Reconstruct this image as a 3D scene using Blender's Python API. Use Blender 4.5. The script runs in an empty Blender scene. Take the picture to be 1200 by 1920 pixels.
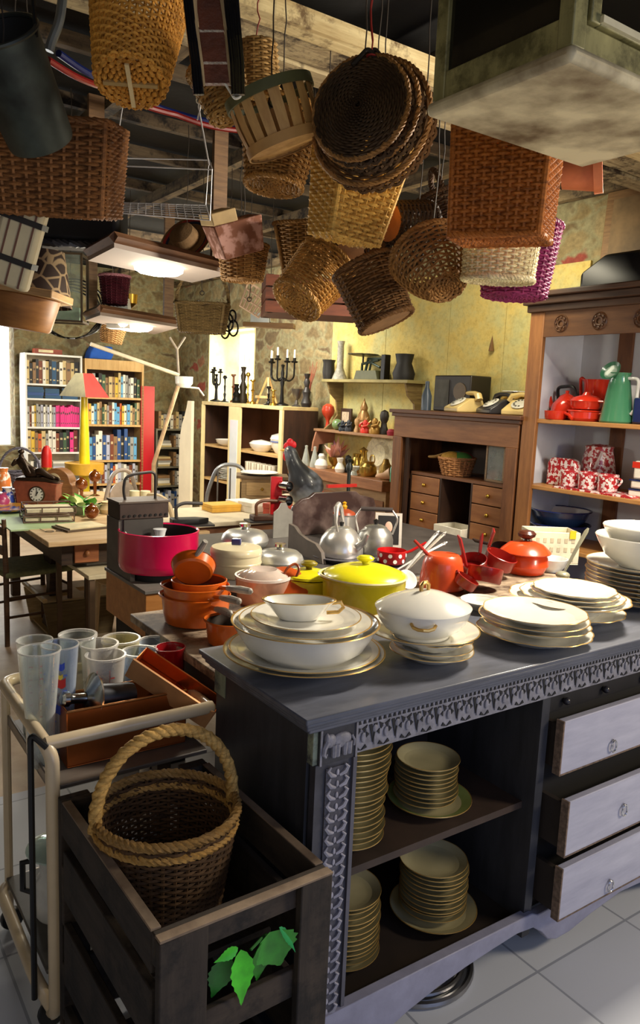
import bpy, bmesh, math, random
from mathutils import Vector, Matrix, Euler
PI = math.pi
rnd = random.Random(7)
COL = bpy.context.scene.collection
# ------------------------------------------------------------------ camera model
FPX = 1430.0; PITCH = math.atan(215/FPX); ROLL = math.radians(2.5); CZ = 1.60
cf = Vector((0, math.cos(PITCH), -math.sin(PITCH)))
_u0 = Vector((0, math.sin(PITCH), math.cos(PITCH))); _r0 = Vector((1, 0, 0))
cu = _u0*math.cos(ROLL) - _r0*math.sin(ROLL); cr = _r0*math.cos(ROLL) + _u0*math.sin(ROLL)
CAM = Vector((0, 0, CZ))
def ray(px, py): return cf + cr*((px-600)/FPX) - cu*((py-960)/FPX)
def atz(px, py, z): d = ray(px, py); return CAM + d*((z-CZ)/d.z)
def aty(px, py, y): d = ray(px, py); return CAM + d*(y/d.y)
AX = Vector((.820, .572, 0)); AY = Vector((-.572, .820, 0)); RZ = math.atan2(.572, .820)
ORG = atz(575, 1352, .94)
def L(x, y, z=0): return Vector((ORG.x, ORG.y, 0)) + AX*x + AY*y + Vector((0, 0, z))
def loc(p): d = p - ORG; return d.dot(AX), d.dot(AY), p.z
def onl(px, py, y):      # pixel to the vertical plane local y = const
    d = ray(px, py); t = (L(0, y) - CAM).dot(AY)/d.dot(AY); return CAM + d*t
# ------------------------------------------------------------------ materials
def C(h, k=1.0):
    h = h.lstrip('#'); o = []
    for i in (0, 2, 4):
        v = int(h[i:i+2], 16)/255; v = v/12.92 if v <= .04045 else ((v+.055)/1.055)**2.4
        o.append(v*k)
    return (o[0], o[1], o[2], 1)
def mul(c, k): return (min(c[0]*k, 1), min(c[1]*k, 1), min(c[2]*k, 1), 1)
MATS = {}
def base_mat(name):
    m = bpy.data.materials.new(name); m.use_nodes = True
    nt = m.node_tree; b = nt.nodes['Principled BSDF']
    tc = nt.nodes.new('ShaderNodeTexCoord')
    return m, nt, b, tc
def noise(nt, vec, scale, detail=4, rough=.6):
    n = nt.nodes.new('ShaderNodeTexNoise'); n.inputs['Scale'].default_value = scale
    n.inputs['Detail'].default_value = detail; n.inputs['Roughness'].default_value = rough
    nt.links.new(vec, n.inputs['Vector']); return n
def ramp(nt, fac, stops):
    r = nt.nodes.new('ShaderNodeValToRGB'); el = r.color_ramp.elements
    while len(el) < len(stops): el.new(.5)
    for e, (p, c) in zip(el, stops): e.position = p; e.color = c
    nt.links.new(fac, r.inputs['Fac']); return r
def mapping(nt, vec, sc, rot=(0, 0, 0)):
    m = nt.nodes.new('ShaderNodeMapping'); m.inputs['Scale'].default_value = sc
    m.inputs['Rotation'].default_value = rot
    nt.links.new(vec, m.inputs['Vector']); return m.outputs['Vector']
def bump(nt, b, h, strength, dist=.01):
    n = nt.nodes.new('ShaderNodeBump'); n.inputs['Strength'].default_value = strength
    n.inputs['Distance'].default_value = dist
    nt.links.new(h, n.inputs['Height']); nt.links.new(n.outputs['Normal'], b.inputs['Normal'])
def M(col, rough=.5, metal=0, var=.18, vs=9, bp=0, bs=60, coat=0, spec=None):
    key = ('M', col, rough, metal, var, vs, bp, bs, coat)
    if key in MATS: return MATS[key]
    m, nt, b, tc = base_mat('paint_' + col.strip('#'))
    c = C(col)
    n = noise(nt, tc.outputs['Object'], vs)
    r = ramp(nt, n.outputs['Fac'], [(.3, mul(c, 1-var)), (.7, mul(c, 1+var))])
    nt.links.new(r.outputs['Color'], b.inputs['Base Color'])
    b.inputs['Roughness'].default_value = rough; b.inputs['Metallic'].default_value = metal
    b.inputs['Coat Weight'].default_value = coat
    if bp: bump(nt, b, noise(nt, tc.outputs['Object'], bs).outputs['Fac'], bp)
    MATS[key] = m; return m
def WOOD(c1, c2, rough=.55, sc=(3, 3, 30), scale=2.2, bp=.15, dirt=None):
    """grain runs along the object axis with the small scale"""
    key = ('W', c1, c2, rough, sc, scale, bp, dirt)
    if key in MATS: return MATS[key]
    m, nt, b, tc = base_mat('wood_' + c1.strip('#'))
    v = mapping(nt, tc.outputs['Object'], sc)
    n = noise(nt, v, scale, 6, .65)
    r = ramp(nt, n.outputs['Fac'], [(.28, C(c1)), (.72, C(c2))])
    out = r.outputs['Color']
    if dirt:
        n2 = noise(nt, tc.outputs['Object'], 7, 8, .75)
        r2 = ramp(nt, n2.outputs['Fac'], [(.48, (0, 0, 0, 1)), (.6, (1, 1, 1, 1))])
        mx = nt.nodes.new('ShaderNodeMixRGB'); nt.links.new(r2.outputs['Color'], mx.inputs['Fac'])
        nt.links.new(out, mx.inputs['Color1']); mx.inputs['Color2'].default_value = C(dirt); out = mx.outputs['Color']
    nt.links.new(out, b.inputs['Base Color']); b.inputs['Roughness'].default_value = rough
    if bp: bump(nt, b, n.outputs['Fac'], bp, .006)
    MATS[key] = m; return m
def WICK(c1, c2, rough=.5):
    key = ('K', c1, c2, rough)
    if key in MATS: return MATS[key]
    m, nt, b, tc = base_mat('wicker_' + c1.strip('#'))
    v = mapping(nt, tc.outputs['Object'], (1, 1, 9))
    n = noise(nt, v, 11, 4, .7)
    r = ramp(nt, n.outputs['Fac'], [(.25, C(c1)), (.5, C(c2)), (.75, mul(C(c2), 1.35))])
    n2 = noise(nt, tc.outputs['Object'], 160, 2)
    mx = nt.nodes.new('ShaderNodeMixRGB'); mx.blend_type = 'MULTIPLY'; mx.inputs['Fac'].default_value = .5
    nt.links.new(r.outputs['Color'], mx.inputs['Color1'])
    r2 = ramp(nt, n2.outputs['Fac'], [(.3, (.35, .35, .35, 1)), (.6, (1, 1, 1, 1))])
    nt.links.new(r2.outputs['Color'], mx.inputs['Color2'])
    nt.links.new(mx.outputs['Color'], b.inputs['Base Color']); b.inputs['Roughness'].default_value = .72; b.inputs['Specular IOR Level'].default_value = .3
    MATS[key] = m; return m
def SPOT(c1, c2, scale, lo=.5, hi=.54, rough=.3, coat=.5, detail=3):
    key = ('S', c1, c2, scale, lo)
    if key in MATS: return MATS[key]
    m, nt, b, tc = base_mat('mottled_' + c1.strip('#'))
    n = noise(nt, tc.outputs['Object'], scale, detail, .55)
    r = ramp(nt, n.outputs['Fac'], [(lo, C(c1)), (hi, C(c2))])
    nt.links.new(r.outputs['Color'], b.inputs['Base Color']); b.inputs['Roughness'].default_value = rough
    b.inputs['Coat Weight'].default_value = coat
    MATS[key] = m; return m
def GLASS(col='#ffffff', rough=.03, ior=1.45, mixt=.93):
    key = ('G', col, rough, mixt)
    if key in MATS: return MATS[key]
    m = bpy.data.materials.new('glass_' + col.strip('#')); m.use_nodes = True; nt = m.node_tree
    nt.nodes.clear(); o = nt.nodes.new('ShaderNodeOutputMaterial')
    t = nt.nodes.new('ShaderNodeBsdfTransparent'); t.inputs['Color'].default_value = C(col)
    g = nt.nodes.new('ShaderNodeBsdfPrincipled'); g.inputs['Base Color'].default_value = C(col)
    g.inputs['Roughness'].default_value = max(rough, .06); g.inputs['Metallic'].default_value = .25
    tc = nt.nodes.new('ShaderNodeTexCoord'); n = noise(nt, tc.outputs['Object'], 14)
    r = ramp(nt, n.outputs['Fac'], [(.3, (max(mixt-.1, 0),)*3+(1,)), (.7, (min(mixt+.08, 1),)*3+(1,))])
    lw = nt.nodes.new('ShaderNodeLayerWeight'); lw.inputs['Blend'].default_value = .28
    mt = nt.nodes.new('ShaderNodeMath'); mt.operation = 'MULTIPLY'
    inv = nt.nodes.new('ShaderNodeMath'); inv.operation = 'SUBTRACT'; inv.inputs[0].default_value = 1
    nt.links.new(lw.outputs['Facing'], inv.inputs[1])
    nt.links.new(inv.outputs[0], mt.inputs[0]); nt.links.new(r.outputs['Color'], mt.inputs[1])
    mx = nt.nodes.new('ShaderNodeMixShader'); nt.links.new(mt.outputs[0], mx.inputs['Fac'])
    nt.links.new(g.outputs[0], mx.inputs[1]); nt.links.new(t.outputs[0], mx.inputs[2])
    nt.links.new(mx.outputs[0], o.inputs['Surface'])
    MATS[key] = m; return m
def EMIT(col, st):
    key = ('E', col, st)
    if key in MATS: return MATS[key]
    m, nt, b, tc = base_mat('lit_' + col.strip('#'))
    n = noise(nt, tc.outputs['Object'], 6)
    r = ramp(nt, n.outputs['Fac'], [(.3, mul(C(col), .93)), (.7, C(col))])
    nt.links.new(r.outputs['Color'], b.inputs['Emission Color']); b.inputs['Emission Strength'].default_value = st
    nt.links.new(r.outputs['Color'], b.inputs['Base Color'])
    MATS[key] = m; return m
# ------------------------------------------------------------------ mesh builder
def rotm(rx=0, ry=0, rz=0): return Euler((rx, ry, rz)).to_matrix().to_4x4()
def T(x, y, z): return Matrix.Translation((x, y, z))
class MB:
    def __init__(s): s.v = []; s.f = []; s.mi = []; s.m = Matrix(); s.cur = 0
    def add(s, vs, fs):
        k = len(s.v); m = s.m
        s.v += [m @ Vector(p) for p in vs]; s.f += [tuple(i+k for i in f) for f in fs]; s.mi += [s.cur]*len(fs)
        return s
    def box(s, x0, x1, y0, y1, z0, z1, tm=None):
        vs = [(x, y, z) for z in (z0, z1) for y in (y0, y1) for x in (x0, x1)]
        if tm: vs = [tm @ Vector(v) for v in vs]
        return s.add(vs, [(0, 2, 3, 1), (4, 5, 7, 6), (0, 1, 5, 4), (2, 6, 7, 3), (0, 4, 6, 2), (1, 3, 7, 5)])
    def cb(s, cx, cy, cz, sx, sy, sz, tm=None):
        return s.box(cx-sx/2, cx+sx/2, cy-sy/2, cy+sy/2, cz-sz/2, cz+sz/2, tm)
    def prism(s, poly, h, tm=None):
        n = len(poly); vs = [(x, y, 0) for x, y in poly] + [(x, y, h) for x, y in poly]
        if tm: vs = [tm @ Vector(v) for v in vs]
        fs = [tuple(range(n-1, -1, -1)), tuple(range(n, 2*n))] + [(i, (i+1) % n, n+(i+1) % n, n+i) for i in range(n)]
        return s.add(vs, fs)
    def lathe(s, prof, seg=28, sx=1, sy=1, o=(0, 0, 0), tm=None, wob=None):
        vs = []; fs = []; rings = []
        for r, z in prof:
            if r < 1e-5: rings.append([len(vs)]); vs.append((o[0], o[1], o[2]+z)); continue
            ids = []
            for i in range(seg):
                t = 2*PI*i/seg; k = 1+(wob(t) if wob else 0)
                ids.append(len(vs)); vs.append((o[0]+r*k*math.cos(t)*sx, o[1]+r*k*math.sin(t)*sy, o[2]+z))
            rings.append(ids)
        for a, b in zip(rings, rings[1:]):
            if len(a) == 1 and len(b) == 1: continue
            for i in range(seg):
                j = (i+1) % seg
                if len(a) == 1: fs.append((a[0], b[j], b[i]))
                elif len(b) == 1: fs.append((a[i], a[j], b[0]))
                else: fs.append((a[i], a[j], b[j], b[i]))
        if tm: vs = [tm @ Vector(v) for v in vs]
        return s.add(vs, fs)
    def tube(s, pts, r, seg=8, closed=False, cap=True, flat=1.0):
        pts = [Vector(p) for p in pts]; n = len(pts); rr = r if isinstance(r, (list, tuple)) else [r]*n
        vs = []; fs = []; prev = None
        for i, p in enumerate(pts):
            if closed: d = pts[(i+1) % n]-pts[i-1]
            else: d = pts[min(i+1, n-1)]-pts[max(i-1, 0)]
            if d.length < 1e-9: d = Vector((0, 0, 1))
            d.normalize()
            if prev is None:
                q = Vector((0, 0, 1)) if abs(d.z) < .9 else Vector((1, 0, 0)); prev = d.cross(q).normalized()
            prev = (prev - d*prev.dot(d))
            if prev.length < 1e-6: prev = d.orthogonal()
            prev.normalize(); w = d.cross(prev)
            for k in range(seg):
                t = 2*PI*k/seg; vs.append(p + prev*(rr[i]*math.cos(t)) + w*(rr[i]*flat*math.sin(t)))
        for i in range(n if closed else n-1):
            j = (i+1) % n
            for k in range(seg):
                l = (k+1) % seg; fs.append((i*seg+k, i*seg+l, j*seg+l, j*seg+k))
        if cap and not closed:
            fs.append(tuple(range(seg-1, -1, -1))); fs.append(tuple((n-1)*seg+k for k in range(seg)))
        return s.add(vs, fs)
    def ball(s, c, r, seg=16, rings=10, sc=(1, 1, 1), tm=None):
        prof = [(r*math.sin(PI*i/rings), -r*math.cos(PI*i/rings)*sc[2]) for i in range(rings+1)]
        prof[0] = (0, prof[0][1]); prof[-1] = (0, prof[-1][1])
        return s.lathe(prof, seg, sc[0], sc[1], c, tm)
    def loft(s, rings, cap=True, closed=True):
        n = len(rings[0]); vs = [p for r in rings for p in r]; fs = []
        for i in range(len(rings)-1):
            for k in range(n if closed else n-1):
                l = (k+1) % n; fs.append((i*n+k, i*n+l, (i+1)*n+l, (i+1)*n+k))
        if cap: fs.append(tuple(range(n-1, -1, -1))); fs.append(tuple((len(rings)-1)*n+k for k in range(n)))
        return s.add(vs, fs)
    def rope(s, pts, R, r, turns, strands=3, closed=False, seg=5):
        """twisted strands around a path; R strand offset, r strand radius"""
        pts = [Vector(p) for p in pts]; n = len(pts)
        fr = []; prev = None
        for i in range(n):
            d = (pts[(i+1) % n]-pts[i-1]) if closed else pts[min(i+1, n-1)]-pts[max(i-1, 0)]
            d.normalize()
            if prev is None: prev = d.orthogonal().normalized()
            prev = (prev-d*prev.dot(d)).normalized(); fr.append((prev.copy(), d.cross(prev)))
        for k in range(strands):
            q = []
            for i in range(n):
                t = 2*PI*(turns*i/(n if closed else n-1) + k/strands)
                q.append(pts[i]+fr[i][0]*(R*math.cos(t))+fr[i][1]*(R*math.sin(t)))
            s.tube(q, r, seg, closed)
        return s
    def mesh(s, name, mats, sharp=35):
        me = bpy.data.meshes.new(name); me.from_pydata([tuple(v) for v in s.v], [], s.f)
        for m in (mats if isinstance(mats, (list, tuple)) else [mats]): me.materials.append(m)
        me.polygons.foreach_set('material_index', s.mi); me.polygons.foreach_set('use_smooth', [True]*len(s.f))
        me.update()
        if sharp: me.set_sharp_from_angle(angle=math.radians(sharp))
        return me
    def build(s, name, mats, parent=None, bev=0, sharp=35, loc=None, rot=None):
        return link(name, s.mesh(name, mats, sharp), parent, bev, loc, rot)
def link(name, me, parent=None, bev=0, loc=None, rot=None):
    o = bpy.data.objects.new(name, me); COL.objects.link(o)
    if parent: o.parent = parent
    if loc is not None: o.location = loc
    if rot is not None: o.rotation_euler = rot
    if bev:
        m = o.modifiers.new('bevel', 'BEVEL'); m.width = bev; m.segments = 2; m.limit_method = 'ANGLE'
    return o
def tag(o, label, cat, group=None):
    o['label'] = label; o['category'] = cat
    if group: o['group'] = group
    return o
def thing(name, label, cat, loc=(0, 0, 0), rz=0, group=None, rot=None):
    o = bpy.data.objects.new(name, None); COL.objects.link(o); o.empty_display_size = .05
    o.location = loc; o.rotation_euler = rot if rot is not None else (0, 0, rz)
    return tag(o, label, cat, group)
def single(name, mb, mats, label, cat, loc=(0, 0, 0), rz=0, group=None, rot=None, bev=0, sharp=35):
    o = mb.build(name, mats, None, bev, sharp, loc, rot if rot is not None else (0, 0, rz))
    return tag(o, label, cat, group)
def struct(name, mb, mats, loc=(0, 0, 0), rz=0, bev=0):
    o = mb.build(name, mats, None, bev, 35, loc, (0, 0, rz)); o['kind'] = 'structure'; return o
def dup(root, loc, rz=None, label=None, group=None, rot=None):
    def cp(o, par):
        c = o.copy(); COL.objects.link(c)
        if par: c.parent = par
        for ch in o.children: cp(ch, c)
        return c
    r = cp(root, None); r.location = loc
    if rot is not None: r.rotation_euler = rot
    elif rz is not None: r.rotation_euler = (0, 0, rz)
    if label: r['label'] = label
    if group: r['group'] = group
    return r
def basis(x, y):
    x = Vector(x).normalized(); z = x.cross(Vector(y)).normalized(); y = z.cross(x)
    return Matrix(((x.x, y.x, z.x), (x.y, y.y, z.y), (x.z, y.z, z.z))).to_euler()
def hrot(axis, head):
    z = Vector(axis).normalized(); x = Vector((head[0], head[1], 0)); x = (x-z*x.dot(z)).normalized(); y = z.cross(x)
    return Matrix(((x.x, y.x, z.x), (x.y, y.y, z.y), (x.z, y.z, z.z))).to_euler()
def aim(v, spin=0):
    """Euler that turns local +Z to the direction v, spinning about it"""
    q = Vector(v).normalized().to_track_quat('Z', 'Y')
    return (q.to_matrix().to_4x4() @ Matrix.Rotation(spin, 4, 'Z')).to_euler()
ORD = ['first', 'second', 'third', 'fourth', 'fifth', 'sixth', 'seventh', 'eighth', 'ninth', 'tenth', 'eleventh', 'twelfth',
       'thirteenth', 'fourteenth', 'fifteenth', 'sixteenth', 'seventeenth', 'eighteenth', 'nineteenth', 'twentieth',
       'twenty-first', 'twenty-second', 'twenty-third', 'twenty-fourth', 'twenty-fifth', 'twenty-sixth', 'twenty-seventh', 'twenty-eighth']
# ------------------------------------------------------------------ wicker
def section(u, hx, hy, rad=None):
    """point and outward normal at fraction u of an ellipse (rad None) or a rounded rectangle"""
    if rad is None:
        t = 2*PI*u; p = Vector((hx*math.cos(t), hy*math.sin(t), 0)); n = Vector((math.cos(t)/hx, math.sin(t)/hy, 0)).normalized(); return p, n
    rad = min(rad, hx*.98, hy*.98); ex, ey = 2*(hx-rad), 2*(hy-rad); q = PI*rad/2
    segs = [ey, q, ex, q, ey, q, ex, q]; tot = sum(segs); d = (u % 1)*tot
    corners = [(hx-rad, hy-rad), (-(hx-rad), hy-rad), (-(hx-rad), -(hy-rad)), (hx-rad, -(hy-rad))]
    for i, sgl in enumerate(segs):
        if d <= sgl or i == 7: break
        d -= sgl
    side = i//2
    if i % 2 == 0:
        n = [Vector((1, 0, 0)), Vector((0, 1, 0)), Vector((-1, 0, 0)), Vector((0, -1, 0))][side]
        p0 = [(hx, -(hy-rad)), (hx-rad, hy), (-hx, hy-rad), (-(hx-rad), -hy)][side]
        dr = [(0, 1), (-1, 0), (0, -1), (1, 0)][side]
        return Vector((p0[0]+dr[0]*d, p0[1]+dr[1]*d, 0)), n
    t = side*PI/2 + d/rad; n = Vector((math.cos(t), math.sin(t), 0)); c = corners[side]
    return Vector((c[0], c[1], 0))+n*rad, n
def wick_wall(mb, b, t, h, rows, stakes, rad=None, amp=None, gap=1.0, bulge=0, z0=0):
    """woven wall: b,t = (hx,hy) at bottom and top"""
    dz = h/rows; r = dz*.5*gap; amp = amp or r*1.02; N = stakes*4
    def pt(u, s, off):
        k = bulge*math.sin(PI*s); hx = b[0]+(t[0]-b[0])*s+k; hy = b[1]+(t[1]-b[1])*s+k
        rr = None if rad is None else rad*(1+(t[0]/b[0]-1)*s)
        p, n = section(u, hx, hy, rr); p = p+n*off; p.z = z0+h*s; return p
    for j in range(rows):
        s = (j+.5)/rows; pts = []
        for i in range(N):
            pts.append(pt(i/N, s, amp*math.cos(PI*i/4)*(1 if j % 2 else -1)))
        mb.tube(pts, r, 4, True)
    for i in range(stakes):
        mb.tube([pt(i/stakes, s/6, 0) for s in range(7)], r*1.1, 4)
def loop(hx, hy, z, rad=None, n=64): 
    o = []
    for i in range(n):
        p, _ = section(i/n, hx, hy, rad); p.z = z; o.append(p)
    return o
def wick_disc(mb, hx, hy, rings, spokes, z=0, dome=0, rad=None, amp=None):
    dr = 1/rings
    for j in range(rings):
        k = 1-(j+.5)*dr
        if k <= .03: continue
        r = dr*.5*min(hx, hy); a = amp or r*.9; n = spokes*2; pts = []
        for i in range(n):
            p, _ = section(i/n, hx*k, hy*k, None if rad is None else rad*k)
            p.z = z+dome*(1-k*k)+(a*(1 if ((i//2)+j) % 2 else -1) if i % 2 == 0 else 0); pts.append(p)
        mb.tube(pts, r, 4, True)
def arch(w, h, n=24, z=0, p=1.0):
    return [Vector((-w*math.cos(PI*i/n), 0, z+h*math.sin(PI*i/n)**p)) for i in range(n+1)]
def basket(label, c1, c2, b, t, h, rows=16, stakes=26, rad=None, loc=(0, 0, 0), rot=(0, 0, 0), handle=None, rim=.009, bulge=0,
           gap=1.0, name='wicker_basket', group=None, bottom=True, bandcol=None, foot=False, cat='basket', twohandles=False, amp=None):
    root = thing(name, label, cat, loc, rot=rot, group=group); mt = WICK(c1, c2)
    mb = MB(); wick_wall(mb, b, t, h, rows, stakes, rad, gap=gap, bulge=bulge, amp=amp); mb.build('woven_side', mt, root, sharp=60)
    if bottom:
        mb = MB(); wick_disc(mb, b[0]*.99, b[1]*.99, max(6, int(min(b)/(h/rows)*.9)), stakes, .004, rad=rad); mb.build('woven_base', mt, root, sharp=60)
    mr = WICK(c1, c2) if not bandcol else WICK(*bandcol)
    mb = MB(); mb.rope(loop(t[0], t[1], h, rad, 96), rim*.6, rim*.62, 22, 3, True)
    mb.build('rim', mr, root, sharp=60)
    if foot: mb = MB(); mb.rope(loop(b[0], b[1], .004, rad, 96), rim*.6, rim*.62, 22, 3, True); mb.build('foot_rim', mr, root, sharp=60)
    if rad:
        for sx, sy in ((1, 1), (1, -1), (-1, 1), (-1, -1)):
            k_ = rad*.25; mb = MB(); mb.tube([(sx*(b[0]-k_), sy*(b[1]-k_), 0), (sx*(t[0]-k_), sy*(t[1]-k_), h)], .0085, 8); mb.build('corner_rod', mr, root)
    if handle:
        mb = MB(); mb.rope(arch(t[0], handle, 40, h), .006, .0065, 11, 3); mb.build('handle', mr, root, sharp=60)
    if twohandles:
        for sg in (-1, 1):
            mb = MB(); mb.rope([Vector((sg*(t[0]+.035*math.sin(PI*i/16)), -.05*math.cos(PI*i/16), h+.02*math.sin(PI*i/16))) for i in range(17)], .004, .005, 5, 3)
            mb.build('handle', mr, root, sharp=60)
    return root
CEIL = 2.85
def cord(p, q, col='#3a3028', r=.0022, label='thin dark cord', name='hanging_cord', par=None, sag=0):
    """cord from p up to q (world); a part of its thing when par is given"""
    p = Vector(p); q = Vector(q)
    if par:
        mi = (Matrix.Translation(par.location) @ par.rotation_euler.to_matrix().to_4x4()).inverted(); p = mi @ p; q = mi @ q
    d = q-p; pts = [p+d*(i/10)+Vector((math.sin(i*1.7)*.004, math.cos(i*2.1)*.004, 0))*(1 if 0 < i < 10 else 0) for i in range(11)]
    mb = MB(); mb.tube(pts, r, 5); mb.tube([pts[0]+Vector((0.012*math.cos(2*PI*i/10), 0, .012*math.sin(2*PI*i/10)-.004)) for i in range(10)], r*1.2, 5, True)
    o = mb.build(name, M(col, .7), par)
    return o
def area(name, p, target, size, power, col, sy=None):
    l = bpy.data.lights.new(name, 'AREA'); l.energy = power; l.color = col; l.size = size
    if sy: l.shape = 'RECTANGLE'; l.size_y = sy
    o = bpy.data.objects.new(name, l); COL.objects.link(o); o.location = p
    o.rotation_euler = (Vector(target)-Vector(p)).to_track_quat('-Z', 'Y').to_euler(); return o
def point(name, p, power, col, r=.06):
    l = bpy.data.lights.new(name, 'POINT'); l.energy = power; l.color = col; l.shadow_soft_size = r
    o = bpy.data.objects.new(name, l); COL.objects.link(o); o.location = p; return o
# ================================================================== SETTING
FAR_C = Vector((-1.88, 9.86, 0)); W0 = Vector((.05, 7.1, 0))
def onw(px, py, off):
    d = ray(px, py); t = ((W0-AX*off-CAM).dot(AX))/d.dot(AX); return CAM+d*t
def onf(px, py, off):
    d = ray(px, py); t = ((FAR_C-AY*off-CAM).dot(AY))/d.dot(AY); return CAM+d*t
RW = RZ-PI/2          # things standing against the right wall: local X runs along the wall to the right, Y into the wall
def wp(s, off, z=0): return W0-AY*s-AX*off+Vector((0, 0, z))
def fp(x, off, z=0): return FAR_C+AX*x-AY*off+Vector((0, 0, z))
def dep(p): return (p-CAM).dot(cf)
def wpx(n, p): return n*dep(p)/FPX
# floor : pale tiles near the camera, beige slabs beyond
def floor_mat():
    m, nt, b, tc = base_mat('floor_tiles')
    v = mapping(nt, tc.outputs['Object'], (1, 1, 1))
    br = nt.nodes.new('ShaderNodeTexBrick'); br.offset = 0; br.inputs['Scale'].default_value = 1.0
    br.inputs['Mortar Size'].default_value = .004; br.inputs['Brick Width'].default_value = .42; br.inputs['Row Height'].default_value = .42
    nt.links.new(v, br.inputs['Vector'])
    br.inputs['Color1'].default_value = C('#cfd2d8'); br.inputs['Color2'].default_value = C('#c2c6d0'); br.inputs['Mortar'].default_value = C('#9a9ea8')  # tile tones lightened to hold window light in the colour
    n = noise(nt, tc.outputs['Object'], 5, 6)
    r = ramp(nt, n.outputs['Fac'], [(.35, C('#b89a7c')), (.7, C('#d6c3a4'))])
    sp = nt.nodes.new('ShaderNodeSeparateXYZ'); nt.links.new(tc.outputs['Object'], sp.inputs[0])
    gt = nt.nodes.new('ShaderNodeMath'); gt.operation = 'GREATER_THAN'; gt.inputs[1].default_value = FLY
    nt.links.new(sp.outputs['Y'], gt.inputs[0])
    mx = nt.nodes.new('ShaderNodeMixRGB'); nt.links.new(gt.outputs[0], mx.inputs['Fac'])
    nt.links.new(br.outputs['Color'], mx.inputs['Color1']); nt.links.new(r.outputs['Color'], mx.inputs['Color2'])
    nt.links.new(mx.outputs['Color'], b.inputs['Base Color']); b.inputs['Roughness'].default_value = .45
    bump(nt, b, n.outputs['Fac'], .1); return m
_f = atz(50, 1482, 0); FLY = (_f-L(0, 0)).dot(AY)
mb = MB(); mb.box(-5, 6, -3, 12, -.08, 0); struct('floor', mb, floor_mat(), L(0, 0), RZ)
def stone_mat():
    m, nt, b, tc = base_mat('stone_wall')
    v0 = tc.outputs['Object']
    nz = noise(nt, v0, 3, 3)
    mxv = nt.nodes.new('ShaderNodeMixRGB'); mxv.inputs['Fac'].default_value = .22
    nt.links.new(v0, mxv.inputs['Color1']); nt.links.new(nz.outputs['Color'], mxv.inputs['Color2'])
    v = mapping(nt, mxv.outputs['Color'], (1, 1, 1.7))
    vo = nt.nodes.new('ShaderNodeTexVoronoi'); vo.feature = 'DISTANCE_TO_EDGE'; vo.inputs['Scale'].default_value = 6.5
    nt.links.new(v, vo.inputs['Vector'])
    vc = nt.nodes.new('ShaderNodeTexVoronoi'); vc.inputs['Scale'].default_value = 6.5; nt.links.new(v, vc.inputs['Vector'])
    n = noise(nt, v0, 22, 6, .7)
    sp = nt.nodes.new('ShaderNodeSeparateColor'); nt.links.new(vc.outputs['Color'], sp.inputs[0])
    r = ramp(nt, sp.outputs[0], [(0, C('#6e5c42')), (.45, C('#8a7850')), (.93, C('#a4936a')), (.975, C('#9a4a3c'))])
    mo = ramp(nt, vo.outputs['Distance'], [(.02, (1, 1, 1, 1)), (.16, (0, 0, 0, 1))])
    mx = nt.nodes.new('ShaderNodeMixRGB'); nt.links.new(mo.outputs['Color'], mx.inputs['Fac'])
    nt.links.new(r.outputs['Color'], mx.inputs['Color1']); mx.inputs['Color2'].default_value = C('#97906c')
    m2 = nt.nodes.new('ShaderNodeMixRGB'); m2.blend_type = 'MULTIPLY'; m2.inputs['Fac'].default_value = .75
    r2 = ramp(nt, n.outputs['Fac'], [(.3, (.35, .33, .3, 1)), (.65, (1, 1, 1, 1))])
    nt.links.new(mx.outputs['Color'], m2.inputs['Color1']); nt.links.new(r2.outputs['Color'], m2.inputs['Color2'])
    nt.links.new(m2.outputs['Color'], b.inputs['Base Color']); b.inputs['Roughness'].default_value = .9
    bump(nt, b, vo.outputs['Distance'], .5, .04); return m
ST = stone_mat()
# right wall (local X along the wall, window hole between s=-2.5 and s=-1.42)
mb = MB()
SW0, SW1, ZW0, ZW1 = -2.52, -1.42, .95, 2.32
mb.box(-3.5, SW0, 0, .5, 0, 3.0); mb.box(SW1, 7, 0, .5, 0, 3.0); mb.box(SW0, SW1, 0, .5, 0, ZW0); mb.box(SW0, SW1, 0, .5, ZW1, 3.0)
struct('wall_right', mb, ST, W0, RW)
LIME = M('#e6dba0', .9, var=.2, vs=6, bp=.3, bs=20)
mb = MB()          # whitewashed reveals of the window
mb.box(SW0, SW0+.02, -.002, .44, ZW0, ZW1); mb.box(SW1-.02, SW1, -.002, .44, ZW0, ZW1); mb.box(SW0, SW1, -.002, .44, ZW0-.01, ZW0+.02); mb.box(SW0, SW1, -.002, .44, ZW1-.02, ZW1)
struct('trim_1', mb, LIME, W0, RW)
mb = MB(); mb.box(SW0, SW1, .40, .42, ZW0, ZW1); win = struct('window_1', mb, EMIT('#f6f3d8', 4.2), W0, RW)
mb = MB(); mb.box(-1.62, -1.54, .36, .43, ZW0, ZW1); mb.box(-2.0, -1.96, .37, .43, ZW0, ZW1)
w2 = mb.build('window_frame', M('#cfd6cf', .6), win)
# far wall with the left window
mb = MB(); XF = -1.99
mb.box(XF, .6, 0, .4, 0, 3.0); mb.box(-5, -2.17, 0, .4, 0, 3); mb.box(-2.17, XF, 0, .4, 2.5, 3); mb.box(-2.17, XF, 0, .4, 0, .9)
struct('wall_back', mb, ST, FAR_C, RZ)
mb = MB(); mb.box(-2.17, XF, .25, .27, .9, 2.5); struct('window_2', mb, EMIT('#ffffff', 5.5), FAR_C, RZ)
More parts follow.
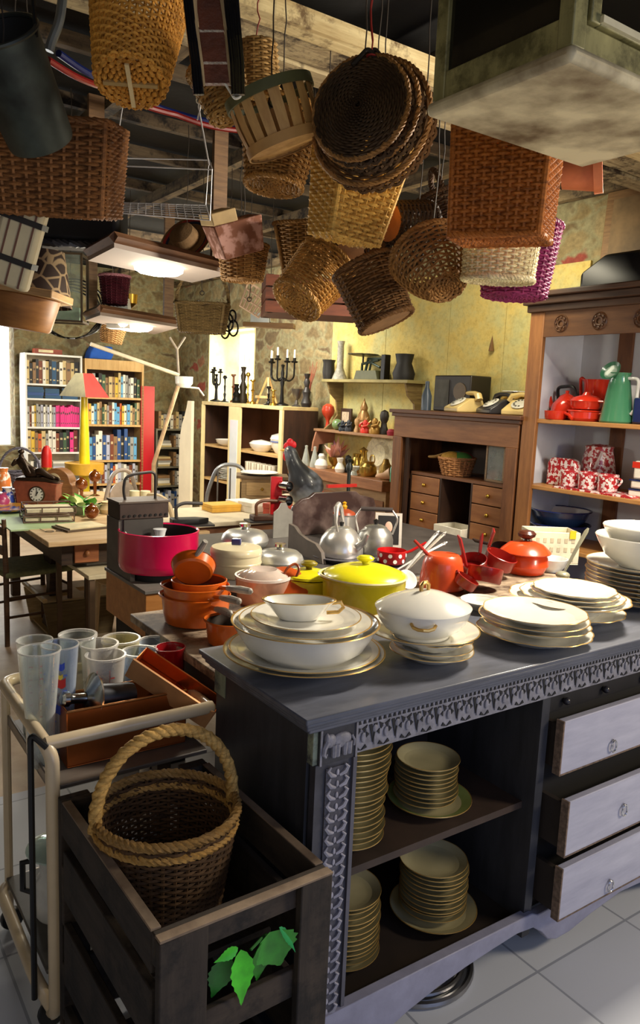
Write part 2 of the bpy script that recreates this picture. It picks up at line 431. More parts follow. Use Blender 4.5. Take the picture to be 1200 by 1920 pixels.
# yellowed distemper boards on the near half of the right wall
def plaster_mat():
    m, nt, b, tc = base_mat('yellowed_plaster')
    n = noise(nt, tc.outputs['Object'], 1.7, 8, .7); n2 = noise(nt, tc.outputs['Object'], 30, 5, .7)
    r = ramp(nt, n.outputs['Fac'], [(.28, C('#a58a45')), (.45, C('#cdb668')), (.6, C('#b9b47c')), (.75, C('#dccd92'))])
    r2 = ramp(nt, n2.outputs['Fac'], [(.3, (.55, .5, .42, 1)), (.55, (1, 1, 1, 1))])
    mx = nt.nodes.new('ShaderNodeMixRGB'); mx.blend_type = 'MULTIPLY'; mx.inputs['Fac'].default_value = .5
    nt.links.new(r.outputs['Color'], mx.inputs['Color1']); nt.links.new(r2.outputs['Color'], mx.inputs['Color2'])
    nt.links.new(mx.outputs['Color'], b.inputs['Base Color']); b.inputs['Roughness'].default_value = .85
    bump(nt, b, n2.outputs['Fac'], .15); return m
PL = plaster_mat()
for i, (s0, s1, zt) in enumerate([(.02, .78, 2.5), (.785, 1.52, 2.55), (1.525, 2.07, 2.55), (2.075, 2.72, 2.5), (2.725, 4.6, 2.15)]):
    mb = MB(); mb.box(s0, s1, -.02, -.001, 0, zt); struct('trim_%d' % (i+2), mb, PL, W0, RW)
mb = MB(); mb.lathe([(.0, 0), (.02, .0), (.012, .05), (0, .11)], 8, tm=T(0, 0, 0))
single('cone_sconce', mb, M('#6b4a24', .6), 'small brown pointed bracket pinned high on the yellow wall', 'bracket', wp(1.98, .042, 1.97), RW)
# ceiling : dark void above a lattice of pale laths
def beam_mat():
    return WOOD('#6f5b40', '#cdbb90', .8, (1.2, 12, 12), 3, .3, '#3c2d1e')
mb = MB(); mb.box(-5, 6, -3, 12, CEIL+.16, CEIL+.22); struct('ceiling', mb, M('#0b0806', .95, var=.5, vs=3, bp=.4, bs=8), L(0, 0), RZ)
BM = beam_mat()
mb = MB()
for k, x in enumerate([-1.9, -1.1, -.35, .45, 1.3, 2.3, 3.2]):
    mb.box(x-.028, x+.028, -1.2, 8.2, CEIL+.02, CEIL+.09)
tr = struct('trim_17', mb, WOOD('#4a3a28', '#937f5c', .8, (12, 1.2, 12), 3, .3, '#20160e'), L(0, 0), RZ)
mb = MB()
for k, y in enumerate([1.5, 2.1, 2.75, 3.3, 4.0, 4.7, 5.6, 6.6]):
    mb.box(-3.2, 4.2, y-.02, y+.02, CEIL+.09, CEIL+.15)
struct('trim_18', mb, WOOD('#3c2e20', '#75634a', .8, (1.2, 12, 12), 3, .3, '#1a120c'), L(0, 0), RZ)
pA = atz(640, 50, CEIL); pB = atz(600, 95, CEIL)
yA = loc(pA)[1]; yB = loc(pB)[1]
mb = MB(); mb.box(-.6, 3.2, yA-.035, yA+.05, CEIL-.06, CEIL+.0); struct('trim_19', mb, WOOD('#a88e5c', '#e6d5a2', .7, (1.2, 12, 12), 3, .2, '#6b5433'), L(0, 0), RZ)
mb = MB(); mb.box(-.6, 3.2, yA+.09, yA+.26, CEIL-.03, CEIL+.02); struct('trim_20', mb, BM, L(0, 0), RZ)
mb = MB(); mb.box(-.6, 3.2, yA+.3, yA+.42, CEIL-.03, CEIL+.02); struct('trim_21', mb, BM, L(0, 0), RZ)
# far-side lath bundle running up over the lamps
# cables along the ceiling, colours darkened to stand for the shadow they hang in
def cable(pts, r, col, label):
    q = []
    P = [Vector(p) for p in pts]
    for i in range(len(P)-1):
        for k in range(8):
            t = k/8; q.append(P[i].lerp(P[i+1], t)+Vector((0, 0, -.012*math.sin(PI*t))))
    q.append(P[-1]); mb = MB(); mb.tube(q, r, 8)
    return single('ceiling_cable', mb, M(col, .4), label, 'cable')
cable([atz(90, 112, 2.72), atz(200, 165, 2.78), atz(330, 215, 2.78), atz(450, 245, 2.78)], .012, '#7a1512', 'red cable slung under the dark ceiling behind the tall basket')
cable([atz(110, 100, 2.76), atz(215, 158, 2.80), atz(330, 212, 2.80), atz(450, 232, 2.80)], .013, '#0f1b52', 'blue cable slung under the dark ceiling beside the red cable')

# ================================================================== DRESSER
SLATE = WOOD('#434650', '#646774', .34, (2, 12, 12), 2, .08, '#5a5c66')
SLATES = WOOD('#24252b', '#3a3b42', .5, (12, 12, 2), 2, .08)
LAV = M('#8f8fa4', .45, var=.14, vs=14, bp=.1, bs=30)
LAVW = WOOD('#9a9aae', '#b4b4c4', .45, (1.5, 9, 9), 3, .06, None)
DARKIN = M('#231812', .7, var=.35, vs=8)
CARV = M('#7c7b85', .5, var=.3, vs=40, bp=.2, bs=90); CARVD = M('#15151a', .7)
dr = thing('dresser', 'slate-grey painted dresser with carved frieze, open plate shelves and pulled-out drawers', 'dresser', L(0, 0), RZ)
mb = MB(); mb.box(0, 1.8, 0, .51, .927, .94); mb.box(.006, 1.79, .006, .505, .917, .927); mb.box(.014, 1.78, .016, .5, .905, .917); mb.box(.026, 1.77, .026, .5, .893, .905)
mb.build('top', SLATE, dr, .003)
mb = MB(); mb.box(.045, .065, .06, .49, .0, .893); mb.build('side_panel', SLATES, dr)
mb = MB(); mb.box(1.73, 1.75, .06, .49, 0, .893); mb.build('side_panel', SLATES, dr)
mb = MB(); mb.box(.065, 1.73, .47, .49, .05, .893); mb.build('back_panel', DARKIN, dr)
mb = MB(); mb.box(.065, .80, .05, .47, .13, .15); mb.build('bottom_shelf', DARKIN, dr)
mb = MB(); mb.box(.066, .80, .075, .47, .48, .50); mb.build('shelf', M('#3b2c24', .6, var=.3), dr)
mb = MB(); mb.box(.80, .832, .035, .47, .1, .815); mb.build('divider', SLATES, dr)
# frieze with carved motifs cut as dark sunk wedges and raised tulips
mb = MB(); mb.box(.16, 1.75, .036, .06, .815, .893); fr = mb.build('frieze', CARV, dr)
mb = MB(); k = 0
x = .175
RX = rotm(PI/2)
while x < 1.7:
    if k % 2 == 0:   # hourglass of leaves
        for sg in (-1, 1):
            mb.prism([(0, 0), (sg*.017, .004), (sg*.012, .012)][::sg], .003, T(x, .037, .819) @ RX)
            mb.prism([(0, .05), (sg*.016, .058), (sg*.01, .04)][::sg], .003, T(x, .037, .819) @ RX)
            mb.prism([(sg*.014, .028), (sg*.022, .035), (sg*.014, .042)][::sg], .003, T(x, .037, .819) @ RX)
    else:            # tulip
        mb.prism([(-.012, .056), (0, .012), (-.003, .056)], .003, T(x, .037, .819) @ RX)
        mb.prism([(.012, .056), (.003, .056), (0, .012)], .003, T(x, .037, .819) @ RX)
    x += .033; k += 1
x = .165
while x < 1.73:
    mb.prism([(0, .0), (.008, 0), (.006, .009), (.002, .009)], .003, T(x, .037, .881) @ RX); x += .0145
mb.build('carved_pattern', CARVD, fr)
mb = MB(); x = .18; k = 0
while x < 1.7:
    if k % 2 == 0:
        mb.ball((x, .034, .849), .007, 10, 6, (1, .5, 1.8))
        mb.ball((x-.008, .035, .867), .004, 8, 5); mb.ball((x+.008, .035, .867), .004, 8, 5)
    else: mb.ball((x, .034, .864), .006, 8, 5, (1.2, .5, 1.5)); mb.ball((x, .034, .836), .003, 8, 5, (1, .6, 4))
    x += .033; k += 1
mb.build('raised_relief', CARV, fr)
# corner post : worn green side, elephant block, leaf-carved pilaster
mb = MB(); mb.box(.046, .16, .038, .15, .812, .893); mb.build('corner_block', WOOD('#6f7a66', '#a4ab92', .7, (9, 9, 2), 4, .2, '#3a3d40'), dr)
mb = MB(); mb.box(.044, .06, .44, .5, .82, .893); mb.build('rear_block', WOOD('#6f7a66', '#a4ab92', .7, (9, 9, 2), 4, .2, '#3a3d40'), dr)
DKC = M('#2c2c33', .5, var=.3, vs=50)
mb = MB(); mb.box(.058, .16, .030, .038, .812, .893); el = mb.build('elephant_block', DKC, dr)
mb = MB(); e = lambda cx, cz, rx, rz, d=.5: mb.ball((cx, .030, cz), 1, 14, 8, (rx, .008*d*2, rz))
e(.115, .861, .028, .018); e(.085, .864, .016, .016); e(.076, .870, .007, .014)
mb.tube([(.076, .027, .865), (.068, .026, .852), (.066, .026, .838), (.071, .026, .832), (.075, .027, .838)], [.007, .006, .005, .004, .003], 7)
for lx in (.094, .104, .124, .136): mb.tube([(lx, .029, .855), (lx, .028, .826)], [.008, .006], 7)
mb.tube([(.142, .028, .868), (.149, .027, .855), (.148, .027, .842)], .003, 6)
for bx in (.06, .156): mb.box(bx-.002, bx+.003, .027, .03, .812, .893)
mb.build('carved_elephant', CARV, el)
mb = MB(); mb.box(.052, .165, .034, .055, .0, .812); pi_ = mb.build('pilaster', M('#3d3d46', .5, var=.25, vs=20), dr)
mb = MB(); mb.box(.078, .14, .030, .034, .03, .80); mb.build('pilaster_ground', M('#4b4a54', .6, var=.4, vs=60), pi_)
mb = MB(); z = .05; k = 0
while z < .79:
    for sg in (-1, 1):
        cx = .109+sg*.017
        mb.tube([(cx-sg*.012, .029, z), (cx+sg*.002, .027, z+.006), (cx+sg*.010, .028, z+.016), (cx+sg*.002, .028, z+.024)], [.003, .0055, .005, .002], 6)
    mb.ball((.109, .029, z+.008), .005, 8, 5, (.8, .6, 1.6)); z += .027; k += 1
mb.build('leaf_carving', M('#9c9aa6', .5, var=.25, vs=40), pi_)
mb = MB(); mb.box(.150, .160, .027, .034, .03, .812); mb.build('bead', M('#55545f', .5), pi_)
# shaped apron
pts = [(.06, 0), (.25, 0), (.275, .035), (.30, .062), (.36, .083), (.46, .105), (.56, .12), (.66, .13), (.76, .138), (.83, .13), (.87, .10), (.90, .066), (.94, .05),
       (1.0, .05), (1.1, .07), (1.25, .09), (1.4, .08), (1.5, .05), (1.56, 0), (1.75, 0), (1.75, .175), (.845, .165), (.82, .178), (.06, .19)]
mb = MB(); mb.prism(pts, .03, T(0, .05, 0) @ rotm(PI/2)); mb.build('apron', LAV, dr, .003)
# drawer bank
mb = MB(); mb.box(.832, 1.73, .046, .06, .765, .815); kn = mb.build('frieze_drawer', M('#1d1b1e', .5, var=.3), dr)
for kx in (.905, 1.085, 1.28, 1.5):
    m2 = MB(); m2.ball((kx, .036, .790), .011, 12, 8); m2.build('knob', M('#26242a', .3), kn)
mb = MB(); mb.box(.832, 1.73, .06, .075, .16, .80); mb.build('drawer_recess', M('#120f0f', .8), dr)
def drawer(y, z0, z1, pulls, x0=.845, x1=1.66):
    mb = MB(); mb.box(x0, x1, y, y+.022, z0, z1); d = mb.build('drawer', LAVW, dr, .003)
    mb = MB(); mb.box(x0+.012, x0+.028, y+.022, .40, z0+.01, z1-.02); mb.box(x1-.028, x1-.012, y+.022, .40, z0+.01, z1-.02)
    mb.box(x0+.028, x1-.028, y+.022, .40, z0+.01, z0+.02); mb.box(x0+.028, x1-.028, .385, .40, z0+.02, z1-.03); mb.build('drawer_box', M('#2b2320', .7), d)
    mb = MB(); mb.box(x0-.0015, x0+.004, y-.0015, y+.023, z0, z1); mb.box(x0, x1, y-.0015, y+.001, z0-.001, z0+.003); mb.build('worn_edge', M('#6d5a4c', .8, var=.5, vs=70), d)
    for px, pyv in pulls:
        q = onl(px, pyv, y); lx, ly, lz = loc(q)
        mb = MB(); mb.tube([(lx+.012*math.cos(t*PI/10), y-.008, lz+.017*math.sin(t*PI/10)) for t in range(20)], .0028, 7, True); mb.ball((lx, y-.002, lz+.014), .006, 10, 6)
        mb.build('ring_pull', M('#b9bac0', .22, 1), d)
    for lx2 in (1.42,):
        mb = MB(); mb.tube([(lx2+.012*math.cos(t*PI/10), y-.008, (z0+z1)/2+.017*math.sin(t*PI/10)) for t in range(20)], .0028, 7, True); mb.build('ring_pull', M('#b9bac0', .22, 1), d)
drawer(-.005, .60, .757, [(1147, 1397)])
drawer(-.045, .378, .542, [(1167, 1517)])
drawer(-.045, .185, .343, [(1141, 1659)])
# steel rings lying on the floor under the dresser
mb = MB(); p = atz(925, 1835, .0)
mb.tube([(.17*math.cos(t*PI/24), .17*math.sin(t*PI/24), .012) for t in range(48)], .011, 8, True); mb.tube([(.145*math.cos(t*PI/24), .145*math.sin(t*PI/24), .02) for t in range(48)], .008, 8, True)
q = L(.55, .22); single('steel_ring', mb, M('#9a9a9e', .3, 1), 'round steel ring pair lying on the floor under the dresser', 'ring', q+Vector((0, 0, .002)))
# ------------------------------------------------------------------ crockery
PORC = M('#e9e6da', .16, var=.04, vs=8, coat=.4); GOLD = M('#c9a25a', .3, .6, var=.15)
CREAM = M('#d9d3bd', .25, var=.08, vs=8, coat=.3); GREENB = M('#8a9a5a', .3, var=.1)
_pl = {}
def plate_me(R, h=.022, sc=0, gold=True, deep=False, band=None, sx=1, mat=None):
    key = (round(R, 3), h, sc, gold, deep, band, sx, mat)
    if key in _pl: return _pl[key]
    wob = (lambda t: sc*abs(math.sin(t*6))-sc*.5) if sc else None
    mb = MB(); foot = .55 if not deep else .5; inner = .66 if not deep else .78
    mb.lathe([(0, .004), (R*foot*.92, .004), (R*foot, 0), (R*(foot+.04), .003), (R*inner, h*.35 if not deep else h*.75), (R*.985, h-.002), (R, h)], 48, sx, 1, wob=wob)
    mb.cur = 1; mb.lathe([(R, h), (R*.995, h+.0018), (R*.978, h+.001)], 48, sx, 1, wob=wob)
    mb.cur = 2; mb.lathe([(R*.978, h+.001), (R*inner*1.15, h*.55 if not deep else h*.9)], 48, sx, 1, wob=wob)
    mb.cur = 0; mb.lathe([(R*inner*1.15, h*.55 if not deep else h*.9), (R*inner, h*.42 if not deep else h*.6), (R*(foot+.02), .008), (R*.3, .0075), (0, .0075)], 48, sx, 1, wob=wob)
    p = mat or PORC
    me = mb.mesh('plate', [p, GOLD if gold else p, band or p], 40); _pl[key] = me; return me
def plate(me, label, pos, rz=0, group=None, name='plate', cat='plate', tilt=(0, 0)):
    o = link(name, me, None, 0, pos, (tilt[0], tilt[1], rz)); return tag(o, label, cat, group)
Z = Vector((0, 0, 1)); TOP = .9405
# stack one : platter, deep bowl, two plates, sauce boat
p = atz(570, 1240, TOP); R = wpx(304, p)/2
P1 = p.copy()
plate(plate_me(R, .034), 'wide white gilt-edged platter at the bottom of the front left stack', p, .3)
plate(plate_me(R*.93, .03, 0, True, True), 'white gilt-rimmed soup plate lying in the bottom platter under the big bowl', p+Z*.009, .1)
R2 = R*.915
mb = MB(); mb.lathe([(0, .004), (R2*.55, .004), (R2*.58, 0), (R2*.62, .006), (R2*.80, .03), (R2*.92, .066), (R2*.99, .088), (R2, .09)], 52)
mb.cur = 1; mb.lathe([(R2, .09), (R2*.995, .092), (R2*.97, .0905)], 52); mb.cur = 0; mb.lathe([(R2*.97, .0905), (R2*.88, .066), (R2*.74, .03), (R2*.5, .010), (0, .010)], 52)
BZ = .017
single('serving_bowl', mb, [PORC, GOLD], 'large deep white bowl with gilt rim in the front left stack', 'bowl', p+Z*BZ)
plate(plate_me(R*.82, .022), 'white gilt-rimmed plate resting in the large deep bowl', p+Z*(BZ+.072), .4)
plate(plate_me(R*.68, .022, 0, True, True), 'smaller white gilt-rimmed soup plate, under the sauce boat', p+Z*(BZ+.083), .6)
q = p+Z*(BZ+.0925)-AX*.012+AY*.015
mb = MB(); bo = lambda t: .0
pr = [(0, .006), (.03, .006), (.036, 0), (.04, .006), (.055, .03), (.068, .046), (.07, .048)]
mb.lathe(pr, 40, 1.25, .8, wob=lambda t: .06*math.cos(2*t)+.05*math.cos(8*t)*.25); mb.cur = 1
mb.lathe([(.07, .048), (.0695, .0505), (.066, .049)], 40, 1.25, .8, wob=lambda t: .06*math.cos(2*t)+.05*math.cos(8*t)*.25); mb.cur = 0
mb.lathe([(.066, .049), (.05, .03), (.03, .011), (0, .010)], 40, 1.25, .8, wob=lambda t: .06*math.cos(2*t))
sb = thing('sauce_boat', 'small white lobed sauce boat with gilt rim crowning the front left stack', 'sauce boat', q, .1)
mb.build('boat_bowl', [PORC, GOLD], sb)
mb = MB(); mb.tube([(.078, 0, .04), (.105, 0, .044), (.112, 0, .03), (.10, 0, .018), (.07, 0, .016)], .005, 8); mb.build('handle', GOLD, sb)
# stack two : saucers, lobed plate, platter and covered tureen
p = atz(808, 1232, TOP)
plate(plate_me(wpx(158, p)/2, .024), 'white deep saucer plate lowest under the covered tureen', p, 0)
plate(plate_me(wpx(150, p)/2, .024), 'white plate second from the bottom under the covered tureen', p+Z*.012+AX*.004, 0)
q = p+AX*.05+AY*.07+Z*.0
plate(plate_me(wpx(150, q)/2, .03, .06), 'white lobed gilt dish sitting behind and under the tureen platter', p+Z*.026+AX*.012+AY*.012, .2)
q = p+Z*.042+AX*-.005+AY*.035
plate(plate_me(wpx(215, q)/2, .03), 'wide white gilt platter directly under the covered tureen', q, .7)
tq = q+Z*.010
tu = thing('covered_tureen', 'white porcelain tureen with domed lid and gilt handles on the middle stack', 'tureen', tq, RZ+.1)
Rt = wpx(176, tq)/2
mb = MB(); mb.lathe([(0, .004), (Rt*.55, .004), (Rt*.58, 0), (Rt*.60, .008), (Rt*.82, .025), (Rt*.96, .05), (Rt, .068), (Rt*1.01, .074), (Rt*.97, .075), (Rt*.9, .05), (0, .02)], 48, 1.05, .95); mb.build('bowl', PORC, tu)
mb = MB(); mb.lathe([(Rt*1.02, .074), (Rt*1.03, .078), (Rt*.98, .083), (Rt*.75, .098), (Rt*.45, .112), (Rt*.2, .119), (0, .121)], 48, 1.05, .95); li = mb.build('lid', PORC, tu)
mb = MB(); mb.tube([(-.014, 0, .118), (-.013, 0, .134), (-.006, 0, .141), (.006, 0, .141), (.013, 0, .134), (.014, 0, .118)], [.005, .006, .0055, .0055, .006, .005], 8); mb.build('lid_knob', GOLD, li)
for an in (-2.4, .75):
    mb = MB(); c, s = math.cos(an), math.sin(an); fx = Rt*1.03*.98
    pts = []
    for u, w, zz in [(-.03, 0, .062), (-.025, .016, .058), (-.012, .02, .054), (0, .024, .055), (.012, .02, .054), (.025, .016, .058), (.03, 0, .062)]:
        rr = fx+w-.004; pts.append((rr*c-u*s, rr*s+u*c, zz))
    mb.tube(pts, .0045, 7); mb.build('handle', GOLD, tu)
# oval saucer behind the tureen
p = atz(905, 1142, TOP); plate(plate_me(wpx(85, p)/2, .03, 0, False, True, None, 1.0), 'plain white oval dish half hidden behind the covered tureen', p, 0)
# stack three
p = atz(1000, 1198, TOP); R = wpx(212, p)/2
plate(plate_me(R, .030, .03), 'white scalloped gilt plate at the bottom of the near right stack', p, .1)
plate(plate_me(R*.93, .028, .03, True, True), 'white soup plate second from the bottom of the near right stack', p+Z*.024+AX*.006, .4)
plate(plate_me(R*.955, .028, 0, True, True), 'white gilt plate third from the bottom of the near right stack', p+Z*.042-AX*.008, .6)
plate(plate_me(R*.90, .026, .02, True), 'white fluted plate on top of the near right stack', p+Z*.060-AX*.004, .8)
# stack four
p = atz(1068, 1160, TOP); R = wpx(215, p)/2
plate(plate_me(R*.85, .03, .03), 'white scalloped gilt plate lowest in the far right stack', p+AX*.02, .1)
plate(plate_me(R*.75, .05, 0, False, True), 'deep white soup plate, second from bottom of the far right stack', p+Z*.012+AX*.01, 0)
plate(plate_me(R*1.02, .032, .03), 'broad oval scalloped platter with gilt edge in the far right stack', p+Z*.044-AX*.012, .2)
plate(plate_me(R*.88, .026, .03), 'white gilt plate lying in the broad scalloped platter', p+Z*.056, .5)
plate(plate_me(R*.74, .022, .035), 'white scalloped plate, second from the top of the far right stack', p+Z*.066+AX*.012, .9)
plate(plate_me(R*.70, .022, .035), 'white scalloped gilt plate on top of the far right stack', p+Z*.077+AX*.012, .3)
# stack five : pile of plates with bowls on top, at the right edge
p = atz(1192, 1128, TOP); R = wpx(190, p)/2; n = 9
for i in range(n):
    plate(plate_me(R*(.98 if i % 2 else 1), .024), 'white plate, %s from the bottom of the pile under the big white bowls' % (ORD[i] if i else 'lowest, first'), p+Z*(.0145*i)+AX*rnd.uniform(-.004, .004), i, 'plates under the big bowls')
zb = .0145*(n-1)+.010
def bowl(R, h, label, pos, m=PORC, name='bowl', cat='bowl'):
    mb = MB(); mb.lathe([(0, .004), (R*.42, .004), (R*.45, 0), (R*.5, .006), (R*.78, h*.35), (R*.95, h*.78), (R*1.02, h), (R, h+.003), (R*.96, h), (R*.88, h*.75), (R*.7, h*.35), (R*.4, .012), (0, .010)], 44)
    return single(name, mb, m, label, cat, pos)
bowl(R*.86, .105, 'large white salad bowl on the tall pile of plates', p+Z*zb)
bowl(R*.74, .085, 'white bowl nested in the large salad bowl on the tall pile', p+Z*(zb+.055))
p = atz(1232, 1140, TOP); R = wpx(95, p)/2
for i in range(4): plate(plate_me(R, .03, 0, False, True), 'small white saucer, %s from the bottom of the stack at the right edge' % ORD[i], p+Z*(.016*i), 0, 'saucers at the right edge')
# plates inside the dresser
CRM_DIM = M('#aea47e', .3, var=.12, vs=8, coat=.25)  # cream darkened further to put the dresser's inner shade into the colour
def stack(px, py, y, z0, R, n, dz, labelfmt, group, jit=.004, m=None, rseq=None, gold=True, deep=False):
    lx = px
    for i in range(n):
        rr = R*(rseq[i] if rseq else 1)
        me = plate_me(rr, .024, 0, gold, deep, None, 1, CRM_DIM)
        plate(me, labelfmt % ((ORD[n-1-i]+' from the top') if i < n-1 else 'topmost'), L(lx+rnd.uniform(-jit, jit), y+rnd.uniform(-jit, jit), z0+dz*i), i*.7, group)
stack(.262, 0, .185, .501, .097, 21, .0136, 'white gilt-rimmed plate, %s in the tall pile on the upper dresser shelf', 'tall plate pile on the upper shelf', rseq=[.97]*9+[1.0]*4+[1.06]*8)
lx = .56
plate(plate_me(.117, .024, 0, True, False, GREENB, 1, CRM_DIM), 'green-banded charger plate under the small plate pile on the upper shelf', L(lx, .20, .501))
stack(.548, 0, .205, .513, .087, 9, .0128, 'white gilt-rimmed plate, %s in the small pile on the green-banded charger', 'small plate pile on the upper shelf')
stack(.285, 0, .215, .151, .10, 13, .0136, 'white gilt-rimmed plate, %s in the left pile on the dresser bottom', 'left plate pile on the dresser bottom', rseq=[1.02]*4+[1.0]*4+[.98]*5)
lx = .605
plate(plate_me(.125, .026, 0, True, False, None, 1, CRM_DIM), 'broad cream plate under the right pile on the dresser bottom', L(lx, .20, .151))
stack(.605, 0, .205, .164, .097, 11, .0132, 'cream gilt-rimmed plate, %s in the right pile on the dresser bottom', 'right plate pile on the dresser bottom')
# ================================================================== CRATE, BASKET, TROLLEY
WD = WOOD('#201812', '#3f342a', .8, (10, 10, 1.5), 2.5, .35, '#17110d')
WDX = WOOD('#241b15', '#463a2f', .8, (1.5, 10, 10), 2.5, .35, '#17110d')
WDY = WOOD('#1d1611', '#3f342b', .8, (10, 1.5, 10), 2.5, .35, '#17110d')
cw, cd, ch = .372, .57, .66
cr_ = thing('wooden_crate', 'dark weathered slatted wooden crate standing against the dresser end', 'crate', L(-.366, -.115), RZ+.02)
mb = MB(); mb.box(0, .095, 0, .02, 0, ch-.004); mb.build('corner_board', WD, cr_, .003)
mb = MB(); mb.box(cw-.075, cw, 0, .02, 0, ch-.002); mb.build('corner_board', WD, cr_, .003)
mb = MB(); mb.box(0, .07, cd-.02, cd, 0, ch); mb.build('corner_board', WD, cr_, .003)
mb = MB(); mb.box(cw-.07, cw, cd-.02, cd, 0, ch); mb.build('corner_board', WD, cr_, .003)
for z0, z1 in ((.598, .66), (.40, .463), (.22, .33), (.02, .14)):
    mb = MB(); mb.box(.0, cw, .020, .036, z0, z1); mb.build('front_slat', WDX, cr_, .003)
for z0, z1 in ((.575, .66), (.42, .545), (.2, .36), (.02, .14)):
    for x0 in (0, cw-.018):
        mb = MB(); mb.box(x0, x0+.018, .036, cd-.036, z0, z1+(.0 if x0 else -.002)); mb.build('side_slat', WDY, cr_, .003)
for z0, z1 in ((.575, .66), (.35, .5), (.1, .25)):
    mb = MB(); mb.box(0, cw, cd-.036, cd-.02, z0, z1); mb.build('rear_slat', WDX, cr_, .003)
mb = MB(); mb.box(.012, cw-.012, .2, cd-.04, .405, .42); mb.build('inner_board', WDX, cr_)
mb = MB(); mb.box(.012, cw-.012, .036, cd-.036, .01, .03); mb.build('base_board', WDX, cr_)
WED = WOOD('#5d4a3a', '#94806a', .8, (3, 3, 3), 3, .2)
for a_ in ((.0, cw, -.001, .021, .657, .662), (-.001, .0185, .036, cd-.036, .658, .663), (cw-.0185, cw+.001, .036, cd-.036, .66, .663)):
    mb = MB(); mb.box(*a_); mb.build('worn_top_edge', WED, cr_, .001)
# green leaves poking through the front slats
def leaf(mb, p, d, n, ln, wd, curl=.15, teeth=True):
    p = Vector(p); d = Vector(d).normalized(); n = Vector(n).normalized(); s = d.cross(n).normalized(); n = s.cross(d)
    N = 14; rows = []
    for i in range(N+1):
        t = i/N; w = wd*(math.sin(PI*min(t*1.25, 1)**.8)*.5+.5*math.sin(PI*t)**.7)*(1-.35*t)
        if teeth and i % 2 and 0 < i < N: w *= 1.16
        c = p+d*(ln*t)-n*(curl*ln*t*t)
        rows.append([c-s*w+n*(.12*w), c-s*w*.5+n*.02*w, c-n*(.06*w), c+s*w*.5+n*.02*w, c+s*w+n*(.12*w)])
    mb.loft(rows, False, False)
LEAF = M('#43c418', .45, var=.35, vs=18); LEAFB = M('#1f6a1c', .5, var=.3, vs=20)
pl = thing('leafy_sprig', 'bright green serrated leaves poking out through the front of the dark crate', 'plant', L(-.366, -.115)+Z*.03, RZ+.02)
mb = MB(); mb.tube([(.2, .16, .03), (.22, .12, .28), (.24, .06, .47), (.245, .04, .52), (.22, .02, .535), (.19, .01, .53)], .003, 6); mb.build('stem', LEAFB, pl)
for q, d, n, ln, wd, m in (((.165, .004, .545), (.05, -.1, -1), (-.1, -1, .1), .125, .026, LEAF), ((.16, .006, .55), (-1, -.05, -.25), (0, -1, .3), .05, .012, LEAF),
                           ((.235, .015, .545), (.35, -.05, -1), (-.2, -1, .1), .10, .052, M('#2d8f1e', .45, var=.3, vs=20)), ((.22, .016, .53), (.05, .05, -1), (.2, -1, 0), .10, .034, M('#237419', .5, var=.3, vs=20)),
                           ((.252, .008, .553), (.5, -.12, -.7), (.6, -.7, .3), .08, .012, M('#2fa05a', .4)), ((.06, .04, .50), (-.2, -.1, -1), (-.7, -.6, .2), .12, .03, LEAFB),
                           ((.03, .12, .5), (-.1, .1, -1), (-1, -.3, 0), .14, .03, LEAFB), ((.15, .03, .52), (-.3, 0, -1), (-.2, -1, 0), .09, .03, LEAFB)):
    mb = MB(); leaf(mb, q, d, n, ln, wd); mb.build('leaf', m, pl, sharp=60)
# handled basket in the crate
bp = L(-.212, .215, .4355)
bk = basket('round dark brown wicker basket with tall hoop handle resting inside the crate', '#1c120a', '#5a4026', (.112, .112), (.153, .153), .268, 36, 36, None, bp, (0.0, 0, RZ-.10),
            None, .010, .0, 1.0, bandcol=('#5a3d18', '#a07a42'))
mb = MB(); hp = arch(.154, .195, 44, .25, .85); mb.rope(hp, .0075, .0085, 9, 3, seg=6); mb.build('handle', WICK('#7d5a26', '#c99f58'), bk, sharp=60)
mb = MB(); mb.rope(loop(.150, .150, .238, None, 96), .005, .0055, 22, 3, True); mb.build('rim_band', WICK('#6e4c20', '#b98d4a'), bk, sharp=60)
# trolley
TUB = M('#d8c3a0', .35, var=.07, vs=8, coat=.3); BLK = M('#0e0e10', .35)
F_ = atz(85, 1395, .765); lx, ly, _ = loc(F_)
tr = thing('tea_trolley', 'cream tubular metal serving trolley holding the glasses, left of the dresser', 'trolley', L(lx, ly), RZ)
TW, TD, TZ = .43, .455, .765
r = .0165
def bend(pts, rad=.05, n=5):
    P = [Vector(p) for p in pts]; o = [P[0]]
    for i in range(1, len(P)-1):
        a = (P[i-1]-P[i]); b = (P[i+1]-P[i]); k = min(rad, a.length*.45, b.length*.45); a.normalize(); b.normalize()
        for j in range(n+1):
            t = j/n; o.append((P[i]+a*k)*(1-t)**2+P[i]*2*t*(1-t)+(P[i]+b*k)*t*t)
    o.append(P[-1]); return o
mb = MB(); mb.tube(bend([(TW, TD, TZ), (0, TD, TZ), (0, 0.0, TZ), (0.01, -.02, TZ-.03), (.012, -.025, .06), (.012, .06, .03)], .055), r, 12); mb.build('side_frame', TUB, tr)
mb = MB(); mb.tube([(0, .0, TZ), (TW+.005, .0, TZ+.004)], r, 12); mb.build('front_rail', TUB, tr)
mb = MB(); mb.tube(bend([(TW, 0, TZ), (TW, TD, TZ)], .05), r, 12); mb.build('right_rail', TUB, tr)
mb = MB(); mb.tube(bend([(.02, 0.0, .04), (-.02, .03, .13), (-.02, TD-.02, .14), (0.08, TD, .14), (TW, TD, .14)], .06), r, 12); mb.build('lower_rail', TUB, tr)
mb = MB(); mb.tube([(TW, TD, .04), (TW, TD, TZ)], r, 12); mb.build('rear_leg', TUB, tr)
mb = MB(); mb.tube([(.01, TD, .04), (.01, TD, TZ)], .012, 10); mb.build('rear_leg', TUB, tr)
TRAYZ = .645
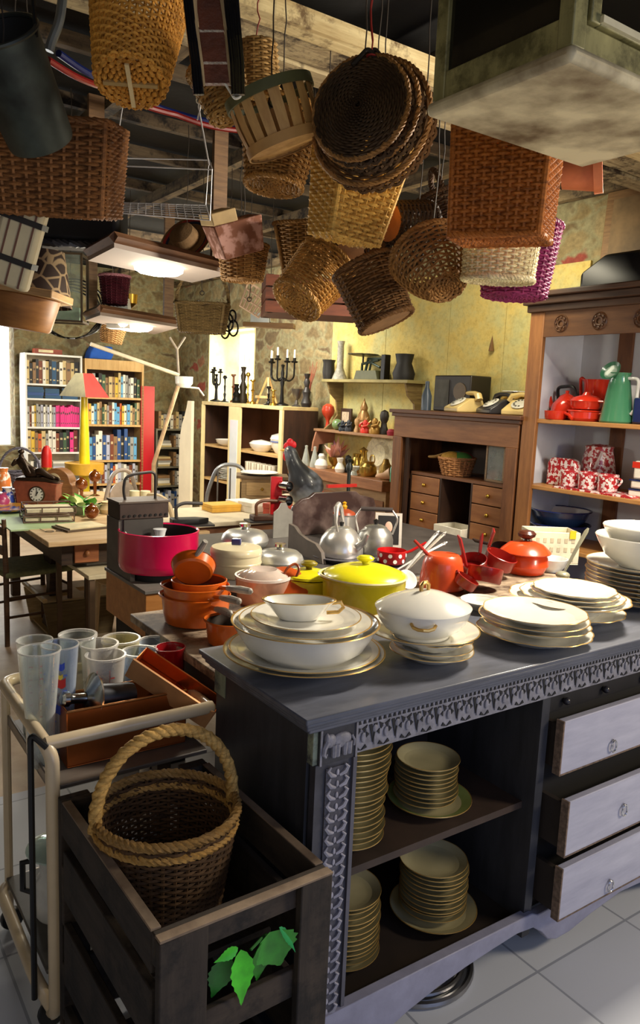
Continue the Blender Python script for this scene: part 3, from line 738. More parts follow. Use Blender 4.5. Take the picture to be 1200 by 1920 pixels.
mb = MB(); mb.box(.012, TW, .012, TD-.01, TRAYZ-.012, TRAYZ); mb.box(.012, .02, .012, TD, TRAYZ-.012, TRAYZ+.02); mb.build('tray', M('#6b625a', .4), tr, .003)
mb = MB(); mb.box(.0, TW, .012, TD-.01, .15, .162); mb.build('lower_shelf', M('#57544f', .5), tr, .003)
mb = MB(); mb.tube(bend([(-.03, .01, .10), (-.034, .0, .80), (-.002, -.02, TZ)], .02), .0075, 8); mb.build('folding_stay', BLK, tr)
mb = MB(); mb.tube(bend([(.03, .1, .13), (.03, .06, .30), (.06, .02, .32), (.06, .02, .12)], .02), .006, 8); mb.build('folding_stay', BLK, tr)
for cx, cy in ((.012, .02), (.012, TD-.02), (TW, .02), (TW, TD-.02)):
    mb = MB(); mb.lathe([(0, -.012), (.03, -.012), (.033, -.006), (.033, .006), (.03, .012), (0, .012)], 18, tm=T(cx, cy, .034) @ rotm(PI/2)); mb.box(cx-.006, cx+.006, cy-.01, cy+.01, .03, .07); mb.build('castor', BLK, tr)
def trp(px, py, z=TRAYZ+.001): return atz(px, py, z)
# copper loaf tins
COP = M('#b5642e', .32, .75, var=.2, vs=6); COPD = M('#3a2418', .5, .5)
def open_box(mb, x, y, z, t=.004):
    mb.cur = 0; mb.box(0, x, 0, y, 0, t)
    for a in ((0, x, 0, t), (0, x, y-t, y), (0, t, t, y-t), (x-t, x, t, y-t)): mb.box(a[0], a[1], a[2], a[3], t, z)
p = onl(126, 1412, .60); p.z = TRAYZ+.001
mb = MB(); open_box(mb, .32, .125, .15)
cb_ = thing('copper_tin', 'large open rectangular copper tin standing on the trolley tray', 'tin', p, RZ-.02)
mb.build('tin_body', COP, cb_, .002)
mb = MB(); mb.box(.006, .314, .006, .119, .0045, .02); mb.build('dark_lining', COPD, cb_)
mb = MB(); mb.tube([(0, 0, .15), (.32, 0, .15), (.32, .125, .15), (0, .125, .15)], .0035, 6, True); mb.build('rolled_edge', M('#d2894a', .25, .9), cb_)
# metal plunger lying in the tin
q = p+AX*.085+AY*.062+Z*.150
ST_ = M('#a9a9a6', .22, 1, var=.1)
fn = thing('mincer_plunger', 'shiny steel funnel plunger with knob lying across the copper tin', 'kitchen tool', q, rot=aim((-.80, -.62, .16)))
mb = MB(); mb.lathe([(0, -.11), (.034, -.11), (.036, -.1), (.036, -.012), (.02, -.01)], 24); mb.build('barrel', M('#4a4b50', .35, .9), fn)
mb = MB(); mb.lathe([(.02, -.012), (.062, -.006), (.065, 0), (.06, .004), (.026, .016), (.016, .02)], 28); mb.build('flange', ST_, fn)
mb = MB(); mb.lathe([(.014, .02), (.013, .055), (.016, .062), (.02, .066), (.02, .078), (.014, .084), (0, .085)], 20); mb.build('knob', ST_, fn)
# leaning copper tin
p1 = onl(238, 1262, .69); p2 = onl(362, 1345, .56)
mb = MB(); open_box(mb, .26, .075, .05); lt = thing('copper_tin', 'narrow copper loaf tin leaning diagonally across the large copper tin', 'tin', p1, rot=basis(p2-p1, AY+AX*.35+Z*.55))
mb.build('tin_body', COP, lt, .002)
mb = MB(); mb.box(-.0, .26, -.012, -.006, .0, .065); mb.build('side_flap', M('#cf9866', .35, .5), lt)
# glasses on the tray
GL = GLASS('#f4f6f2'); GLB = GLASS('#e4ecf6'); GLY = GLASS('#eee8c4', mixt=.7); GLW = GLASS('#f2f0ec', .2, mixt=.72)
def tumbler(px, py, rpx, zr, label, m, taper=.78, name='drinking_glass', cat='glass', printcol=None, rimw=.0016, spout=False, ptype=0, solid=None, band=None):
    """rim centre pixel; zr rim height"""
    c = onl(px, py, zr); zr = c.z; R = wpx(rpx, c); h = zr-TRAYZ-.002
    g = thing(name, label, cat, (c.x, c.y, TRAYZ+.001), rnd.uniform(-.1, .1))
    wob = (lambda t: .16*max(0, math.cos(t+2.2))**12) if spout else None
    mb = MB(); mb.lathe([(0, .003), (R*taper*.94, 0), (R*taper, .004), (R*(taper+.3*(1-taper)), h*.45), (R, h-.002), (R+rimw*.6, h), (R-rimw*.6, h+.001), (R-.0025, h-.004), (R*taper-.002, .012), (0, .011)], 32, wob=None)
    mb.build('glass_wall', solid or m, g)
    mb = MB(); mb.lathe([(R-rimw, h-.001), (R+rimw, h-.001), (R+rimw, h+rimw*1.6), (R-rimw, h+rimw*1.6), (R-rimw, h-.001)], 36, wob=wob); mb.build('rim', band or GLW if not solid else solid, g)
    if spout:
        mb = MB(); a = -2.2; d = Vector((math.cos(a), math.sin(a), 0)); s = Vector((-d.y, d.x, 0))
        mb.loft([[d*(R*.93)-s*.016+Z*h, d*(R*1.22)+Z*(h+.004), d*(R*.93)+s*.016+Z*h], [d*(R*.95)-s*.01+Z*(h-.02), d*(R*.99)+Z*(h-.022), d*(R*.95)+s*.01+Z*(h-.02)]], False, False); mb.build('spout', solid or GLW, g, sharp=60)
    if printcol:
        mb = MB()
        for col in range(3):
            a0 = -PI/2-.7+col*.65+ptype*.2
            for k in range(9):
                z = h*(.2+.07*k); rr = (R*taper+(R-R*taper)*(z/h))+.0012; w = (.10 if k % 2 else .2)*(.8+.4*rnd.random())
                vs = [(rr*math.cos(a0+u), rr*math.sin(a0+u), z+zz) for u, zz in ((0, 0), (w, 0), (w, .0035), (0, .0035))]; mb.add(vs, [(0, 1, 2, 3)])
            rr = R*.92+.0012
            vs = [((R*taper+(R-R*taper)*f+.0012)*math.cos(a0-.06+e), (R*taper+(R-R*taper)*f+.0012)*math.sin(a0-.06+e), h*f) for f, e in ((.15, 0), (.15, .02), (.88, .02), (.88, 0))]; mb.add(vs, [(0, 1, 2, 3)])
        mb.build('printed_scale', M(printcol, .5), g, sharp=0)
    return g, R, h
tumbler(65, 1200, 32, .86, 'tall clear glass with red print, rearmost at the left tray edge', GL, .72, printcol='#c8453a')
tumbler(74, 1218, 38, .66, 'tall clear plain pint glass nearest the left front of the trolley', GL, .62)
g, R, h = tumbler(112, 1208, 34, .70, 'tall clear glass with red and blue flag logo, beside the plain pint glass', GLB, .68, printcol='#5a6ec0')
mb = MB(); rr = R*.965
def patch(mb, a0, a1, z0, z1, rr, n=5):
    vs = []
    for i in range(n+1):
        a = a0+(a1-a0)*i/n; vs += [(rr*math.cos(a), rr*math.sin(a), z0+.003*math.sin(i*1.4)), (rr*math.cos(a), rr*math.sin(a), z1+.003*math.sin(i*1.4))]
    mb.add(vs, [(2*i, 2*i+2, 2*i+3, 2*i+1) for i in range(n)])
patch(mb, -1.5, -.85, h*.66, h*.74, rr); mb.cur = 1; patch(mb, -1.4, -1.0, h*.74, h*.78, rr); mb.cur = 2; patch(mb, -1.45, -.9, h*.82, h*.88, rr); patch(mb, -1.55, -.95, h*.42, h*.5, R*.9)
mb.build('logo', [M('#c3261c', .5), M('#e2c23a', .5), M('#2d47b4', .5)], g, sharp=0)
tumbler(146, 1192, 33, .925, 'clear glass jar with thick white rim at the back of the tray', GL, .85, name='glass_jar', cat='jar', rimw=.004)
tumbler(186, 1208, 34, .875, 'clear plastic measuring beaker with wide rim in the middle of the tray', GLW, .8, name='measuring_beaker', cat='beaker', rimw=.003)
tumbler(198, 1229, 36, .795, 'clear measuring beaker with red scale, nearest the copper tin', GLW, .78, name='measuring_beaker', cat='beaker', printcol='#d0453c', rimw=.003)
tumbler(227, 1198, 34, .93, 'yellowish plastic measuring jug with spout at the back of the tray', GLY, .8, name='measuring_jug', cat='jug', rimw=.003, spout=True)
tumbler(290, 1203, 30, .915, 'pale bluish clear jug with spout beside the red beaker', GLB, .8, name='measuring_jug', cat='jug', rimw=.003, spout=True)
tumbler(262, 1222, 32, .82, 'clear measuring beaker with blue scale, behind the leaning copper tin', GLB, .8, name='measuring_beaker', cat='beaker', printcol='#4f74c0', rimw=.003, ptype=1)
tumbler(320, 1213, 27, .80, 'dark red plastic beaker with spout at the right end of the tray', GL, .88, name='red_beaker', cat='beaker', solid=M('#8e0f18', .25, coat=.4), spout=True)
# white blender jar with glass lid on the lower shelf
q = tr.location+AX*.09+AY*.22+Z*.1625
jr = thing('coffee_maker', 'white coffee maker with round glass lid on the trolley lower shelf', 'coffee maker', q)
mb = MB(); mb.lathe([(0, 0), (.06, 0), (.065, .01), (.062, .1), (.05, .12), (.052, .17), (.06, .18), (0, .185)], 28); mb.build('body', M('#d9d8d0', .25, coat=.4), jr)
mb = MB(); mb.lathe([(0, .22), (.05, .215), (.085, .195), (.086, .191), (.05, .208), (0, .212)], 30); mb.build('glass_lid', GLASS('#dfeee8', mixt=.6), jr)
mb = MB(); mb.lathe([(0, .222), (.014, .222), (.016, .235), (0, .24)], 14); mb.build('lid_knob', M('#e8e6de', .3), jr)
mb = MB(); mb.tube([(-.06, 0, .15), (-.1, 0, .14), (-.1, 0, .06), (-.062, 0, .05)], .009, 8); mb.build('handle', BLK, jr)
mb = MB(); mb.box(0, .26, 0, .16, 0, .10); q = tr.location+AX*.16+AY*.14+Z*.163
single('blue_box', mb, M('#16284e', .6), 'dark blue box standing on the trolley lower shelf behind the crate', 'box', q, RZ, bev=.003)
mb = MB(); mb.tube([(.03*math.cos(t*PI/8), .02*math.sin(t*PI/8), .008) for t in range(16)], .004, 6, True); mb.tube([(.07+.03*math.cos(t*PI/8), .02*math.sin(t*PI/8), .008) for t in range(16)], .004, 6, True); mb.tube([(.03, 0, .008), (.045, .02, .008), (.05, 0, .008)], .004, 6)
single('brass_rings', mb, M('#b58e3a', .3, .9), 'brass curtain rings lying on the floor by the trolley wheel', 'rings', atz(135, 1800, 0.001), .3)
# ================================================================== KITCHEN TABLES
TT = .84
kt = thing('kitchen_table', 'old wooden table with pale worn top pushed behind the dresser', 'table', L(.08, .53), RZ)
mb = MB(); mb.box(0, 1.95, 0, .68, TT-.028, TT); mb.build('table_top', WOOD('#6d5a48', '#c4b095', .55, (1.4, 10, 10), 2.4, .12, '#4b3a2d'), kt, .004)
mb = MB(); mb.box(.04, 1.9, .04, .64, TT-.12, TT-.028); mb.build('apron', WOOD('#30231b', '#4a392c', .6), kt)
for x in (.06, 1.84):
    for y in (.06, .57): mb = MB(); mb.box(x, x+.05, y, y+.05, 0, TT-.12); mb.build('leg', WOOD('#30231b', '#4a392c', .6), kt)
wt = thing('stove_table', 'long dark grey table with iron top carrying pots and kettles', 'table', L(.56, 1.22), RZ)
mb = MB(); mb.box(0, 1.75, 0, 1.25, TT-.03, TT); mb.build('table_top', M('#4b4644', .5, var=.35, vs=6), wt, .004)
mb = MB(); mb.box(.03, 1.7, .03, 1.2, TT-.16, TT-.03); mb.build('apron', M('#211c1a', .6), wt)
for x in (.05, 1.65):
    for y in (.05, 1.14): mb = MB(); mb.box(x, x+.06, y, y+.06, 0, TT-.16); mb.build('leg', M('#211c1a', .6), wt)
# step-backed box with the pink pot
q = atz(273, 1108, .80); lx, ly, _ = loc(q)
sbx = thing('wooden_box', 'orange wood box with grey step back, standing left of the pots', 'box', L(lx-.0, ly), RZ)
mb = MB(); mb.box(0, .24, 0, .47, .60, .785); mb.build('box_body', WOOD('#a5682e', '#c88a4a', .5, (2, 10, 10), 2.5, .1), sbx, .003)
mb = MB(); mb.box(-.006, .246, -.006, .476, .785, .80); mb.build('box_top', M('#77726c', .55, var=.2), sbx, .002)
GRY = M('#5b5650', .6, var=.25)
mb = MB(); poly = [(.17, 0), (.17, .05), (.31, .19), (.31, .24), (.46, .24), (.46, 0)]
mb.prism([(y, z) for y, z in poly], .02, T(.0, 0, .80) @ Matrix(((0, 0, 1, 0), (1, 0, 0, 0), (0, 1, 0, 0), (0, 0, 0, 1)))); mb.build('step_side', GRY, sbx)
mb = MB(); mb.box(.02, .20, .30, .46, .80, 1.04); mb.build('step_back', M('#38332f', .6), sbx)
mb = MB(); mb.tube([(.026, .18, .865), (.026, .31, .99)], .008, 4); mb.build('pale_edge', M('#e6e0d2', .5), sbx)
mb = MB(); mb.box(.03, .21, .05, .42, 0, .6); mb.build('pedestal', M('#17120f', .8), sbx)
# charcoal iron grate with handle on the step
q = L(lx+.0, ly+.30)+Z*1.041
ir = thing('charcoal_iron', 'rusty brown pierced iron box with arched handle on the grey step', 'iron', q, RZ)
mb = MB(); mb.box(0, .225, 0, .15, 0, .07); mb.build('iron_body', M('#3f302a', .6, .3, var=.3), ir, .003)
mb = MB()
for k in range(9): mb.lathe([(0, 0), (.006, 0), (.006, .003), (0, .003)], 8, tm=T(.02+.024*k, -.001, .016) @ rotm(PI/2))
mb.build('vent_holes', M('#080606', .8), ir)
mb = MB(); mb.box(-.004, .229, -.004, .154, .07, .078); mb.build('iron_lid', M('#54463c', .6), ir)
mb = MB(); mb.tube(bend([(.05, .07, .078), (.042, .07, .12), (.05, .07, .175), (.09, .07, .19), (.19, .07, .2), (.19, .07, .078)], .03), .0065, 8); mb.build('handle', M('#2b2523', .5), ir)
# pink pot
def zpot(px, py, z, wpxl, hr, label, mats, name='pot', cat='pot', prof=None, wall=.004, seg=44):
    c = atz(px, py, z+.001); R = wpx(wpxl, c)/2; return c, R
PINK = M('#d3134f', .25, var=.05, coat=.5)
c = atz(297, 1078, .80+.001); R = wpx(147, c)/2
pk = thing('pink_casserole', 'large hot pink enamel pot without lid on the wooden box', 'pot', (c.x, c.y, .801)); h = R*.98
mb = MB(); mb.lathe([(R*.80, .03), (R*.93, .032), (R*.985, .045), (R, .07), (R, h+.03), (R*1.015, h+.034), (R*.985, h+.036), (R*.965, h+.03)], 52); mb.build('pot_wall', PINK, pk)
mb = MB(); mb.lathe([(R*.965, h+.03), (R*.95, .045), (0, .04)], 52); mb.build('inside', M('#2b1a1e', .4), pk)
mb = MB(); mb.lathe([(0, 0), (R*.80, 0), (R*.80, .03), (0, .03)], 40); mb.build('foot', M('#151214', .6), pk)
mb = MB(); mb.lathe([(0, 0), (.05, 0), (.045, .012), (.02, .02), (.025, .045), (.03, .06), (0, .062)], 20)
single('glass_stopper', mb, M('#e4e6e6', .15, coat=.5), 'white glass stopper standing inside the pink pot', 'stopper', (c.x, c.y+.02, .8415+h*.72-.02))
mb = MB(); mb.lathe([(0, 0), (.06, 0), (.06, h*.72-.022), (0, h*.72-.022)], 20)
single('dark_tin', mb, M('#2b1a1e', .5), 'dark round tin inside the pink pot carrying the stopper', 'tin', (c.x, c.y+.02, .8415))
# ------------------------------------------------------------------ pots on the tables
def vessel(name, label, cat, c, prof, m, seg=40, inner=None, rz=0, body='pot_body'):
    t = thing(name, label, cat, c, rz); mb = MB(); mb.lathe(prof, seg); mb.build(body, m, t)
    if inner: m2 = MB(); m2.lathe(inner[0], seg); m2.build('inside', inner[1], t)
    return t
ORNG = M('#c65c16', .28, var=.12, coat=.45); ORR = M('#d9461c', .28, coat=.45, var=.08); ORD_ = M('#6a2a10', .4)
WHORN = WOOD('#3c3834', '#bdb6aa', .35, (3, 3, 3), 3, 0)
c = atz(367, 1165, TT+.001); R = wpx(133, c)/2
def pan(label, c, R, h, m, inm, hand, hcol, tilt=None, name='saucepan', spout=True, taper=.88, hl=.10):
    t = thing(name, label, 'saucepan', c, 0, rot=tilt)
    w = (lambda a: .10*max(0, math.cos(a-PI*.97))**10) if spout else None
    mb = MB(); mb.lathe([(0, 0), (R*taper*.9, 0), (R*taper, .006), (R*(taper+.06), h*.4), (R*.985, h*.93)], 44)
    mb.lathe([(R*.985, h*.93), (R, h), (R*.97, h+.002), (R*.94, h*.93)], 44, wob=w); mb.build('pan_body', m, t)
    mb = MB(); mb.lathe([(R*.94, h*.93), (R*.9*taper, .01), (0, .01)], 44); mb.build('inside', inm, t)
    if hand is not None:
        d = Vector((math.cos(hand), math.sin(hand), 0)); mb = MB()
        mb.tube([d*(R*.97)+Z*(h*.78), d*(R+.025)+Z*(h*.82)], .008, 8); mb.build('socket', m, t)
        mb = MB(); mb.tube([d*(R+.02)+Z*(h*.82), d*(R+.03)+Z*(h*.83), d*(R+.02+hl*.6)+Z*(h*.9), d*(R+.02+hl)+Z*(h*.92), d*(R+.028+hl)+Z*(h*.92)], [.006, .0095, .0125, .011, .004], 10); mb.build('handle', hcol, t)
    return t
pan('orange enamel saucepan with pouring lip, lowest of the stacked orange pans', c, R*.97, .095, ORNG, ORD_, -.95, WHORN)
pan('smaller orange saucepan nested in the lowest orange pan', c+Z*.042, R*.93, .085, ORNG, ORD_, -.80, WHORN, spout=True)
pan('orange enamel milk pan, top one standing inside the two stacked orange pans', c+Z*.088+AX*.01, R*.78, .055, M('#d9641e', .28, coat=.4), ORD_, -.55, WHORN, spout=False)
lidq = c+Z*.147+AX*.0+AY*.03
t = thing('tilted_pan', 'orange enamel pan half tilted upright on the stacked orange pans', 'pan', lidq+Z*.012, rot=(-.95, 0.15, .2))
mb = MB(); mb.lathe([(0, 0), (R*.5, 0), (R*.56, .006), (R*.62, .035), (R*.64, .036), (R*.60, .034), (R*.5, .008), (0, .007)], 36); mb.build('enamel_disc', ORNG, t)
mb = MB(); mb.tube([(0, -R*.55, .02), (.01, -R*.75, .03), (.02, -R*1.05, .035)], [.007, .011, .009], 9); mb.build('handle', WHORN, t)
c = atz(432, 1205, TT+.001); R = wpx(100, c)/2
pan('small orange pouring pan with yellow lip in front of the stacked orange pans', c, R*.95, .075, ORNG, M('#2b1a0e', .5), .35, WOOD('#5d3a1c', '#a06a35', .4), name='pouring_pan', hl=.14)
c = atz(525, 1135, TT); R = wpx(104, c)/2
t = thing('orange_lid', 'burnt orange round lid with loop handle leaning upright behind the front stack', 'pan', c+Z*(R*.55), rot=aim((-.15, -.75, .65)))  # an orange lid leaning upright, filed with the pans
mb = MB(); mb.lathe([(0, .012), (R*.6, .010), (R*.94, .002), (R, -.004), (R*.97, -.008), (R*.6, .004), (0, .006)], 40); mb.build('enamel_disc', M('#c2541c', .35, coat=.3), t)
mb = MB(); mb.tube(bend([(.0, R*.5, .008), (.015, R*.8, .03), (.04, R*1.05, .02), (.06, R*.85, .02), (.05, R*.55, .008)], .03), .005, 8); mb.build('handle', M('#8a3d1a', .4), t)
c = atz(492, 1128, TT+.001); R = wpx(104, c)/2
t = vessel('glass_casserole', 'peach tinted glass casserole with shiny white rim behind the orange lid', 'casserole', c, [(0, 0), (R*.85, 0), (R*.93, .01), (R*.98, .07), (R, .095), (R*.96, .096), (R*.93, .07), (R*.85, .012), (0, .01)], GLASS('#e7b79a', .1, mixt=.25))
mb = MB(); mb.lathe([(R*.97, .094), (R*1.02, .094), (R*1.02, .103), (R*.95, .103), (R*.97, .094)], 40); mb.build('rim', M('#efe4da', .2, coat=.4), t)
mb = MB(); mb.lathe([(0, .1), (R*.5, .125), (R*.9, .105), (R*.93, .1), (R*.5, .118), (0, .094)], 30); mb.build('lid', GLASS('#f3e3d6', .1, mixt=.45), t)
YEL = M('#e3dc1e', .25, var=.05, coat=.5); OLI = M('#b0a416', .28, var=.1, coat=.45)
def lidded(name, label, cat, c, R, h, bm, lm, knob, lidh=.045, spout=False, rimm=None):
    t = thing(name, label, cat, c); w = (lambda a: .09*max(0, math.cos(a-PI))**10) if spout else None
    mb = MB(); mb.lathe([(0, 0), (R*.9, 0), (R*.95, .008), (R*.97, h*.5), (R*.985, h*.94)], 44); mb.lathe([(R*.985, h*.94), (R, h), (R*.95, h), (R*.9, h*.9)], 44, wob=w); mb.build('pot_body', bm, t)
    if rimm: m2 = MB(); m2.lathe([(R*.98, h-.001), (R*1.02, h+.001), (R*1.0, h+.006), (R*.94, h+.004)], 44, wob=w); m2.build('rim', rimm, t)
    mb = MB(); mb.lathe([(R*.97, h+.004), (R*.93, h+.012), (R*.7, h+lidh*.62), (R*.62, h+lidh*.7), (R*.35, h+lidh*.95), (0, h+lidh)], 44); l = mb.build('lid', lm, t)
    mb = MB(); mb.lathe([(0, h+lidh-.002), (.010, h+lidh-.002), (.012, h+lidh+.008), (.026, h+lidh+.014), (.03, h+lidh+.022), (.02, h+lidh+.03), (0, h+lidh+.031)], 18, 1.1, .8); mb.build('lid_knob', knob, l)
    return t
c = atz(680, 1147, TT+.001); R = wpx(158, c)/2
t = lidded('yellow_casserole', 'big olive and yellow enamel casserole with bright yellow lid and knob', 'casserole', c, R, .135, OLI, YEL, YEL, .042, True, M('#e8dfae', .3, coat=.4))
c = atz(585, 1128, TT+.001)+AY*.03; R = wpx(104, c)/2
t = lidded('yellow_casserole', 'smaller yellow enamel pot with yellow lid, half behind the big yellow casserole', 'casserole', c, R, .09, M('#cfc51c', .3, coat=.4), YEL, M('#8a7a12', .4), .03)
CRM = M('#d7cba8', .3, var=.06, coat=.35)
c = atz(422, 1078, TT+.001)+AX*.045-AY*.01; R = wpx(96, c)/2
t = thing('cream_canister', 'round cream enamel pot with flat lid and blue knob', 'pot', c)
h = R*1.05
mb = MB(); mb.lathe([(0, 0), (R*.94, 0), (R*.97, .006), (R*.97, h*.45), (R, h*.47), (R, h*.52), (R*.985, h*.54), (R*.985, h*.8)], 44); mb.build('pot_body', CRM, t)
mb = MB(); mb.lathe([(R*1.0, h*.8), (R*1.01, h*.83), (R*1.0, h*.98), (R*.95, h*1.06), (R*.5, h*1.12), (0, h*1.14)], 44); l = mb.build('lid', CRM, t)
mb = MB(); mb.cb(0, 0, h*1.14+.012, .04, .03, .026); mb.build('lid_knob', M('#232a66', .3, coat=.4), l, .004)
ALU = M('#c4c4c0', .34, .75, var=.1, vs=5)
def dome(label, px, py, z, w, hs=1.0, knob=True, name='aluminium_pan'):
    c = atz(px, py, z+.001); R = wpx(w, c)/2
    t = thing(name, label, 'pan', c); h = R*.62*hs
    mb = MB(); mb.lathe([(0, 0), (R*.72, 0), (R*.85, .008), (R*.97, h*.35), (R, h*.55), (R*1.01, h*.6)], 44); mb.build('pan_body', ALU, t)
    mb = MB(); mb.lathe([(R*1.01, h*.6), (R*1.0, h*.66), (R*.93, h*.95), (R*.75, h*1.2), (R*.4, h*1.32), (0, h*1.36)], 44); l = mb.build('lid', ALU, t)
    mb = MB(); mb.lathe([(0, h*1.35), (.018, h*1.35), (.02, h*1.35+.008), (.026, h*1.35+.012), (.026, h*1.35+.024), (0, h*1.35+.026)], 18); mb.build('lid_knob', M('#d6d6d2', .15, 1), l)
    return t, c, R, h
dome('dull aluminium domed pan with knob lid, lower of the two, right of the cream pot', 524, 1066, TT, 90)
mb = MB(); c2 = atz(458, 1052, TT+.001); mb.lathe([(0, 0), (.11, 0), (.12, .01), (.12, .055), (.1, .06), (0, .06)], 30)
single('dark_pot_stand', mb, M('#1d1a1a', .5), 'dark round pan upside down under the rear aluminium pan', 'pan', c2)
t, c, R, h = dome('dull aluminium domed pan with knob lid, raised behind the cream pot', 458, 1052, TT, 88); t.location = c2+Z*.061
# kettles on a grey tray
c = atz(668, 1046, TT+.001); R = wpx(180, c)/2
trc = c
t = single('oval_tray', MB().lathe([(0, .004), (R*.8, .004), (R*.85, 0), (R*.9, .01), (R, .022), (R*.985, .024), (R*.88, .013), (R*.8, .008), (0, .008)], 44, 1, .8), M('#77747a', .35, .5), 'grey enamel tray with dark rim under the two kettles', 'tray', c, RZ)
KAL = M('#cfcdc8', .28, .75, var=.08)
c = atz(638, 1040, TT+.010); R = wpx(86, c)/2
k = thing('aluminium_kettle', 'shiny squat aluminium kettle with upright handle on the grey tray', 'kettle', c, -.3)
mb = MB(); mb.lathe([(0, 0), (R*.96, 0), (R, .008), (R*.99, .03), (R*.86, R*.75), (R*.62, R*1.08), (R*.5, R*1.15), (R*.48, R*1.18), (R*.35, R*1.24), (0, R*1.28)], 40); mb.build('kettle_body', KAL, k)
mb = MB(); mb.lathe([(0, R*1.27), (.008, R*1.27), (.012, R*1.27+.018), (0, R*1.27+.022)], 12); mb.build('lid_knob', BLK, k)
mb = MB(); mb.tube([(0, -R*.55, R*1.05), (-.01, -R*.6, R*1.5), (-.02, -R*.3, R*2.1), (-.02, 0, R*2.2), (-.015, .25*R, R*2.0), (0, R*.55, R*1.05)], [.005, .007, .013, .014, .011, .005], 10); mb.build('handle', M('#cfcac2', .3, .5), k)
mb = MB(); mb.tube([(R*.8, -R*.3, R*.45), (R*1.15, -R*.45, R*.75), (R*1.3, -R*.5, R*1.1)], [.02, .014, .009], 10); mb.build('spout', KAL, k)
c = atz(668, 1018, TT+.002); R = wpx(44, c)/2
k = thing('coffee_pot', 'aluminium coffee pot with rusty red lid and yellow knob behind the squat kettle', 'coffee pot', c+AY*.12)
mb = MB(); mb.lathe([(0, 0), (R*1.1, 0), (R*1.1, .01), (R*.95, .13), (R, .135), (R*.92, .14)], 28); mb.build('pot_body', KAL, k)
mb = MB(); mb.lathe([(R*1.0, .138), (R*.9, .15), (R*.4, .165), (0, .168)], 28); l = mb.build('lid', M('#a8482a', .4), k)
mb = MB(); mb.lathe([(0, .166), (.012, .166), (.016, .18), (.008, .19), (.012, .2), (0, .208)], 12); mb.build('lid_knob', M('#d9a21c', .4), l)
c = atz(714, 1040, TT+.011)+AY*.05; R = wpx(66, c)/2
k = thing('aluminium_kettle', 'grey aluminium kettle with wire bail handle behind the polka-dot pan', 'kettle', c)
mb = MB(); mb.lathe([(0, 0), (R*.95, 0), (R*1.02, .015), (R*1.02, R*.8), (R*.9, R*1.2), (R*.66, R*1.42), (R*.62, R*1.5), (R*.4, R*1.6), (0, R*1.66)], 40); mb.build('kettle_body', M('#a3a29c', .4, .8), k)
mb = MB(); mb.lathe([(0, R*1.64), (.008, R*1.64), (.014, R*1.64+.02), (0, R*1.64+.028)], 12); mb.build('lid_knob', BLK, k)
mb = MB(); mb.tube(bend([(-R*.95, 0, R*1.1), (-R*1.2, 0, R*2.0), (-R*.85, 0, R*2.5)], .03), .005, 8); mb.tube(bend([(R*.95, 0, R*1.1), (R*1.25, 0, R*2.0), (R*.85, 0, R*2.5)], .03), .005, 8); mb.build('bail', KAL, k)
mb = MB(); mb.tube([(-R*.9, 0, R*2.5), (R*.9, 0, R*2.5)], .011, 10); mb.build('grip', M('#3a3230', .5), k)
c = atz(718, 1050, TT+.012)-AY*.06; R = wpx(56, c)/2
REDP = M('#c3171a', .25, coat=.5, var=.05)
k = thing('polka_dot_pan', 'small red enamel saucepan with white polka dots on the grey tray', 'saucepan', c)
h = R*.85
mb = MB(); mb.lathe([(0, 0), (R*.85, 0), (R*.92, .006), (R, h), (R*.96, h+.002), (R*.88, .01), (0, .008)], 40); mb.build('pan_body', REDP, k)
mb = MB()
for row, (zz, off) in enumerate(((h*.28, 0), (h*.72, .5))):
    for i in range(9):
        a = 2*PI*(i+off)/9; rr = R*(.92+.08*zz/h)+.001
        mb.ball((rr*math.cos(a), rr*math.sin(a), zz), 1, 10, 5, (.0105, .0105, .0105), None) if False else mb.lathe([(0, .0006), (.0095, .0002)], 12, tm=T(rr*math.cos(a), rr*math.sin(a), zz) @ Matrix.Rotation(a, 4, 'Z') @ rotm(0, PI/2-.08))
mb.build('polka_dots', M('#f4efe6', .35), k, sharp=0)
mb = MB(); mb.tube([(R*.9, 0, h*.8), (R*1.3, .0, h*1.0), (R*2.3, .01, h*1.7)], [.006, .007, .006], 8); mb.build('handle', REDP, k)
# marble washstand back and grey scroll end
MARB = SPOT('#3c2a28', '#75625c', 7, .45, .68, .35, .3, 9)
def scroll(w, h): return [(0, 0), (w, 0), (w, h*.62), (w*.97, h*.8), (w*.88, h*.86), (w*.8, h*.9), (w*.74, h), (w*.26, h), (w*.2, h*.9), (w*.12, h*.86), (w*.03, h*.7), (0, h*.5)]
p0 = atz(562, 1012, TT+.001); 
mb = MB(); mb.prism(scroll(wpx(178, p0)*1.16, .235), .022, rotm(PI/2))
single('washstand_back', mb, MARB, 'dark brown veined marble splashback with scrolled top behind the kettles', 'marble slab', p0+AY*.12, RZ, bev=.003)
p0 = atz(605, 1058, TT+.001)
mb = MB(); mb.prism([(0, 0), (.36, 0), (.36, .13), (.30, .125), (.25, .10), (.17, .085), (.08, .08), (.02, .05)], .018, rotm(PI/2))
single('scroll_bracket', mb, M('#6a6058', .6, var=.2), 'grey scrolled wooden end board lying left of the kettles', 'board', p0, RZ+PI/2-.1)
mb = MB(); p0 = atz(520, 1012, TT+.001); mb.prism([(0, 0), (.12, 0), (.12, .14), (.09, .16), (.075, .19), (.045, .19), (.03, .16), (0, .14)], .006, rotm(PI/2))
single('grey_plaque', mb, M('#a7a49c', .35, .5), 'upright grey metal plaque with rounded hanging tab behind the aluminium pans', 'plaque', p0+AY*.05, RZ)
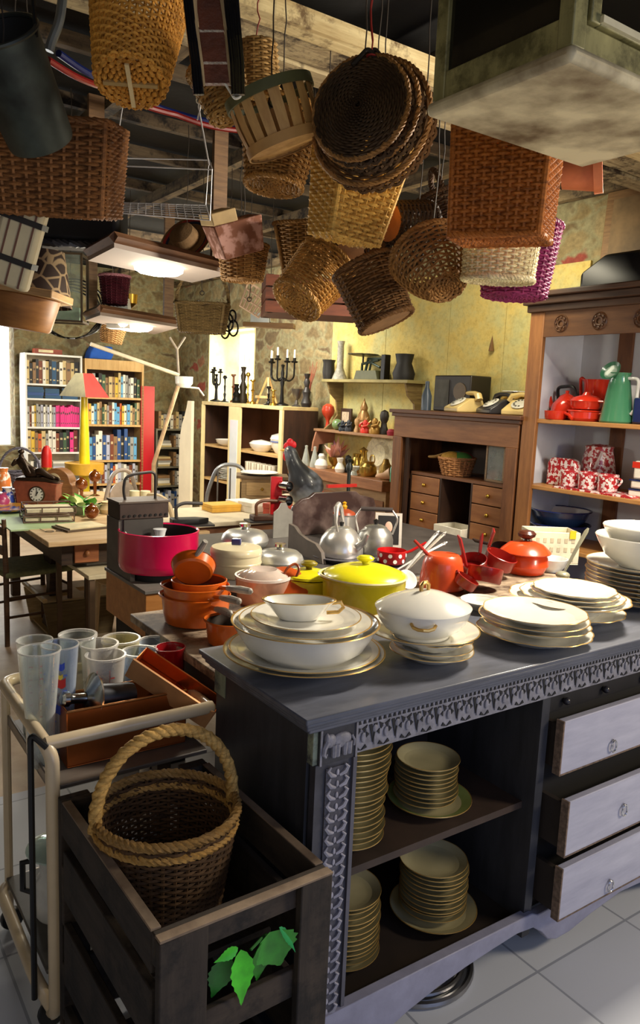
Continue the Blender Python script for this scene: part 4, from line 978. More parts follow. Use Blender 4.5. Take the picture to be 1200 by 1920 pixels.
# white enamel ladles and skimmers fanned right of the yellow pot
WEN = M('#e7e5e2', .2, coat=.5, var=.03)
def ladle(label, q, tip, m, bowlr=.035, hole=True, name='enamel_ladle', cat='ladle', rr=.008):
    q = Vector(q); tip = Vector(tip); t = thing(name, label, cat, q); d = (tip-q); 
    mb = MB(); mb.tube([d*.05, d*.5+Z*.004, d*.92, d], [rr*.7, rr, rr*1.25, rr*.5], 8, flat=.45); mb.build('handle', m, t)
    mb = MB(); mb.ball((0, 0, 0), bowlr, 18, 10, (1, 1, .55)); mb.build('bowl', m, t)
    if hole:
        mb = MB(); n = d.normalized(); c_ = d*.95; s = n.cross(Vector((0, 1, 0))).normalized(); u_ = s.cross(n)
        mb.tube([c_+s*.006*math.cos(k*PI/6)+n*.006*math.sin(k*PI/6)-Vector((0, .006, 0)) for k in range(12)], .0025, 5, True); mb.build('hanging_eye', M('#8f8c88', .4), t)
    return t
for i, (p0, t0) in enumerate((((742, 1092), (823, 995)), ((765, 1092), (836, 997)), ((770, 1085), (838, 1016)))):
    a = atz(p0[0], p0[1], TT+.03)+AY*.06*i; b_ = ray(*t0); yb = a.y+.12
    ladle('white enamel ladle with long handle, %s of the fan beside the yellow casserole' % ['leftmost', 'middle one', 'rightmost'][i], a, aty(t0[0], t0[1], yb), [WEN, M('#c9c3b4', .3, coat=.3), WEN][i])
a = atz(762, 1088, TT+.09); mb = MB()
tq = thing('skimmer', 'white enamel pierced scoop lying by the ladles, next to the tureen knob', 'skimmer', a, rot=(.9, .2, .3))
mb.lathe([(0, 0), (.035, .002), (.04, .01), (.036, .01), (.03, .006), (0, .004)], 20); mb.build('scoop', WEN, tq)
# orange-red tapered pot upside down
c = atz(840, 1105, TT+.001)+AY*.04; R = wpx(84, c)/2
k = thing('orange_red_pot', 'orange-red enamel milk pot turned upside down beside the ladles', 'pot', c)
h = R*1.5
mb = MB(); mb.lathe([(R, 0), (R*1.02, .004), (R, .01), (R*.98, h*.3), (R*.88, h*.75), (R*.8, h*.92), (R*.68, h), (0, h+.003)], 44); mb.build('pot_body', M('#d94e22', .3, coat=.4, var=.08), k)
mb = MB(); mb.tube([(-R*.6, 0, h*.9), (-R*.9, 0, h*1.1), (-R*1.3, .02, h*1.35)], [.007, .008, .006], 8); mb.build('handle', M('#a32218', .35), k)
# heap of dark red saucepans with long handles
DRED = M('#8e1512', .28, coat=.4, var=.1); DKP = M('#2a0f0e', .4)
specs = [((905, 1105), 34, (-.25, .15), (858, 1003), '#8e1512', 'biggest dark red saucepan at the front of the heap, handle pointing up left'),
         ((885, 1085), 28, (.3, -.2), (905, 1000), '#7a1212', 'dark red saucepan tipped in the middle of the heap, handle up'),
         ((930, 1082), 30, (.2, .3), (925, 990), '#94201a', 'dark red saucepan at the right of the heap, handle leaning left'),
         ((868, 1112), 22, (.1, .5), (830, 1078), '#a02a20', 'small dark red pan low at the left of the heap'),
         ((940, 1062), 26, (.4, .1), (886, 1010), '#241413', 'blackened saucepan behind the heap of red pans')]
for i, (pp, w, tl, tip, colr, lab) in enumerate(specs):
    c = atz(pp[0], pp[1], TT+.002)+Z*(.03+.01*(i % 3)); R = wpx(w, c)
    k = thing('red_saucepan', lab, 'saucepan', c, rot=(tl[0], tl[1], 0)); m = M(colr, .28, coat=.4, var=.1); h = R*.8
    mb = MB(); mb.lathe([(0, 0), (R*.9, 0), (R*.95, .006), (R, h), (R*.96, h+.002), (R*.88, .01), (0, .008)], 36); mb.build('pan_body', m, k)
    inv = (Matrix.Translation(c) @ Euler((tl[0], tl[1], 0)).to_matrix().to_4x4()).inverted()
    tp = inv @ aty(tip[0], tip[1], c.y+.04); d = Vector((tp.x, tp.y, 0)).normalized()
    mb = MB(); mb.tube([d*R*.95+Z*(h*.8), d*(R*1.1)+Z*(h*.95), tp*.9, tp], [.006, .0075, .0085, .004], 8); mb.build('handle', m, k)
# orange-red lidded pot with brown knob
c = atz(998, 1078, TT+.001)+AY*.05; R = wpx(90, c)/2
k = thing('orange_stockpot', 'bright orange lidded pot with brown knob, right of the red saucepans', 'pot', c)
h = R*.95
mb = MB(); mb.lathe([(0, 0), (R*.7, 0), (R*.8, .006), (R*.97, h*.4), (R*.92, h*.75), (R*.86, h*.85), (R*.9, h*.88)], 40); mb.build('pot_body', ORR, k)
mb = MB(); mb.lathe([(R*.9, h*.88), (R*1.03, h*.92), (R*1.05, h*.96), (R*.98, h*1.05), (R*.7, h*1.3), (R*.35, h*1.42), (0, h*1.45)], 40); l = mb.build('lid', ORR, k)
mb = MB(); mb.lathe([(0, h*1.44), (.016, h*1.44), (.014, h*1.5), (R*.34, h*1.62), (R*.38, h*1.75), (R*.28, h*1.86), (0, h*1.89)], 24); mb.build('lid_knob', M('#4d2216', .3, coat=.4), l)
# cream pierced rack, ladle on the right
p0 = atz(1012, 1062, TT+.001)+AY*.06
k = thing('cream_plastic_box', 'cream pierced plastic box with yellow tag behind the far right plate stack', 'box', p0, RZ-.55)
mb = MB(); open_box(mb, .24, .17, .16, .006); mb.build('box_shell', M('#e3d9bb', .4), k, .003)
mb = MB()
for i in range(6):
    for j in range(3): mb.cb(.03+.035*i, -.0005, .03+.045*j, .016, .002, .022)
mb.build('pierced_slots', M('#c4b898', .6), k)
mb = MB(); mb.cb(.2, -.002, .15, .03, .004, .04); mb.build('yellow_tag', M('#e4c81a', .4), k)
a = atz(1055, 1078, TT+.06); ladle('grey enamel soup ladle standing upright behind the far right plate stack', a, aty(1103, 990, a.y+.03), M('#8a8873', .35, coat=.3), .03, False, rr=.011)
mb = MB(); q = atz(1040, 1072, TT+.001); mb.lathe([(0, 0), (.05, .0), (.075, .03), (.08, .06), (.075, .06), (.05, .006), (0, .005)], 28)
single('white_saucer', mb, M('#d9dad6', .3, coat=.4), 'small pale grey bowl behind the scalloped top plate', 'bowl', q+AY*.03)
for i,(px,py,lab) in enumerate(((350,985,'flat black sad iron with arched handle on the worktop behind the pink pot'),(498,978,'rusty flat iron with brown wooden grip behind the aluminium pans'))):
    p0 = atz(px, py, TT+.001) if i == 0 else atz(px, py, TT+.001)
    k = thing('flat_iron', lab, 'iron', p0, RZ-.2)
    mb = MB(); mb.prism([(-.09, -.045), (.06, -.045), (.13, 0), (.06, .045), (-.09, .045)], .03, T(0, 0, .012)); mb.build('sole', M('#1d1b1b' if i == 0 else '#4a2f22', .5, .4), k, .004)
    mb = MB(); mb.box(-.12, .15, -.06, .06, 0, .011); mb.build('trivet', M('#3c3836', .5, .5), k)
    mb = MB(); mb.tube(bend([(-.06, 0, .04), (-.065, 0, .11), (-.02, 0, .13), (.09, 0, .125)], .03), .010, 8); mb.build('handle', M('#3a3634' if i == 0 else '#6b4128', .5), k)
# ================================================================== BACK ROOM
PINE = WOOD('#b98c4e', '#e0ba7c', .5, (9, 9, 1.2), 2.2, .06); WHT = M('#e9e9e4', .45, var=.04)
BROWN = WOOD('#54301a', '#8a5a34', .5, (9, 9, 1.3), 2.4, .1); BROWNX = WOOD('#54301a', '#8a5a34', .5, (1.3, 9, 9), 2.4, .1)
DBR = WOOD('#24150c', '#43291a', .55, (9, 9, 1.4), 2.4, .1)
PAGE = M('#d8cfb6', .8)
def shelving(name, label, loc_, rz, w, d, zs, h, m, t=.022, back=True, fascia=0, backm=None):
    k = thing(name, label, 'bookcase', loc_, rz)
    for x in (0, w-t):
        mb = MB(); mb.box(x, x+t, 0, d, 0, h); mb.build('side_panel', m, k)
    mb = MB(); mb.box(t, w-t, 0, d, h-t, h); mb.build('top_board', m, k)
    for z in zs: mb = MB(); mb.box(t, w-t, .005, d, z-t, z); mb.build('shelf', m, k)
    if back: mb = MB(); mb.box(t, w-t, d-.012, d-.002, .02, h-t); mb.build('back_board', backm or m, k)
    if fascia: mb = MB(); mb.box(t, w-t, .0, .018, h-fascia, h-t); mb.build('fascia', m, k)
    return k
CN = {'#7a3a1e': 'russet', '#1c1c20': 'black', '#c9b27c': 'tan', '#e6e2d4': 'white', '#234a86': 'blue', '#6d1a1c': 'dark red', '#d8b23a': 'yellow', '#9c9a94': 'grey',
      '#c4581c': 'orange', '#37553a': 'green', '#e02f86': 'pink', '#5fa3d0': 'light blue', '#8d6b45': 'brown', '#b9bcd0': 'pale violet', '#184a70': 'teal blue'}
def books(base, rz, x0, x1, dcol, hr, where, group, wr=(.018, .034), dp=.15, lean=.0, gaps=0):
    """upright books along local X from x0; base = world point of the shelf's front left"""
    x = x0; i = 0; ax = Vector((math.cos(rz), math.sin(rz), 0)); ay = Vector((-math.sin(rz), math.cos(rz), 0))
    seq = []
    while True:
        w = rnd.uniform(*wr)
        if x+w > x1: break
        c = dcol[i % len(dcol)] if not callable(dcol) else dcol(i); seq.append((x, w, c)); x += w+.0012; i += 1
    cnt = {}
    for j, (x, w, c) in enumerate(seq):
        h = rnd.uniform(*hr); mb = MB()
        mb.box(0, .0025, 0, dp, 0, h); mb.box(w-.0025, w, 0, dp, 0, h); mb.box(.0025, w-.0025, 0, .003, 0, h)
        mb.cur = 1; mb.box(.0025, w-.0025, .003, dp-.005, .003, h-.004)
        mb.cur = 2; mb.box(w*.2, w*.8, -.0006, 0, h*.62, h*.72); mb.box(w*.25, w*.75, -.0006, 0, h*.15, h*.2)
        o = mb.build('book', [M(c, .55, var=.08), PAGE, M('#cdb98a' if c in ('#1c1c20', '#234a86', '#6d1a1c', '#7a3a1e', '#184a70', '#37553a') else '#4a4038', .6)], None, 0, 35, base+ax*x+ay*(.03+rnd.uniform(0, .02)), (0, 0, rz))
        tag(o, '%s book, %s from left on the %s' % (CN[c], ORD[j] if j < len(ORD) else 'last', where), 'book', group)
def flat_books(base, rz, x, n, cols, where, group, w=.2, dp=.26):
    ax = Vector((math.cos(rz), math.sin(rz), 0)); ay = Vector((-math.sin(rz), math.cos(rz), 0)); z = .001
    for i in range(n):
        t = rnd.uniform(.02, .036); c = cols[i % len(cols)]; ww = w*rnd.uniform(.85, 1); mb = MB()
        mb.box(0, ww, 0, dp, 0, .002); mb.box(0, ww, 0, dp, t-.002, t); mb.box(0, ww, 0, .003, .002, t-.002); mb.cur = 1; mb.box(.003, ww-.003, .003, dp-.003, .002, t-.002)
        o = mb.build('book', [M(c, .55, var=.08), PAGE], None, 0, 35, base+ax*x+ay*.02+Z*z, (0, 0, rz))
        tag(o, '%s book lying flat, %s up in %s' % (CN[c], ORD[i], where), 'book', group); z += t+.0008
# white bookcase
zs = [.12, .50, .851, 1.136, 1.452, 1.615]
b0 = fp(-1.95, .30); D_ = .25
shelving('white_bookcase', 'white bookcase crammed with books beside the bright left window', b0, RZ, .63, D_, zs, 1.945, WHT, .02, True, 0, M('#c9b79a', .7))
mix = ['#c9b27c', '#1c1c20', '#8d6b45', '#1c1c20', '#7a3a1e', '#e6e2d4', '#c9b27c', '#1c1c20', '#184a70', '#1c1c20', '#e6e2d4', '#c9b27c', '#8d6b45']
books(b0+Z*1.6155, RZ, .025, .605, lambda i: mix[i % 13], (.22, .28), 'top shelf of the white bookcase', 'books on the white bookcase top shelf', (.026, .05))
for k_ in range(3): flat_books(b0+Z*1.4525, RZ, .03+.19*k_, 4, ['#184a70', '#234a86', '#184a70'], 'the %s pile, white bookcase' % ['left', 'middle', 'right'][k_], 'blue piled books', .18)
books(b0+Z*1.1365, RZ, .025, .605, lambda i: (['#9c9a94', '#7a3a1e', '#e6e2d4', '#d8b23a'][i % 4] if i < 5 else (['#b9bcd0', '#e6e2d4', '#9c9a94'][i % 3] if i < 13 else '#e02f86')), (.22, .26), 'magazine shelf of the white bookcase', 'magazines on the white bookcase', (.020, .026))
books(b0+Z*.8515, RZ, .025, .605, lambda i: ['#c9b27c', '#d8b23a', '#8d6b45', '#c4581c', '#c9b27c', '#9c9a94', '#e6e2d4', '#e6e2d4', '#7a3a1e', '#1c1c20', '#37553a', '#1c1c20', '#e02f86', '#6d1a1c'][i % 14], (.20, .25), 'fifth row of the white bookcase', 'books on the fifth row', (.03, .045))
books(b0+Z*.5005, RZ, .025, .25, ['#9c9a94', '#e6e2d4', '#1c1c20', '#b9bcd0'], (.24, .3), 'sixth row of the white bookcase', 'books on the sixth row', (.03, .04))
flat_books(b0+Z*.5005, RZ, .3, 8, ['#b9bcd0', '#9c9a94', '#e6e2d4', '#1c1c20', '#234a86'], 'the low pile in the white bookcase', 'low pile of books', .27)
mb = MB(); mb.box(0, .30, 0, .12, 0, .055); mb.cur = 1; mb.box(.04, .2, -.003, .12, .015, .045)
single('board_game_box', mb, [M('#8a3a22', .6), M('#d9cba0', .7)], 'flat red and cream carton lying on top of the white bookcase', 'box', b0+AX*.12+AY*.05+Z*1.946, RZ)
# brown bookcase
b1 = fp(-1.29, .30)
zs = [.1, .473, .753, 1.174, 1.494]
shelving('pine_bookcase', 'pine bookcase with five rows of books and a deep top fascia', b1, RZ, .71, .25, zs, 1.925, PINE, .024, True, .12, M('#4a3220', .7))
books(b1+Z*1.4945, RZ, .10, .68, lambda i: ['#9c9a94', '#e6e2d4', '#1c1c20', '#37553a', '#8d6b45', '#c9b27c', '#8d6b45', '#d8b23a', '#c9b27c', '#5fa3d0', '#e6e2d4', '#9c9a94'][i % 12], (.22, .29), 'top row of the pine bookcase', 'books on the pine top row', (.026, .042))
books(b1+Z*1.1745, RZ, .03, .68, lambda i: ['#c4581c', '#d8b23a', '#e6e2d4', '#5fa3d0', '#c9b27c', '#8d6b45', '#37553a', '#c9b27c', '#9c9a94', '#7a3a1e', '#e6e2d4', '#5fa3d0', '#5fa3d0'][i % 13], (.20, .27), 'second row of the pine bookcase', 'books on the pine second row', (.022, .036))
books(b1+Z*.7535, RZ, .03, .68, lambda i: ['#9c9a94', '#5fa3d0', '#234a86', '#e6e2d4', '#e6e2d4', '#234a86', '#b9bcd0', '#7a3a1e', '#8d6b45', '#234a86', '#1c1c20', '#234a86', '#184a70'][i % 13], (.26, .37), 'third row of the pine bookcase', 'books on the pine third row', (.03, .046))
books(b1+Z*.4735, RZ, .03, .68, lambda i: ['#e6e2d4', '#b9bcd0', '#9c9a94', '#e6e2d4', '#9c9a94', '#7a3a1e', '#b9bcd0', '#9c9a94', '#234a86', '#c4581c'][i % 10], (.2, .25), 'fourth row of the pine bookcase', 'books on the pine fourth row', (.028, .04))
books(b1+Z*.1005, RZ, .03, .68, ['#9c9a94', '#e6e2d4', '#7a3a1e', '#b9bcd0'], (.24, .32), 'lowest row of the pine bookcase', 'books on the pine lowest row', (.03, .05))
mb = MB(); mb.prism([(0, 0), (.26, 0), (.29, .07), (.27, .15), (.06, .15), (.02, .08)], .2, rotm(PI/2))
single('foam_cushion', mb, M('#1f55b0', .85, bp=.3, bs=80), 'folded bright blue foam mat on top of the pine bookcase', 'mat', b1+AX*.06+AY*.22+Z*1.927, RZ, bev=.01)
# red board and low shelf, left of the cabinet
mb = MB(); mb.box(0, .17, 0, .025, 0, 1.64)
single('red_board', mb, M('#c01625', .35, coat=.2, var=.1, vs=3), 'tall glossy red board leaning beside the pine bookcase', 'board', fp(-.61, .30)+Z*.001, RZ)
b2 = fp(-.40, .26)
shelving('low_rack', 'grey open shelf of papers and books between the red board and the cabinet', b2, RZ, .46, .24, [.1, .42, .66, .90], 1.13, M('#6f6a58', .6), .02, True, 0, M('#4a4436', .7))
for z_, n_ in ((.42, 4), (.66, 5), (.90, 3)):
    flat_books(b2+Z*(z_+.0005), RZ, .04, n_, ['#c9b27c', '#e6e2d4', '#9c9a94', '#8d6b45'], 'the pile on the %s grey rack shelf' % {.42: 'lower', .66: 'middle', .9: 'upper'}[z_], 'papers in the grey rack', .18, .2)
    books(b2+Z*(z_+.0005), RZ, .25, .43, ['#8d6b45', '#9c9a94', '#e6e2d4', '#1c1c20', '#c9b27c'], (.13, .18), '%s shelf of the grey rack' % {.42: 'lower', .66: 'middle', .9: 'upper'}[z_], 'books in the grey rack', (.025, .04))
books(b2+Z*.1005, RZ, .03, .43, ['#b9bcd0', '#9c9a94', '#234a86', '#e6e2d4'], (.2, .27), 'bottom shelf of the grey rack', 'books in the grey rack bottom', (.03, .045))
books(b2+Z*1.1305, RZ, .05, .42, ['#8d6b45', '#c9b27c', '#9c9a94', '#1c1c20', '#e6e2d4'], (.16, .22), 'top of the grey rack', 'books on top of the grey rack', (.03, .05))
# long articulated wooden lamp
lp = thing('angle_lamp', 'giant jointed wooden lamp with white glass bowl in the back corner', 'lamp', onf(290, 955, .9)*1.0)
lp.location.z = 0; B_ = lp.location
def rl(p): return Vector(p)-B_
WP = WOOD('#8a6a48', '#bfa07a', .6, (3, 3, 3), 3, .1)
j1 = onf(288, 870, .9); j2 = onf(334, 724, .85); j3 = onf(335, 703, .85); j4 = onf(170, 645, .9); j5 = onf(332, 655, .85)
mb = MB(); mb.tube([rl((j1.x, j1.y, 0.0)), rl(j1), rl(j2)], .024, 8); mb.build('lower_arm', WP, lp)
mb = MB(); mb.tube([rl(j3), rl(j4)], .022, 8); mb.build('upper_arm', M('#cdbfa6', .5), lp)
mb = MB(); mb.tube([rl(j3), rl(j5)], .014, 8); mb.tube([rl(j5), rl(onf(318, 632, .85))], .014, 8); mb.tube([rl(j5), rl(onf(347, 632, .85))], .014, 8); mb.build('fork', M('#8d7f70', .5), lp)
mb = MB(); mb.tube([rl(j2), rl(onf(372, 728, .85)), rl(onf(382, 742, .85))], .012, 8); mb.build('side_arm', M('#b9b5ac', .35, .6), lp)
q = onf(345, 716, .85)
mb = MB(); mb.lathe([(0, -.07), (.06, -.066), (.10, -.02), (.105, .06), (.095, .062), (.09, -.01), (0, -.05)], 24, o=tuple(rl(q))); mb.build('glass_bowl', M('#dcdcd4', .25, coat=.3), lp)
# cabinet with candlesticks
cw = 1.64; CB = wp(-1.695, .48)
cab = thing('open_cabinet', 'cream fronted brown cabinet with mirrored centre stile holding white dishes', 'cabinet', CB, RW)
CRF = M('#d9c58e', .5, var=.1)
CIN = M('#5b361f', .6, var=.15)
mb = MB(); mb.box(.0, cw, .002, .39, 1.47, 1.505); mb.build('top_board', M('#c7b07a', .5), cab, .004)
mb = MB(); mb.box(cw-.02, cw, .02, .39, .02, 1.47); mb.build('side_panel', DBR, cab)
mb = MB(); mb.box(0, .02, .02, .39, .02, 1.47); mb.build('side_panel', DBR, cab)
mb = MB(); mb.box(.02, cw-.02, .37, .39, .02, 1.47); mb.build('back_panel', CIN, cab)
for x0, x1 in ((0, .055), (.62, .86), (cw-.05, cw)): mb = MB(); mb.box(x0, x1, 0, .02, .02, 1.47); mb.build('stile', CRF, cab)
mb = MB(); mb.box(.63, .65, .02, .37, .02, 1.47); mb.build('partition', CIN, cab)
mb = MB(); mb.box(.665, .815, -.006, .0, .12, 1.34); mb.build('mirror_strip', M('#e8eef2', .12, .3, var=.05), cab)
for x0, x1, z in ((.02, .63, 1.055), (.65, cw-.02, 1.055), (.02, .63, .70), (.65, cw-.02, .76), (.02, cw-.02, .3)):
    mb = MB(); mb.box(x0, x1, .022, .37, z-.022, z); mb.build('shelf', M('#c19a5e', .5), cab)
mb = MB(); mb.box(.05, cw-.05, .03, .37, 0, .02); mb.build('plinth', DBR, cab)
pts = [(0, 0), (.30, 0), (.30, 1.5), (.2, 1.5), (.17, 1.42), (.12, 1.33), (.06, 1.24), (.02, 1.12), (0, 1.0)]
mb = MB(); mb.prism(pts, .03, rotm(PI/2)); single('headboard', mb, M('#efe3c4', .5, var=.1, vs=3), 'tall cream curved headboard standing at the left end of the candlestick cabinet', 'board', wp(-2.05, .54)+Z*.001, RW)
def onc(x, y, z): return wp(-1.695+x, .48-y, z)
def pile(pos, R, n, dz, lab, group, m=None):
    for i in range(n): plate(plate_me(R, .022, 0, False), lab % ORD[i], pos+Z*(dz*i)+AX*rnd.uniform(-.01, .01), 0, group)
def dishd(name, label, cat, pos, prof, m=PORC, sx=1, sy=1, seg=28):
    mb = MB(); mb.lathe(prof, seg, sx, sy); return single(name, mb, m, label, cat, pos, RW)
bo = [(0, 0), (.05, 0), (.09, .03), (.11, .07), (.105, .07), (.08, .03), (0, .01)]
dishd('bowl', 'white bowl on the left upper shelf of the cream cabinet', 'bowl', onc(.42, .12, 1.056), [(r*1.3, z) for r, z in bo])
dishd('bowl', 'white saucer bowl in front of the bowl on the left cabinet shelf', 'bowl', onc(.30, .14, 1.056), [(r*.9, z*.6) for r, z in bo])
tu2 = thing('soup_tureen', 'white round tureen with flower band on the right upper cabinet shelf', 'tureen', onc(1.34, .24, 1.056), RW)
mb = MB(); mb.lathe([(0, 0), (.10, 0), (.14, .06), (.15, .13), (.155, .135), (.14, .17), (.05, .2), (0, .205)], 30); mb.build('body', PORC, tu2)
mb = MB(); mb.lathe([(.0, .2), (.015, .205), (.02, .22), (0, .228)], 14); mb.build('knob', PORC, tu2)
mb = MB(); mb.lathe([(.1512, .105), (.1515, .12)], 30); mb.build('blue_band', M('#5d6a9a', .4), tu2)
tu2 = thing('sauce_tureen', 'white lidded oval sauce dish left of the round tureen in the cabinet', 'dish', onc(1.08, .12, 1.056), RW)
mb = MB(); mb.lathe([(0, 0), (.08, 0), (.13, .05), (.14, .075), (.1, .1), (0, .115)], 30, 1.2, .7); mb.build('body', PORC, tu2)
mb = MB(); mb.tube([(-.16, 0, .06), (-.2, 0, .075), (-.19, 0, .04), (-.15, 0, .035)], .008, 7); mb.build('handle', PORC, tu2)
pile(onc(.42, .15, .701), .13, 7, .017, 'white plate, %s from the bottom of the pile in the left lower cabinet opening', 'plates in the cabinet', None)
for i in range(2):
    for j in range(5):
        k = thing('striped_mug', 'white brown-striped cup, %s from the left in the %s row on the cabinet shelf' % (ORD[j], ['lower', 'upper'][i]), 'cup', onc(.98+.105*j, .06, .761+i*.096), RW, 'striped cups')
        mb = MB(); mb.lathe([(0, 0), (.042, 0), (.048, .01), (.05, .093), (.046, .093), (.044, .012), (0, .01)], 20); mb.build('cup', M('#e8e0cc', .3), k)
        mb = MB()
        for q in range(8):
            a = 2*PI*q/8; mb.tube([(.0485*math.cos(a), .0485*math.sin(a), .012), (.0505*math.cos(a), .0505*math.sin(a), .09)], .003, 4)
        mb.build('stripes', M('#7a6a4c', .5), k)
# candlesticks and curios on the cabinet
IRON = M('#141210', .4, .5); BRS = M('#b08c3a', .28, .95); WAX = M('#e9dfc8', .5)
def cpos(px, off=.30): p = onw(px, 757, off); p.z = 1.506; return p
def stick(px, ztop, m, label, candle=0, style=0, off=.30):
    p = cpos(px, off); d = dep(p); h = (757-ztop)*d/FPX
    k = thing('candlestick', label, 'candlestick', p, RW)
    st = [[(0, 0), (.045, 0), (.045, .008), (.02, .018), (.010, .04), (.016, h*.3), (.008, h*.36), (.013, h*.6), (.007, h*.66), (.010, h*.86), (.024, h*.9), (.024, h*.95), (.014, h), (0, h)],
          [(0, 0), (.035, 0), (.03, .02), (.012, .03), (.012, h*.5), (.022, h*.55), (.012, h*.6), (.012, h*.9), (.03, h*.95), (.026, h), (0, h)],
          [(0, 0), (.04, 0), (.05, h*.12), (.03, h*.3), (.04, h*.45), (.02, h*.6), (.03, h*.75), (.018, h*.85), (.03, h), (0, h)]][style]
    mb = MB(); mb.lathe(st, 16); mb.build('stem', m, k)
    if candle: mb = MB(); mb.lathe([(0, h), (.011, h), (.010, h+candle), (0, h+candle+.006)], 10); mb.build('candle', WAX, k)
    return k
def branched(px, ztop, label, arms, span, m, off=.30, flower=False, candle=.0):
    p = cpos(px, off); h = (757-ztop)*dep(p)/FPX; k = thing('candelabra', label, 'candelabra', p, RW)
    mb = MB(); mb.lathe([(0, 0), (.07, 0), (.065, .012), (.02, .03), (.014, h*.4), (.022, h*.5), (.013, h*.6), (.018, h*.7), (.01, h*.8), (.02, h*.88), (0, h*.9)], 16); mb.build('stem', m, k)
    for i in range(arms):
        a = PI*(i/(arms-1)); c = math.cos(a); s = .3*math.sin(a)
        top = h*(1.0 if abs(c) > .3 else 1.06)
        mb = MB(); mb.tube(bend([(0, 0, h*.62), (span*c*.55, -s*span*.6, h*.52), (span*c, -s*span, h*.6), (span*c, -s*span, top*.92)], .06), .0085, 7); mb.lathe([(0, 0), (.026, .0), (.034, .014), (.014, .02), (.016, .045), (0, .045)], 12, o=(span*c, -s*span, top*.92)); ar = mb.build('arm', m, k)
        if candle: mb = MB(); mb.lathe([(0, 0), (.010, 0), (.009, candle), (0, candle+.008)], 10, o=(span*c, -s*span, top*.92+.045)); mb.build('candle', WAX, ar)
    return k
branched(405, 700, 'thin dark branching flower candle holder at the left end of the cabinet top', 3, .09, IRON, .32)
stick(421, 708, IRON, 'slim dark candlestick beside the branching flower holder', 0, 0)
stick(437, 705, M('#6b3a22', .5), 'brown turned wooden candlestick left of the tall gilt one', 0, 1, .22)
stick(443, 722, IRON, 'short black candlestick in front of the brown one', 0, 2, .36)
stick(455, 690, M('#2a2114', .4, .4), 'dark carved column candlestick with a yellow candle', .12, 2)
stick(464, 700, BRS, 'brass candlestick with a tall yellow candle, next to the dark column', .14, 0, .24)
stick(473, 712, BRS, 'short brass candlestick right of the tall yellow candles', .05, 1, .36)
p = cpos(492, .30); k = thing('wooden_easel', 'small tan wooden folding easel on the cabinet top', 'easel', p, RW)
mb = MB(); mb.tube([(-.11, 0, .01), (.03, .03, .26)], .013, 4); mb.build('leg', PINE, k)
mb = MB(); mb.tube([(.11, 0, .01), (.05, .03, .26)], .013, 4); mb.build('leg', PINE, k)
mb = MB(); mb.tube([(.04, .14, .01), (.04, .04, .26)], .013, 4); mb.build('leg', PINE, k)
mb = MB(); mb.box(-.11, .12, -.02, .0, .06, .085); mb.build('ledge', PINE, k)
branched(528, 672, 'big black five-armed candelabra with pale candles on the cabinet top', 5, .20, IRON, .26, candle=.07)
stick(503, 722, IRON, 'short dark candlestick in front of the big candelabra', 0, 0, .42)
stick(512, 728, BRS, 'tiny brass candlestick at the right foot of the easel', 0, 1, .44)
dishd('goblet', 'dark pewter goblet right of the big candelabra', 'goblet', cpos(556), [(0, 0), (.05, 0), (.02, .02), (.014, .06), (.03, .08), (.05, .14), (.055, .16), (.05, .16), (0, .09)], M('#6b6660', .3, .8))
stick(574, 695, M('#1d1713', .5), 'thick black turned post at the right end of the cabinet top', 0, 2)
p = cpos(597, .12); p2 = p; k = thing('dried_twigs', 'bunch of dried reddish twigs standing in a glass vase by the cabinet', 'dried flowers', onc(1.60, .3, 1.506), RW)
mb = MB(); mb.lathe([(0, 0), (.035, 0), (.04, .1), (.03, .14), (.027, .14), (.034, .1), (.03, .01), (0, .01)], 18); mb.build('vase', GLASS('#d8d8c8'), k)
mb = MB()
for i in range(14):
    a = rnd.uniform(0, 6.28); s = rnd.uniform(.03, .1); mb.tube([(0, 0, .02), (s*.3*math.cos(a), s*.3*math.sin(a), .2), (s*math.cos(a), s*math.sin(a), rnd.uniform(.28, .42))], .003, 4)
mb.build('twigs', M('#8a4630', .8), k)
# wall shelf
SH = M('#8f8352', .6, var=.2)
sf = thing('wall_shelf', 'two-tier olive wall shelf with scrolled brackets carrying scales and curios', 'shelf', wp(.15, .225), RW)
mb = MB(); mb.box(.02, 1.17, 0, .20, 1.735, 1.76); mb.build('upper_board', SH, sf, .003)
mb = MB(); mb.box(-.06, 1.05, -.01, .20, 1.30, 1.322); mb.build('lower_board', M('#8d6a4a', .6, var=.2), sf, .003)
YZ = Matrix(((0, 0, 1, 0), (1, 0, 0, 0), (0, 1, 0, 0), (0, 0, 0, 1)))
for x in (.06, 1.10):
    mb = MB(); mb.prism([(.2, 1.735), (.03, 1.735), (.06, 1.64), (.13, 1.58), (.15, 1.45), (.09, 1.38), (.01, 1.322), (.2, 1.322)], .02, T(x, 0, 0) @ YZ); mb.build('bracket', WOOD('#5a4426', '#8f7a4c', .6), sf)
mb = MB(); mb.prism([(.2, 1.30), (.0, 1.30), (-.03, 1.2), (-.04, 1.12), (.02, 1.11), (.03, 1.18), (.2, 1.2)], .02, T(-.04, 0, 0) @ YZ); mb.build('lower_bracket', M('#9a6a50', .6), sf)
def on_sh(px, z, off=.12, py=None): p = onw(px, 700 if z > 1.5 else 780, off); p.z = z; return p
dishd('pillar_vase', 'tall mottled grey column vase at the left end of the upper wall shelf', 'vase', on_sh(637, 1.761), [(0, 0), (.07, 0), (.05, .05), (.03, .1), (.028, .3), (.035, .33), (.02, .33), (0, .3)], M('#8d8a7c', .6, var=.4, vs=40))
dishd('dark_jug', 'blackened round vase on the cabinet side of the upper wall shelf', 'vase', on_sh(616, 1.761, .14), [(0, 0), (.045, 0), (.055, .06), (.05, .14), (.06, .17), (.05, .17), (0, .1)], M('#1c1916', .5))
